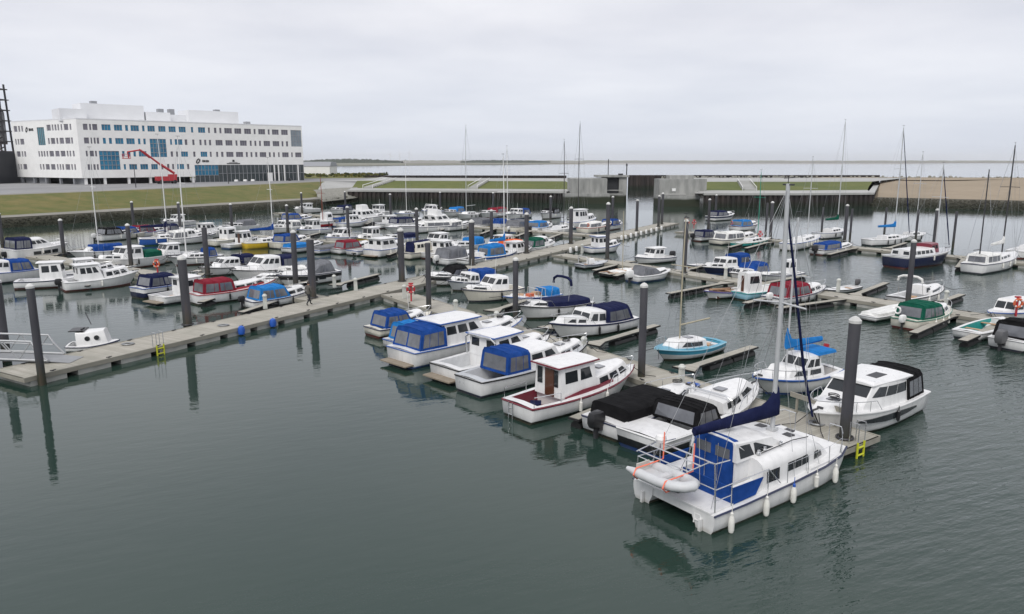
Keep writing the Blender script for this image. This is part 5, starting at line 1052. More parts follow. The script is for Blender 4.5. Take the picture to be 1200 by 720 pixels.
# inflatable dinghy slung across the stern
p = loc_to_world(K, (-4.32, .08, 1.34)); dg_ = thing('inflatable_dinghy', 'pale grey inflatable dinghy slung across the catamaran stern with orange straps', 'dinghy', p, R(36 - 90)); dg_.scale = (.92, .9, .85)
def ring_tube(pts, r): return M().use(PVC).tube(pts, r, 12)
pts = [(-1.28, .46, .0)] + [(-.7, .46, 0), (.2, .46, .02), (.75, .40, .06), (1.1, .24, .12), (1.24, 0, .15), (1.1, -.24, .12), (.75, -.40, .06), (.2, -.46, .02), (-.7, -.46, 0), (-1.28, -.46, 0)]
ring_tube(pts, [.08] + [.19] * 9 + [.08]).build('side_tube', dg_, smooth=60); M().use(PVC).prism([(-1.05, .42), (.6, .40), (1.0, 0), (.6, -.40), (-1.05, -.42)], -.10, -.02).build('floor', dg_, smooth=0); M().use(PVC).tube([(.05, -.35, .05), (.05, .35, .05)], .13, 10).build('thwart', dg_); M().use(simple('plywood', (.55, .53, .48), .6)).box((-.98, 0, .06), (.05, .62, .36)).build('transom', dg_, smooth=0)
STRAP = simple('orange strap', (.85, .20, .12), .6)
for x in (-.78, .55): M().use(STRAP).tube([(x, -.68, -.02), (x, -.55, .21), (x, 0, .20), (x, .55, .21), (x + .1, .70, .3), (x + .1, .72, 1.35)], .03, 4).tube([(x, -.68, -.02), (x, -.5, -.22), (x, .5, -.22), (x, .68, 0)], .03, 4).build('strap', dg_)
# walking person on the main walkway
def person():
    me = bpy.data.meshes.new('person'); J = {'pel': (0, 0, .93, .135), 'sp': (.02, 0, 1.13, .14), 'ch': (.03, 0, 1.33, .165), 'nk': (.05, 0, 1.50, .06), 'hd': (.075, 0, 1.60, .088), 'hd2': (.08, 0, 1.70, .085),
        'lh': (.0, .09, .90, .105), 'lk': (.20, .10, .50, .065), 'la': (.30, .10, .10, .045), 'lt': (.47, .11, .05, .04), 'rh': (.0, -.09, .90, .105), 'rk': (-.02, -.10, .50, .065), 'ra': (-.30, -.10, .16, .045), 'rt': (-.16, -.11, .04, .04),
        'ls': (.03, .19, 1.42, .07), 'le': (-.07, .25, 1.15, .052), 'lw': (.02, .27, .92, .04), 'lf': (.04, .27, .83, .035), 'rs': (.03, -.19, 1.42, .07), 're': (.02, -.25, 1.14, .052), 'rw': (.17, -.26, .95, .04), 'rf': (.21, -.26, .88, .035)}
    E_ = 'pel-sp sp-ch ch-nk nk-hd hd-hd2 pel-lh lh-lk lk-la la-lt pel-rh rh-rk rk-ra ra-rt ch-ls ls-le le-lw lw-lf ch-rs rs-re re-rw rw-rf'.split(); ks = list(J)
    me.from_pydata([J[k][:3] for k in ks], [tuple(ks.index(a) for a in e.split('-')) for e in E_], []); o = bpy.data.objects.new('person', me); C.objects.link(o)
    md = o.modifiers.new('skin', 'SKIN')
    for k, sv in zip(ks, me.skin_vertices[0].data): sv.radius = (J[k][3], J[k][3])
    me.skin_vertices[0].data[0].use_root = True; o.modifiers.new('sub', 'SUBSURF').levels = 2; o.modifiers['sub'].render_levels = 2
    m, t, b = nodes('person clothes'); s = t.nodes.new('ShaderNodeSeparateXYZ'); t.links.new(t.nodes.new('ShaderNodeTexCoord').outputs['Object'], s.inputs[0])
    c = ramp(t, math_(t, 'MULTIPLY', s.outputs[2], .5), [(0, (.012, .012, .014)), (.06, (.014, .016, .022)), (.43, (.09, .085, .075)), (.762, (.42, .25, .18))]); t.nodes[-2].color_ramp.interpolation if 0 else None
    for n in t.nodes:
        if n.type == 'VALTORGB': n.color_ramp.interpolation = 'CONSTANT'
    t.links.new(c, b.inputs['Base Color']); b.inputs['Roughness'].default_value = .85; me.materials.append(m)
    M().use(simple('dark hair', (.05, .04, .035), .8)).lathe([(.098, 1.62), (.105, 1.70), (.08, 1.77), (.02, 1.80)], 12, (.06, 0, 0)).build('hair', o)
    return o
po = person(); po.location = (-15.03, 53.66, .52); po.rotation_euler = (0, 0, R(60)); tag(po, 'person in a grey jacket and dark trousers walking along the main walkway', 'person')

# ================================================================ THE MOORED BOATS
def red_extras(r, L, B, hb, sh):
    X = (.24 - .5) * L; z = sh(.24)
    M().use(VARN).box((X - .02, -.1, z + .62), (.04, .56, 1.25)).build('door', r, smooth=0); M().use(GLASS).box((X - .02, -.52, z + .85), (.03, .22, .75)).build('window', r, smooth=0); M().use(GLASS).box((X - .02, .52, z + .85), (.03, .3, .75)).build('window', r, smooth=0)
    for s in (1, -1):
        m = M().use(GBR)
        for a, b in ((.26, .40), (.40, .54), (.54, .68)):
            Xa, Xb = (a - .5) * L, (b - .5) * L; h0, h1 = (lerp(.05, .34, (a - .26) / .28) if a < .54 else .16), (lerp(.05, .34, (b - .26) / .28) if b < .53 else .16)
            m.slab([(Xa, s * hb(a) * .76, sh(a) - .02), (Xb, s * hb(b) * .76, sh(b) - .02), (Xb, s * hb(b) * .74, sh(b) + h1), (Xa, s * hb(a) * .74, sh(a) + h0)], .03, (Xa, 0, .5))
        m.build('burgundy_panel', r, smooth=0)
        M().use(STEEL).tube([(-L / 2 + .1, s * hb(.02) * .95, sh(0)), (-L / 2 + .1, s * hb(.02) * .95, sh(0) + .45), ((.2 - .5) * L, s * hb(.2) * .95, sh(.2) + .42), ((.2 - .5) * L, s * hb(.2) * .95, sh(.2))], .018, 5).build('stern_rail', r)
    M().use(STEEL).tube([(-L / 2 - .06, .5, .75), (-L / 2 - .06, .5, -.1)], .02).tube([(-L / 2 - .06, .25, .75), (-L / 2 - .06, .25, -.1)], .02).tube([(-L / 2 - .06, .25, .2), (-L / 2 - .06, .5, .2)], .018).tube([(-L / 2 - .06, .25, .5), (-L / 2 - .06, .5, .5)], .018).build('ladder', r)
def white_extras(r, L, B, hb, sh):
    for s in (1, -1):
        m = M().use(GLASS); ts = [.2, .32, .44, .56, .68, .78]
        for a, b in zip(ts, ts[1:]):
            Xa, Xb = (a - .5) * L, (b - .5) * L; th = lambda t: .03 + .11 * sin(pi * (t - .18) / .62)
            m.slab([(Xa, s * (hb(a) * .995 + .0), .62 * sh(a) - th(a)), (Xb, s * hb(b) * .99, .62 * sh(b) - th(b)), (Xb, s * hb(b) * 1.0, .62 * sh(b) + th(b)), (Xa, s * hb(a) * 1.0, .62 * sh(a) + th(a))], .015, (Xa, 0, .6))
        m.build('hull_window', r, smooth=0)
    M().use(STEEL).tube([(-L / 2 - .05, .7, .9), (-L / 2 - .3, .7, .9), (-L / 2 - .3, -.7, .9), (-L / 2 - .05, -.7, .9)], .02).build('stern_rail', r); M().use(GLASS).lathe([(.26, 0), (.24, .03), (.01, .035)], 14, ((.80 - .5) * L, 0, sh(.8) + .30)).build('hatch', r)
def awning_extras(r, L, B, hb, sh):
    s = Shell((.10 - .5) * L, (.34 - .5) * L, lambda X: B * .30, lambda X: sh(.2) + .95, .14, .18, .0, .05, soft=True); s.mesh(M().use(CAN['l'])).build('awning', r, smooth=40)
    for x in (.12, .32):
        for q in (1, -1): M().use(STEEL).tube([((x - .5) * L, q * B * .28, sh(.2)), ((x - .5) * L, q * B * .28, sh(.2) + 1.0)], .018, 5).build('awning_pole', r)
    M().use(REDP).box((-L / 2 - .1, -.3, sh(0) + .85), (.02, .3, .42), .3).build('flag', r, smooth=0); M().use(STEEL).tube([(-L / 2 + .05, -.15, sh(0)), (-L / 2 - .12, -.15, sh(0) + 1.1)], .012, 5).build('flag_staff', r)
def gear_extras(r, L, B, hb, sh):
    rnd = random.Random(4)
    for k in range(6):
        M().use([ORNG, PALEW, WHITE][k % 3]).box(((.30 + .09 * k - .5) * L, rnd.uniform(-.45, .45), .55 + .06 * (k % 2)), (rnd.uniform(.3, .6), rnd.uniform(.3, .5), rnd.uniform(.18, .35)), rnd.random()).build('gear_box', r, smooth=0)
    for x in (.32, .46): M().use(STEEL).tube([((x - .5) * L, hb(x) * .8, sh(x)), ((x - .5) * L, hb(x) * .7, sh(x) + .6), ((x - .5) * L, -hb(x) * .7, sh(x) + .6), ((x - .5) * L, -hb(x) * .8, sh(x))], .03, 6).build('hoop', r)
def wood_deck(r, L, B, hb, sh):
    for s in (1, -1): M().use(PALEW).loft([[((t - .5) * L, s * hb(t) * .97, sh(t) + .012), ((t - .5) * L, s * hb(t) * .6, sh(t) + .02)] for t in [i / 8 * .96 for i in range(9)]], caps=False, closed=False).build('wooden_side_deck', r, smooth=0)
    M().use(PALEW).prism([((.55 - .5) * L, hb(.55) * .9), ((.75 - .5) * L, hb(.75) * .9), (.46 * L, .05), (.46 * L, -.05), ((.75 - .5) * L, -hb(.75) * .9), ((.55 - .5) * L, -hb(.55) * .9)], sh(.7), sh(.7) + .06).build('foredeck', r, smooth=0)
def violet_bow(r, L, B, hb, sh):
    for s in (1, -1): M().use(VARN).tube([((t - .5) * L, s * hb(t) * .9, sh(t) + .02) for t in [i / 10 * .95 for i in range(11)]], .05, 5).build('gunwale', r)
    M().use(PALEW).tube([(-.2 * L, .3, sh(.3) + .1), (.38 * L, .1, sh(.85) + .14)], .035, 6).build('oar', r); M().use(PALEW).tube([(-.25 * L, -.25, sh(.3) + .1), (.36 * L, -.05, sh(.85) + .14)], .035, 6).build('oar', r)
def mizzen(r, L, B, hb, sh):
    X = (.14 - .5) * L; M().use(DARKM).tube([(X, 0, 1.0), (X - .25, 0, 10.2)], [.07, .05], 8).build('mizzen_mast', r); M().use(DARKM).tube([(X, 0, 2.3), (X - 1.8, 0, 2.35)], .04).build('mizzen_boom', r)
    for s in (1, -1): M().use(STEEL).tube([(X - .25, 0, 10.1), (X, s * B * .4, 1.0)], .012, 4).build('mizzen_stay', r)
def red_band(r, L, B, hb, sh):
    for s in (1, -1):
        m = M().use(GR)
        for a, b in ((.42, .55), (.55, .68), (.68, .80)): Xa, Xb = (a - .5) * L, (b - .5) * L; m.slab([(Xa, s * hb(a) * .80, sh(a)), (Xb, s * hb(b) * .80, sh(b)), (Xb, s * hb(b) * .78, sh(b) + .16), (Xa, s * hb(a) * .78, sh(a) + .16)], .03, (Xa, 0, .6))
        m.build('red_band', r, smooth=0)
    M().use(RUB).lathe([(.02, -.03), (.2, -.02), (.2, .02), (.02, .03)], 12, (0, 0, -.05)).build('exhaust', r)
def hull_windows(r, L, B, hb, sh):
    for s in (1, -1):
        for a, b in ((.30, .42), (.45, .58), (.61, .72)): Xa, Xb = (a - .5) * L, (b - .5) * L; M().use(GLASS).slab([(Xa, s * hb(a) * .985, .45 * sh(a)), (Xb, s * hb(b) * .975, .45 * sh(b)), (Xb, s * hb(b) * .998, .74 * sh(b)), (Xa, s * hb(a) * .998, .74 * sh(a))], .015, (Xa, 0, .6)).build('hull_window', r, smooth=0)
def white_transom(r, L, B, hb, sh):
    M().use(GW).loft([[(-L / 2 - d, hb(0) * k * cos(a), .55 + .42 * k * sin(a)) for a in [2 * pi * q / 16 for q in range(16)]] for d, k in ((-.02, .98), (.05, .94), (.06, .5))]).build('transom', r)
def portholes(r, L, B, hb, sh):
    for s in (1, -1):
        for x in (.44, .62): M().use(GLASS).loft([[((x - .5) * L + .14 * cos(a), s * (hb(x) * .80 + o), sh(x) + .42 + .14 * sin(a)) for a in [2 * pi * q / 14 for q in range(14)]] for o in (-.02, .03)]).build('porthole', r, smooth=0)
    X = (.22 - .5) * L; M().use(BLKP).box((X + .22, 0, sh(.3) + .55), (.08, .5, .8)).build('cabin_door', r, smooth=0); M().use(BLKP).box((X, 0, sh(.3) + .86), (.8, B * .66, .05)).build('awning', r, smooth=0); M().use(DARKM).tube([(X + .7, 0, 1.6), (X + .4, .2, 2.3)], .025).build('antenna', r)
boat('small white boat with a royal blue canopy at the head of the near row', -7.22, 47.52, 44.0, 4.75, group='boats along the near walkway', name='motor_boat', B=2.1, hull='c', fs=.6, **CUDDY('b'), fend=1, shade=1)
boat('small white boat with a faded bright blue canopy tucked behind the big blue canopied cruiser', -5.62, 43.86, 44.0, 4.16, group='boats along the near walkway', name='motor_boat', B=2.1, fs=.6, **CUDDY('l'))
boat('large white cruiser with blue framed canopy and blue roof line in the near row', -2.74, 42.52, 46.0, 9.60, group='boats along the near walkway', name='cabin_cruiser', B=2.9, fs=.95, fb=1.25, bandc=None, rub='b', platform=True, ck=(.05,.32), cab=[(.22,.56,1.22,.84,.0,.5,3,'far','w'),(.54,.92,.34,.70,.1,1.2,2,'h','w')], roofs='b', can=[(.04,.23,1.12,1.22,'b',1,2,.94,.30,.0)], fend=1, shade=1)
boat('white wheelhouse cruiser with open aft cockpit and blue roof line in the near row', -0.65, 38.97, 45.0, 7.87, group='boats along the near walkway', name='cabin_cruiser', B=2.7, fs=.8, fb=1.15, rub='k', platform=True, **OPENSALOON(), roofs='b', arch=(.33,1.15,STEEL))
boat('white round sterned boat with a boxy royal blue canopy beside the burgundy boat', 1.05, 36.98, 44.0, 8.72, group='boats along the near walkway', name='cabin_cruiser', B=2.7, fs=.85, fb=1.2, bandc=None, rub='k', tr=.74, ck=(.05,.4), cab=[(.35,.64,.85,.80,.05,.6,2,'fa','w'),(.62,.92,.34,.68,.1,.8,2,'h','w')], deckc='g', can=[(.19,.36,1.12,1.05,'b',1,1,.82,.15,.0)], fend=1, shade=1)
boat('white and burgundy wheelhouse boat with a brown wooden door in the near row', 3.12, 32.91, 41.0, 7.68, group='boats along the near walkway', name='cabin_cruiser', B=2.55, fs=.78, fb=1.12, tr=.78, top='u', rub='u', inner='u', ck=(.05,.27), cab=[(.24,.53,1.38,.72,.0,.10,2,'fr','w'),(.53,.92,.52,.70,.0,.9,3,'h','w')], roofs='u', extras=red_extras)
boat('white speedboat under a flat black cover with a black outboard motor in the near row', 5.99, 30.64, 42.0, 6.49, group='boats along the near walkway', name='speedboat', B=2.35, fs=.7, fb=.95, ck=(.08,.5), cab=[(.5,.93,.26,.72,.1,2.2,1,'h','w')], tarp=(.08,.60,.60,'k'), ob=(1.15,0,'k'), rub='n', hatch=True)
boat('white cruiser with black hull sides and black camper canopy beside the catamaran', 8.02, 29.59, 42.0, 8.42, group='boats along the near walkway', name='cabin_cruiser', B=2.6, fs=.78, fb=1.15, hull='k', top='w', bandc='w', rub='w', ck=(.2,.52), cab=[(.5,.93,.45,.76,.1,1.6,2,'fh','w')], can=[(.25,.44,.74,.66,'k',1,1,.90,.24,.30)], arch=(.56,.62,STEEL), tr=.88)
boat('large white motor cruiser with dark wraparound windows and solar panels at the walkway end', 14.96, 30.31, 217.0, 7.45, group='boats along the near walkway', name='cabin_cruiser', B=2.75, fs=.95, fb=1.25, rub='w', full=2.6, ck=(.04,.26), cab=[(.26,.74,1.0,.86,.0,1.1,3,'frp','w'),(.72,.94,.26,.72,.1,1.2,0,'h','w')], can=[(.06,.28,1.1,1.05,'k',1,1,.9,.2,.0)], bandc=None, wgap=.03, extras=white_extras)
boat('white pocket sailing yacht with a blue stripe and bright blue sail cover and awning', 13.87, 35.14, 212.0, 5.67, group='boats along the near walkway', name='sailing_yacht', B=2.5, fs=.72, fb=1.0, top='b', boot='b', rub='b', tr=.66, rake=.16, ck=(.06,.3), cab=[(.26,.72,.42,.68,.1,.8,2,'','w'),(.28,.56,.95,.6,.1,.7,2,'fa','w')], mast=(.60,8.4,1.2,.06,'a'), boom=(2.6,2.15), cover='l', extras=awning_extras)
boat('pale blue and white sailing boat with a tan mast moored inside the near finger', 10.03, 41.23, 217.0, 5.26, group='boats along the near walkway', name='sailing_yacht', B=2.2, fs=.6, fb=.85, hull='w', top='s', bandc='s', rub='l', tr=.7, rake=.16, ck=(.06,.34), cab=[(.32,.80,.42,.66,.1,1.2,1,'h','w')], deckc='s', mast=(.62,7.9,.9,.05,'o'), boom=(2.6,1.9), inner='s')
boat('white cruiser with a navy rubbing strake and a rounded navy canopy on the near finger', 5.18, 47.13, 215.0, 6.92, group='boats along the near walkway', name='cabin_cruiser', B=2.6, fs=.75, fb=1.1, top='n', rub='n', tr=.7, ck=(.05,.42), cab=[(.42,.66,.80,.78,.1,.5,2,'f','w'),(.42,.90,.36,.72,.1,.8,4,'h','w')], can=[(.08,.45,1.02,.95,'n',1,1,.9,.5,.1)])
boat('white speedboat with a flat navy cover and folded navy bimini', 2.96, 52.60, 215.0, 6.22, group='boats along the near walkway', name='speedboat', B=2.4, fs=.8, fb=1.1, rub='k', ck=(.08,.5), cab=[(.5,.93,.3,.74,.1,2.2,1,'f','w')], tarp=(.06,.68,.42,'n'), bimini=(.36,1.95,'n'))
boat('open work boat with orange gear and a bright blue cover behind the navy covered speedboat', 1.48, 57.80, 215.0, 5.23, group='boats along the near walkway', name='motor_boat', B=1.9, fs=.5, fb=.75, inner=PALEW, thwarts=2, tarp=(.05,.3,.6,'l'), rails=True, extras=gear_extras)
boat('white hardtop cruiser with a raked windscreen near the junction', -1.77, 58.93, 215.0, 5.37, group='boats along the near walkway', name='cabin_cruiser', B=2.5, fs=.85, fb=1.15, ck=(.05,.3), cab=[(.28,.62,1.05,.82,.0,.75,2,'fa','w'),(.60,.92,.28,.7,.1,1,1,'h','w')], fend=1, shade=1)
boat('dark decked cruiser with many small cabin windows and a royal blue awning near the junction', -3.69, 63.85, 215.0, 4.55, group='boats along the near walkway', name='cabin_cruiser', B=2.5, fs=.7, fb=1.0, hull='g', deckc='g', top='w', cab=[(.40,.64,.75,.8,.1,.4,2,'fa','w'),(.62,.9,.34,.7,.1,.8,3,'h','w')], tarp=(.03,.40,1.05,'b'))
boat('white and black sports cruiser with an open black hood nearest the junction', -5.87, 66.64, 215.0, 4.82, group='boats along the near walkway', name='speedboat', B=2.5, fs=.8, fb=1.0, hull='w', bandc='k', top='w', ck=(.06,.48), cab=[(.46,.93,.26,.74,.1,2.2,1,'h','w')], can=[(.1,.56,.85,.75,'k',2,1,.88,.5,.7)])
boat('blue and white wheelhouse boat with a blue roof beside the main walkway', 11.33, 90.74, 30.0, 5.07, group='boats along the middle walkway', name='fishing_boat', B=2.4, fs=.75, fb=1.05, top='b', rub='b', bandc=None, ck=(.05,.3), cab=[(.22,.50,1.25,.7,.0,.1,2,'far','w'),(.5,.88,.5,.66,.1,.6,2,'h','w')], roofs='b')
boat('grey rigid inflatable boat moored beside the wooden sailing dinghy', 8.63, 77.54, 36.0, 3.97, group='boats along the middle walkway', name='inflatable_boat', cat='boat', B=1.9, fs=.45, fb=.6, hull='g', deckc='g', inner='g', cab=[(.3,.5,.5,.3,.1,.3,0,'','w')], arch=(.15,.8,ALU), rails=False, thwarts=2)
boat('varnished wooden sailing dinghy with a tan mast and dark hull', 10.40, 71.20, 36.0, 3.85, group='boats along the middle walkway', name='sailing_dinghy', B=1.7, fs=.5, fb=.7, hull='k', deckc=None, inner=PALEW, top=None, rub='c', tarp=(.3,.85,.14,'w'), thwarts=2, rails=False, mast=(.62,6.3,.4,.045,'o'), stays=False, extras=wood_deck)
boat('silver grey speedboat with a black hood and a white outboard motor', 13.13, 69.03, 36.0, 5.13, group='boats along the middle walkway', name='speedboat', B=2.1, fs=.65, fb=.85, ck=(.08,.5), cab=[(.5,.93,.22,.74,.1,2.2,1,'','w')], can=[(.14,.62,.85,.6,'g',2,1,.88,.4,1.0)], ob=(1.2,0,'w'), rails=False)
boat('open wooden boat with a violet bow and varnished interior', 17.38, 59.91, 216.0, 4.65, group='boats along the middle walkway', name='rowing_boat', B=2.0, fs=.5, fb=.8, hull='w', top='p', bandc=None, ck=(.08,.80), inner=VARN, thwarts=3, rails=False, rub='p', extras=violet_bow)
boat('white wheelhouse fishing boat with a pale blue hull and brown door', 20.58, 60.21, 36.0, 5.64, group='boats along the middle walkway', name='fishing_boat', B=2.1, fs=.65, fb=.85, hull='l', rub='t', tr=.75, ck=(.42,.75), inner='w', cab=[(.06,.36,1.55,.62,.0,.05,1,'fd','w')], rails=False)
boat('white boat with a red canopy behind the catamaran mast', 23.09, 58.56, 36.0, 7.39, group='boats along the middle walkway', name='motor_boat', B=2.2, fs=.65, fb=.9, **CUDDY('r'))
boat('long white covered dinghy with an upturned lid beside the green canopied boat', 26.67, 51.73, 34.0, 4.48, group='boats along the middle walkway', name='dinghy', B=1.5, fs=.42, fb=.62, tarp=(.04,.94,.28,'w'), rails=False)
boat('cream boat with a green canopy and green gunwale', 28.58, 49.90, 36.0, 6.22, group='boats along the middle walkway', name='motor_boat', B=2.4, hull='c', rub='e', fs=.7, fb=.95, tr=.72, **CUDDY('e'))
boat('open white boat with a bright teal interior', 30.53, 46.54, 36.0, 5.37, group='boats along the middle walkway', name='motor_boat', B=2.0, fs=.6, fb=.85, ck=(.10,.86), inner='t', thwarts=2, rails=False, rub='w', tr=.8)
boat('white speedboat with a black canopy and a grey outboard motor at the right edge', 31.34, 43.97, 36.0, 5.31, group='boats along the middle walkway', name='speedboat', B=2.3, fs=.7, fb=.95, **CUDDY('k'), ob=(1.35,.2,'g'))
boat('small white pilot boat with a rounded hardtop and black outboard motor', 15.50, 80.85, 214.0, 5.62, group='boats along the middle walkway', name='motor_boat', B=2.1, fs=.6, fb=.9, ck=(.05,.35), cab=[(.34,.62,1.05,.8,-.12,.35,2,'fr','w'),(.6,.92,.22,.7,.1,1,0,'h','w')], ob=(1.1,0,'k'), rails=False)
boat('white cabin boat with a navy lower hull and a blue stern canopy', 21.21, 73.39, 214.0, 6.31, group='boats along the middle walkway', name='cabin_cruiser', B=2.3, fs=.7, fb=.95, hull='n', top='w', bandc=None, cab=[(.34,.64,.85,.8,.05,.5,2,'fa','w'),(.62,.9,.32,.7,.1,.8,2,'h','w')], can=[(.03,.30,1.15,1.15,'b',1,1,.9,.1,.05)])
boat('white boat with a tall royal blue canopy facing the middle walkway', 22.08, 68.68, 214.0, 4.98, group='boats along the middle walkway', name='motor_boat', B=2.3, hull='w', fs=.7, fb=.95, rub='k', **CUDDY('b'))
boat('low white workboat with a tiny white wheelhouse behind the catamaran mast', 25.12, 68.97, 214.0, 5.83, group='boats along the middle walkway', name='motor_boat', B=2.0, fs=.55, fb=.8, ck=(.05,.3), cab=[(.12,.34,1.3,.45,.05,.05,1,'fa','w'),(.45,.9,.2,.7,.1,.8,1,'','w')], rails=False)
boat('small open tender lying at the middle walkway beside the red canopied boat', 27.97, 62.05, 214.0, 4.72, group='boats along the middle walkway', name='dinghy', B=1.4, fs=.38, fb=.5, thwarts=2, rails=False, ob=(.8,0,'g'))
boat('white sports boat with a folded white bimini hoop beside a tall pile', 32.85, 58.47, 36.0, 7.07, group='boats along the middle walkway', name='speedboat', B=2.3, fs=.65, fb=.9, ck=(.06,.46), cab=[(.46,.93,.28,.74,.1,1.8,1,'fh','w'),(.40,.56,.65,.6,.1,.6,1,'f','w')], bimini=(.22,1.5,'w'))
boat('small white cabin boat with three side windows behind the lifebuoy at the right edge', 35.80, 51.70, 214.0, 7.32, group='boats along the middle walkway', name='motor_boat', B=2.1, fs=.6, fb=.85, ck=(.05,.3), cab=[(.28,.72,.8,.8,.05,.6,3,'fa','w')], rails=False)
boat('tiny white tender tied to the finger beside a grey topped pile', 19.14, 77.01, 214.0, 2.26, group='boats along the middle walkway', name='dinghy', B=1.2, fs=.34, fb=.45, thwarts=1, rails=False)
boat('small white motor boat with a folded navy canopy at the far walkway', 27.93, 104.78, 36.0, 5.65, group='boats along the far walkway', name='motor_boat', B=2.2, fs=.6, fb=.85, **CUDDY('n'))
boat('cream cabin cruiser with a white canopy at the far walkway', 30.94, 101.52, 36.0, 9.17, group='boats along the far walkway', name='cabin_cruiser', B=2.6, fs=.7, fb=1.0, hull='c', bandc=None, boot='n', rub='n', **CUDDY('w'))
boat('teal hulled sailing boat with a green mast at the far walkway', 32.04, 98.05, 36.0, 7.58, group='boats along the far walkway', name='sailing_yacht', B=2.2, fs=.6, fb=.9, hull='t', rub='c', **SAIL(), mast=(.62,9.6,.9,.06,'e'))
boat('navy topped motor boat on the outer side of the far walkway', 39.98, 141.27, 36.0, 6.97, group='boats along the far walkway', name='motor_boat', B=2.8, fs=.9, fb=1.2, bandc='n', **CUDDY('n'))
boat('red and white boat with a bright blue awning at the far walkway', 38.02, 120.32, 36.0, 6.11, group='boats along the far walkway', name='motor_boat', B=2.5, fs=.8, fb=1.1, top='r', **CUDDY('l'))
boat('white sailing yacht with bare mast and many fenders at the far walkway', 38.30, 96.88, 50.0, 12.50, group='boats along the far walkway', name='sailing_yacht', B=2.8, fs=.95, fb=1.15, **SAIL(), mast=(.6,11.3,1.3,.07,'a'), boom=(2.8,2.3), fend=4)
boat('white sailing yacht with a green sail cover and the tallest mast', 47.02, 108.79, 36.0, 7.49, group='boats along the far walkway', name='sailing_yacht', B=2.8, fs=.9, fb=1.15, top='b', **SAIL(), mast=(.68,16.6,1.3,.085,'a'), boom=(3.2,2.6), cover='e')
boat('white speedboat with royal blue seats and a black outboard motor at the far walkway', 39.49, 90.13, 36.0, 7.92, group='boats along the far walkway', name='speedboat', B=2.2, fs=.65, fb=.9, **SPORT('b'), ob=(1.3,0,'k'))
boat('white yacht with a bright blue sail cover beyond the far walkway', 50.61, 99.26, 22.0, 7.79, group='boats along the far walkway', name='sailing_yacht', B=2.8, fs=.85, fb=1.1, **SAIL(), mast=(.62,15.3,1.3,.085,'a'), boom=(3.0,2.4), cover='l', jib='n')
boat('navy hulled motor sailer with a maroon deckhouse and white bulwark', 44.40, 79.49, 30.0, 9.94, group='boats along the far walkway', name='motor_sailer', cat='sailboat', B=3.1, fs=1.25, fb=1.6, hull='n', top='w', boot='u', rub='w', tr=.9, ck=(.04,.3), cab=[(.10,.54,.62,.78,.1,.2,5,'a','w'),(.50,.66,1.0,.6,.05,.2,2,'f','u')], deckc='g', mast=(.72,10.6,1.6,.07,'a'), jib='n')
boat('white ketch with two grey masts and a white sail cover', 50.49, 76.83, 40.0, 12.50, group='boats along the far walkway', name='ketch', cat='sailboat', B=3.2, fs=1.0, fb=1.3, **SAIL(), mast=(.66,12.6,1.4,.09,'k'), boom=(3.4,2.5), cover='w', can=[(.08,.34,.9,.9,'w',1,1,.8,.2,.2)], fend=3, extras=mizzen)
boat('white sailing yacht with a pale mast just outside the right edge at the far walkway', 61.77, 87.51, 36.0, 9.74, group='boats along the far walkway', name='sailing_yacht', B=2.8, fs=.9, fb=1.15, **SAIL(), mast=(.45,13,1.3,.08,'a'))
boat('slim white sailing yacht half hidden behind the navy motor sailer', 56.64, 104.69, 30.0, 6.28, group='boats along the far walkway', name='sailing_yacht', B=2.4, fs=.8, fb=1.0, **SAIL(), mast=(.62,12,1.2,.06,'a'))
boat('white cruiser with a royal blue windscreen awning cut by the left edge', -47.44, 67.60, 237.0, 5.90, group='boats along the first left walkway', name='cabin_cruiser', B=3.0, fs=1.0, fb=1.3, rub='b', **TRUNK('b'))
boat('small white fishing boat with a blue belt and brown cabin door at the left', -40.87, 65.26, 20.0, 5.90, group='boats along the first left walkway', name='fishing_boat', B=2.3, fs=.7, fb=.95, top='b', ck=(.05,.34), cab=[(.34,.64,1.5,.7,.0,.1,2,'fdr','w')], rails=False)
boat('white displacement cruiser with a row of small cabin windows at the left', -36.55, 65.04, 43.0, 6.15, group='boats along the first left walkway', name='cabin_cruiser', B=2.7, fs=.85, fb=1.2, tr=.75, rub='w', ck=(.05,.22), cab=[(.18,.50,1.3,.76,.0,.35,3,'far','w'),(.50,.88,.62,.7,.0,.6,3,'h','w')])
boat('white boat with a dark blue hull base and navy canopy beside the capped pile', -28.97, 61.78, 57.0, 5.90, group='boats along the first left walkway', name='motor_boat', B=2.3, fs=.9, fb=1.15, hull='n', top='w', bandc='w', **CUDDY('n'))
boat('white cruiser with a pointed hardtop hidden behind the tall grey pile', -26.16, 59.22, 57.0, 5.90, group='boats along the first left walkway', name='cabin_cruiser', B=2.5, fs=.7, fb=1.0, platform=True, **OPENSALOON())
boat('white double ended boat with a red canopy and red trim', -22.52, 59.37, 48.0, 7.08, group='boats along the first left walkway', name='cabin_cruiser', B=2.5, fs=.85, fb=1.2, rub='r', tr=.72, inner='r', ck=(.05,.42), cab=[(.40,.88,.40,.72,.1,.8,3,'','w')], can=[(.06,.42,1.05,1.0,'r',2,1,.92,.15,.2)], fend=2, shade=1, extras=red_band)
boat('white boat with a bright royal blue canopy by the main walkway', -18.18, 57.23, 48.0, 5.90, group='boats along the first left walkway', name='motor_boat', B=2.3, fs=.65, fb=.95, **CUDDY('l'))
boat('white motor yacht with a navy stern canopy and dark hull windows at the far left', -54.75, 85.17, 57.0, 6.56, group='boats along the first left walkway', name='motor_yacht', B=3.4, fs=1.3, fb=1.6, bandc=None, ck=(.04,.3), cab=[(.28,.70,1.0,.8,.0,1.3,3,'fa','w'),(.68,.93,.2,.7,.1,1,0,'','w')], can=[(.04,.3,1.3,1.3,'n',2,2,.9,.2,.0)], extras=hull_windows)
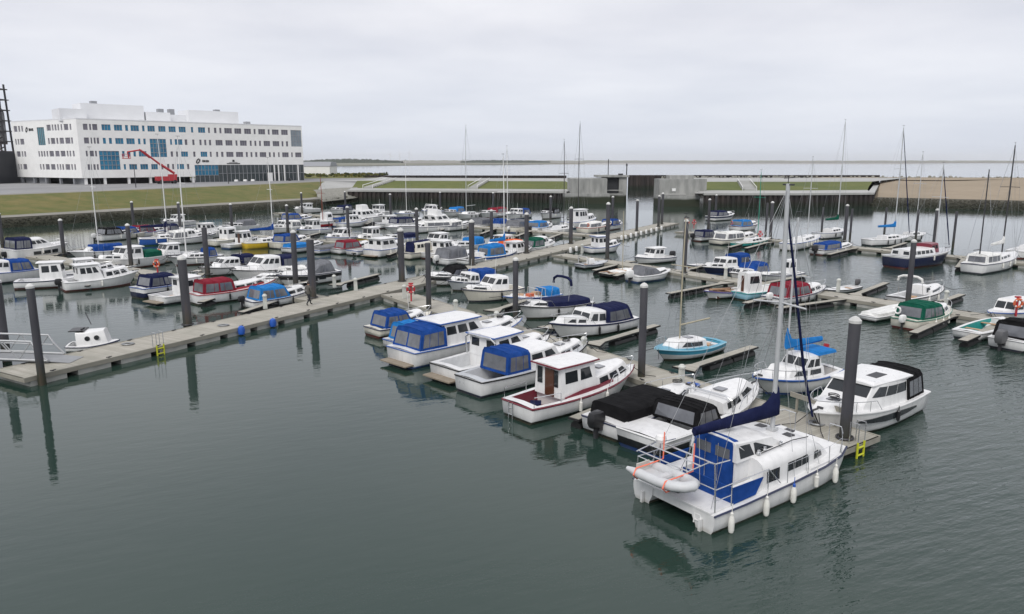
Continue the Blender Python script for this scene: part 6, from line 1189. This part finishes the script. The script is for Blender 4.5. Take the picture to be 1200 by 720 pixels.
boat('sailing boat under a long royal blue cover with a bare white mast at the left', -48.39, 85.65, 227.0, 5.90, group='boats along the first left walkway', name='sailing_yacht', B=2.6, fs=.8, fb=1.0, **SAIL(), tarp=(.05,.6,.75,'b'), mast=(.45,12.3,1.2,.07,'w'))
boat('white cruiser with a raked bow and a green stern awning left of the lifebuoy', -40.53, 77.24, 239.0, 7.15, group='boats along the first left walkway', name='cabin_cruiser', B=3.0, fs=1.0, fb=1.35, platform=True, **OPENSALOON(), tarp=(.04,.32,.7,'e'))
boat('white sailing yacht with a blue stern dodger under the tall mast behind the capped pile', -34.71, 80.19, 229.0, 5.90, group='boats along the first left walkway', name='sailing_yacht', B=2.7, fs=.75, fb=1.05, rub='k', **SAIL(), can=[(.12,.3,.9,.9,'b',1,1,.8,.2,.2)], mast=(.64,13.3,1.2,.08,'w'))
boat('white cabin boat with a navy stern canopy behind the red canopied boat', -28.36, 72.83, 232.0, 5.90, group='boats along the first left walkway', name='cabin_cruiser', B=2.5, fs=.75, fb=1.0, rub='k', ck=(.05,.34), cab=[(.34,.72,.85,.78,.0,1.0,3,'fa','w')], can=[(.05,.3,1.05,1.1,'n',1,1,.9,.1,.0)])
boat('large white cruiser with slanted saloon windows and a navy stern canopy', -23.68, 69.73, 229.0, 6.67, group='boats along the first left walkway', name='cabin_cruiser', B=3.0, fs=.95, fb=1.25, ck=(.05,.34), cab=[(.32,.70,1.2,.82,.0,.9,3,'fa','w'),(.68,.93,.24,.7,.1,1,0,'h','w')], can=[(.05,.3,1.15,1.2,'n',1,1,.9,.1,.0)])
boat('white half cabin boat with one long hull window behind the blue canopied boat', -20.97, 66.87, 227.0, 5.90, group='boats along the first left walkway', name='motor_boat', B=2.4, fs=.7, fb=.95, **SPORT('w'))
boat('black and white sports cruiser with a tall windscreen frame beside the walker', -18.78, 66.95, 225.0, 5.90, group='boats along the first left walkway', name='speedboat', B=2.7, fs=1.0, fb=1.1, hull='w', bandc='k', ck=(.06,.48), cab=[(.46,.94,.22,.76,.1,2.2,0,'h','w')], can=[(.1,.5,1.05,.85,'g',2,1,.88,.5,.9)], extras=hull_windows)
boat('white cabin boat with a raked screen left of the white yacht with the blue dodger', -38.56, 82.29, 233.0, 5.90, group='boats along the first left walkway', name='motor_boat', B=2.5, fs=.8, fb=1.1, **OPENSALOON())
boat('white open sports boat between the two navy stern canopies', -26.79, 74.71, 231.0, 5.90, group='boats along the first left walkway', name='speedboat', B=2.4, fs=.75, fb=1.0, **SPORT('g'))
boat('white cabin boat behind the small fishing boat with the brown door at the left', -40.32, 69.54, 43.0, 5.90, group='boats along the first left walkway', name='cabin_cruiser', B=2.6, fs=.8, fb=1.1, **OPENSALOON())
boat('white motor boat with a black canopy farthest left in the second row', -56.36, 105.59, 57.0, 5.90, group='boats along the second left walkway', name='motor_boat', B=2.8, fs=.9, fb=1.1, **CUDDY('k'))
boat('small white motor boat with a blue cover in the second row at the left', -55.19, 107.88, 57.0, 5.90, group='boats along the second left walkway', name='motor_boat', B=2.4, fs=.8, fb=1.0, **CUDDY('b'))
boat('white motor boat with a red awning beside the dark blue yacht', -53.96, 110.27, 57.0, 5.90, group='boats along the second left walkway', name='motor_boat', B=2.6, fs=.8, fb=1.0, **CUDDY('r'))
boat('dark blue racing yacht with a white oval transom', -46.99, 99.37, 32.0, 5.90, group='boats along the second left walkway', name='sailing_yacht', B=2.9, fs=1.0, fb=1.1, hull='b', boot='e', top='n', rub='w', tr=.6, full=2.0, ck=(.05,.4), cab=[(.4,.7,.35,.6,.1,1,2,'','w')], mast=(.6,14.2,1.3,.08,'w'), boom=(3.2,2.4), cover='n', extras=white_transom)
boat('white yacht with a navy spray hood behind the dark blue yacht', -49.24, 108.75, 47.0, 5.90, group='boats along the second left walkway', name='sailing_yacht', B=2.7, fs=.9, fb=1.1, **SAIL(), can=[(.25,.5,1.2,1.2,'n',1,1,.8,.2,.3)])
boat('white cruiser lying behind the blue yacht with a covered deck', -44.21, 100.98, 47.0, 5.90, group='boats along the second left walkway', name='cabin_cruiser', B=2.8, fs=.85, fb=1.1, **TRUNK('w'))
boat('white trawler style cruiser with a high wheelhouse in the second row', -44.25, 107.73, 52.0, 5.90, group='boats along the second left walkway', name='cabin_cruiser', B=3.0, fs=1.0, fb=1.3, **OPENSALOON())
boat('cream fishing boat with a wheelhouse left of the yellow yacht', -37.97, 99.28, 57.0, 5.90, group='boats along the second left walkway', name='fishing_boat', B=2.6, fs=.8, fb=1.1, hull='c', ck=(.05,.3), cab=[(.34,.6,1.5,.7,.0,.05,1,'fa','w')])
boat('small white boat just left of the yellow yacht', -34.97, 96.39, 57.0, 5.90, group='boats along the second left walkway', name='motor_boat', B=2.1, fs=.6, fb=.85, **WHEEL())
boat('yellow hulled sailing yacht with a royal blue sail cover', -31.89, 95.78, 39.0, 5.90, group='boats along the second left walkway', name='sailing_yacht', B=2.6, fs=.85, fb=1.0, hull='y', top='w', boot='y', rub='c', deckc='c', **SAIL(), mast=(.66,11.2,1.2,.07,'w'), boom=(3.0,2.3), cover='b')
boat('white boat with a royal blue canopy right of the yellow yacht', -28.66, 96.39, 57.0, 5.90, group='boats along the second left walkway', name='motor_boat', B=2.6, fs=.85, fb=1.1, bandc=None, **CUDDY('b'))
boat('white open boat with a low blue cover in the second row', -25.80, 91.94, 57.0, 5.90, group='boats along the second left walkway', name='motor_boat', B=2.4, fs=.65, fb=.9, ck=(.06,.5), cab=[(.5,.9,.3,.7,.1,.9,1,'','w')], tarp=(.05,.5,.5,'l'))
boat('low boat under a flat grey cover beside the maroon canopied boat', -22.26, 91.10, 57.0, 5.90, group='boats along the second left walkway', name='motor_boat', B=2.2, fs=.5, fb=.75, tarp=(.03,.85,.4,'g'), rails=False)
boat('white boat with a maroon canopy in the second row', -19.36, 90.86, 49.0, 5.90, group='boats along the second left walkway', name='motor_boat', B=2.3, fs=.65, fb=.95, rub='k', **CUDDY('r'))
boat('white boxy cruiser with a square transom and navy door canvas in the second row', -14.77, 87.89, 57.0, 5.90, group='boats along the second left walkway', name='cabin_cruiser', B=2.9, fs=.95, fb=1.2, ck=(.04,.16), cab=[(.12,.55,1.15,.85,.0,.3,2,'far','w'),(.50,.9,.5,.7,.1,.9,2,'h','w')], platform=True)
boat('cream wooden cruiser with a blue roof in the second row', -10.51, 86.37, 53.0, 6.21, group='boats along the second left walkway', name='cabin_cruiser', B=2.5, fs=.75, fb=1.05, hull='c', deckc='c', ck=(.05,.2), cab=[(.18,.62,1.05,.8,.0,.2,4,'fa','c')], tarp=None, roofs=None, can=[(.16,.64,1.16,1.16,'n',0,0,.6,.1,.1)])
boat('white cabin cruiser with a low grey windscreen between cream cruiser and grey hooded boat', -7.97, 86.25, 53.0, 5.90, group='boats along the second left walkway', name='cabin_cruiser', B=2.6, fs=.75, fb=1.05, **OPENSALOON())
boat('grey hooded sports boat with a white stern in the second row', -5.81, 81.49, 53.0, 6.35, group='boats along the second left walkway', name='speedboat', B=2.6, fs=.7, fb=1.0, hull='w', ck=(.06,.5), cab=[(.5,.93,.3,.74,.1,2.0,1,'','w')], can=[(.03,.5,1.1,1.1,'g',2,1,.92,.35,.3)], rails=True)
boat('sailing boat wrapped in a bright blue cover with blue belt by the main walkway', -1.49, 83.40, 49.0, 6.37, group='boats along the second left walkway', name='sailing_yacht', B=2.5, fs=.7, fb=.95, top='w', bandc='b', **SAIL(), can=[(.08,.5,1.15,1.25,'l',1,1,.9,.2,.3)], mast=(.64,11.5,1.2,.06,'w'), boom=(2.4,2.2), cover='l')
boat('boat with an orange cover and white hull by the main walkway', 0.54, 90.99, 53.0, 5.90, group='boats along the second left walkway', name='motor_boat', B=2.4, fs=.75, fb=1.0, tarp=(.1,.5,.9,'o'), cab=[(.5,.9,.4,.7,.1,.9,2,'','w')])
boat('white and green cabin boat just left of the main walkway pile', 3.52, 91.76, 51.0, 5.90, group='boats along the second left walkway', name='cabin_cruiser', B=2.4, fs=.75, fb=1.05, top='e', bandc=None, **TRUNK('e'))
boat('yellowish boat with a round orange float behind the maroon canopied boat', -19.26, 100.65, 237.0, 5.90, group='boats along the second left walkway', name='motor_boat', B=2.5, fs=.7, fb=1.0, hull='c', bandc='y', **WHEEL())
boat('white cruiser with a dark windscreen behind the cream fishing boats in mid harbour', -23.55, 101.78, 237.0, 5.90, group='boats along the second left walkway', name='cabin_cruiser', B=2.6, fs=.75, fb=1.05, **OPENSALOON())
boat('white flybridge cruiser lying behind the cream wooden cruiser', -9.55, 93.47, 233.0, 5.90, group='boats along the second left walkway', name='cabin_cruiser', B=2.8, fs=.9, fb=1.2, **OPENSALOON())
boat('white boat with a grey bow cover and bright blue stern cover in mid harbour', -5.95, 92.51, 233.0, 5.90, group='boats along the second left walkway', name='motor_boat', B=2.4, fs=.7, fb=1.0, ck=(.06,.4), cab=[(.38,.9,.4,.7,.1,1,2,'','w')], tarp=(.04,.36,.9,'l'))
boat('small white cabin boat lying beyond the trawler style cruiser in mid harbour', -57.60, 127.38, 235.0, 5.90, group='boats along the second left walkway', name='motor_boat', B=2.5, fs=.8, fb=1.1, **OPENSALOON())
boat('white boat with a grey canopy beyond the yellow yacht', -43.74, 119.13, 235.0, 5.90, group='boats along the second left walkway', name='motor_boat', B=2.5, fs=.8, fb=1.1, **CUDDY('g'))
boat('white cabin cruiser lying beyond the royal blue canopy right of the yellow yacht', -35.69, 116.17, 233.0, 5.90, group='boats along the second left walkway', name='cabin_cruiser', B=2.7, fs=.85, fb=1.1, **TRUNK('w'))
boat('small white wheelhouse boat beyond the flat grey covered boat', -30.52, 113.24, 235.0, 5.90, group='boats along the second left walkway', name='motor_boat', B=2.4, fs=.8, fb=1.0, **WHEEL())
boat('white boat with a navy cover beyond the boxy white cruiser', -15.37, 100.76, 233.0, 5.90, group='boats along the second left walkway', name='motor_boat', B=2.5, fs=.75, fb=1.0, ck=(.06,.5), cab=[(.48,.9,.42,.7,.1,.9,2,'f','w')], tarp=(.05,.5,.6,'n'))
boat('white cabin cruiser squeezed beside the white and green cabin boat', -1.34, 91.56, 233.0, 5.90, group='boats along the second left walkway', name='cabin_cruiser', B=2.5, fs=.8, fb=1.1, **OPENSALOON())
boat('white half cabin boat between maroon canopy and boxy white cruiser', -17.22, 89.35, 53.0, 5.90, group='boats along the second left walkway', name='motor_boat', B=2.2, fs=.65, fb=.9, ck=(.06,.5), cab=[(.45,.9,.5,.72,.1,.9,2,'fh','w')])
boat('white open boat between grey hooded boat and bright blue wrapped boat', -3.63, 81.45, 53.0, 6.25, group='boats along the second left walkway', name='motor_boat', B=2.2, fs=.6, fb=.9, ck=(.06,.5), cab=[(.45,.9,.45,.72,.1,.9,2,'fh','w')])
boat('low white cabin boat right of the bright blue wrapped boat by the walkway', 0.49, 86.19, 51.0, 5.90, group='boats along the second left walkway', name='motor_boat', B=2.3, fs=.65, fb=.95, **OPENSALOON())
boat('small white cabin boat left of the trawler style cruiser', -44.01, 103.28, 53.0, 5.90, group='boats along the second left walkway', name='motor_boat', B=2.4, fs=.75, fb=1.0, **SPORT('w'))
boat('white cabin boat between the red fishing boat and the flybridge yacht', -27.10, 126.94, 49.0, 5.90, group='boats along the third left walkway', name='motor_boat', B=2.6, fs=.8, fb=1.1, **OPENSALOON())
boat('white cabin cruiser just left of the navy hooded cruiser in the third row', -20.48, 125.50, 47.0, 6.54, group='boats along the third left walkway', name='cabin_cruiser', B=2.8, fs=.85, fb=1.1, **OPENSALOON())
boat('low white sports boat right of the tall flybridge cruiser in the third row', -8.88, 121.07, 51.0, 6.53, group='boats along the third left walkway', name='motor_boat', B=2.7, fs=.8, fb=1.1, **SPORT('w'))
boat('white cabin boat left of the red fishing boat on the outer side', -44.44, 160.17, 235.0, 6.39, group='boats along the third left walkway', name='motor_boat', B=2.7, fs=.9, fb=1.2, **OPENSALOON())
boat('white cabin boat with a navy hood beyond the folded hood boat', -36.32, 157.57, 235.0, 6.13, group='boats along the third left walkway', name='motor_boat', B=2.7, fs=.9, fb=1.2, **CUDDY('n'))
boat('white cabin cruiser beyond the pale yellow hulled boat', 0.88, 144.68, 235.0, 7.60, group='boats along the third left walkway', name='motor_boat', B=2.8, fs=.9, fb=1.2, **TRUNK('b'))
boat('white boat with royal blue canopy left of the red fishing boat', -38.74, 133.75, 45.0, 6.15, group='boats along the third left walkway', name='cabin_cruiser', B=2.8, fs=.9, fb=1.2, **CUDDY('b'), fend=2, shade=1)
boat('red hulled fishing boat with a rust coloured mast', -31.74, 127.19, 57.0, 5.90, group='boats along the third left walkway', name='fishing_boat', B=2.9, fs=1.0, fb=1.3, hull='r', top='w', bandc='w', tr=.7, ck=(.05,.3), cab=[(.38,.62,1.3,.6,.0,.1,1,'f','w')], mast=(.34,8.4,1.2,.07,'r'))
boat('low white boat with a dark blue folded hood in the third row', -28.83, 128.84, 57.0, 5.90, group='boats along the third left walkway', name='speedboat', B=2.5, fs=.7, fb=.95, **SPORT('b'))
boat('white flybridge motor yacht with a tall bridge in the third row', -25.73, 132.66, 47.0, 7.84, group='boats along the third left walkway', name='motor_yacht', B=3.4, fs=1.2, fb=1.6, ck=(.04,.22), cab=[(.2,.66,1.3,.84,.0,1.0,3,'fa','w'),(.26,.52,2.2,.6,.0,.4,0,'','w'),(.64,.93,.3,.7,.1,1,1,'','w')])
boat('white cruiser with a small navy hood beside the sailing mast in the third row', -17.40, 124.32, 45.0, 7.86, group='boats along the third left walkway', name='cabin_cruiser', B=2.9, fs=.95, fb=1.25, **CUDDY('n'))
boat('tall white flybridge cruiser with a raked radar arch in the third row', -11.48, 121.40, 51.0, 7.40, group='boats along the third left walkway', name='motor_yacht', B=3.6, fs=1.3, fb=1.6, ck=(.04,.2), cab=[(.18,.62,1.2,.84,-.5,1.0,2,'fa','w'),(.20,.46,2.0,.66,.0,.5,0,'','w')], arch=(.18,2.9,WHITE))
boat('white sports cruiser with a long pointed bow in the third row', -14.54, 116.26, 217.0, 12.50, group='boats along the third left walkway', name='speedboat', B=2.9, fs=.9, fb=1.2, **SPORT('w'))
boat('pale yellow hulled boat with a clear canopy in the third row', -4.61, 124.16, 57.0, 6.22, group='boats along the third left walkway', name='motor_boat', B=2.8, fs=.8, fb=1.1, hull='y', top='w', bandc='w', **CUDDY('g'))
boat('white sailing yacht with a round blue cushion cover and pale mast in the third row', -1.11, 124.15, 57.0, 6.22, group='boats along the third left walkway', name='sailing_yacht', B=2.7, fs=.9, fb=1.1, **SAIL(), tarp=(.05,.3,.9,'b'), mast=(.6,13.2,1.3,.07,'w'), boom=(3,2.3))
boat('cream motor boat with a wide grey framed canopy in the third row', 1.77, 119.00, 57.0, 7.98, group='boats along the third left walkway', name='motor_boat', B=3.0, fs=.95, fb=1.2, hull='c', **CUDDY('g'))
boat('white boat with a bright blue framed stern canopy in the third row', 4.67, 118.33, 57.0, 6.38, group='boats along the third left walkway', name='motor_boat', B=2.7, fs=.8, fb=1.1, **CUDDY('l'))
boat('broad white sailing yacht lying stern on in the third row', 7.55, 115.28, 47.0, 6.47, group='boats along the third left walkway', name='sailing_yacht', B=3.0, fs=.8, fb=1.0, **SAIL(), boom=(3,2.4), mast=(.62,14,1.2,.07,'k'), jib=None)
boat('white wheelhouse trawler with a square bridge in the third row', 11.79, 125.81, 45.0, 7.65, group='boats along the third left walkway', name='trawler_yacht', cat='boat', B=3.2, fs=1.1, fb=1.5, ck=(.04,.25), cab=[(.25,.55,1.9,.75,.0,.1,3,'far','w'),(.55,.9,.8,.7,.0,.6,3,'','w')])
boat('low pink and white boat next to the main walkway in the third row', 13.44, 117.29, 49.0, 8.01, group='boats along the third left walkway', name='motor_boat', B=2.5, fs=.9, fb=1.2, hull='c', rub='r', **SPORT('w'))
boat('small blue motor boat at the far end of the third row', 16.76, 122.60, 57.0, 6.16, group='boats along the third left walkway', name='motor_boat', B=2.4, fs=.8, fb=1.0, top='b', **CUDDY('b'))
boat('small white motor boat on the outer side of the third row at the left', -27.01, 150.00, 237.0, 5.91, group='boats along the third left walkway', name='motor_boat', B=2.8, fs=.9, fb=1.2, **WHEEL())
boat('white cruiser with a red cover on the outer side of the third row', -3.86, 148.69, 237.0, 9.04, group='boats along the third left walkway', name='motor_boat', B=2.8, fs=.9, fb=1.2, **CUDDY('r'))
boat('small boat with a bright blue cover on the outer side of the third row', -12.03, 152.30, 237.0, 6.28, group='boats along the third left walkway', name='motor_boat', B=2.6, fs=.8, fb=1.1, **CUDDY('l'))
boat('white cruiser on the outer side of the third row beside a capped pile', -16.98, 154.99, 237.0, 5.90, group='boats along the third left walkway', name='motor_boat', B=2.7, fs=.8, fb=1.1, **OPENSALOON())
boat('white yacht with a slim pale mast on the outer side of the third row', -21.12, 147.33, 237.0, 6.60, group='boats along the third left walkway', name='sailing_yacht', B=2.7, fs=.9, fb=1.1, **SAIL(), mast=(.45,11,1.2,.06,'w'))
boat('white yacht with the tallest bare mast before the quay wall', -8.42, 144.51, 237.0, 7.82, group='boats along the third left walkway', name='sailing_yacht', B=2.8, fs=.9, fb=1.2, **SAIL(), mast=(.6,17.4,1.3,.08,'a'), boom=(3,2.5))
boat('motor boat with a black framed bimini on the outer side of the third row', 7.21, 145.28, 237.0, 5.98, group='boats along the third left walkway', name='motor_boat', B=2.7, fs=1.0, fb=1.3, **CUDDY('k'))
boat('white yacht with a dark mast behind the broad white yacht', 11.89, 133.66, 237.0, 8.51, group='boats along the third left walkway', name='sailing_yacht', B=2.8, fs=.9, fb=1.2, **SAIL(), mast=(.5,17.5,1.3,.08,'k'))
boat('tiny white cuddy boat with two round portholes behind the main walkway', -24.63, 42.34, 14.0, 2.69, name='motor_boat', B=1.6, fs=.5, fb=.62, ck=(.04,.24), cab=[(.22,.82,.78,.84,-.05,.25,0,'','w')], rails=False, extras=portholes, group='boats beside the main walkway')
# ================================================================ SEA AIR
m = M(); m.box((0, 7900, 61.0), (19000, 17000, 125.0)); hz = m.build('haze', smooth=0); hz['kind'] = 'stuff'
hm = bpy.data.materials.new('sea haze'); hm.use_nodes = True; t = hm.node_tree; t.nodes.remove(t.nodes['Principled BSDF']); v = t.nodes.new('ShaderNodeVolumePrincipled'); v.inputs['Color'].default_value = (.98, .99, 1, 1); v.inputs['Density'].default_value = .000045
t.links.new(v.outputs[0], t.nodes['Material Output'].inputs['Volume']); hz.data.materials.clear(); hz.data.materials.append(hm); hz.display_type = 'WIRE'
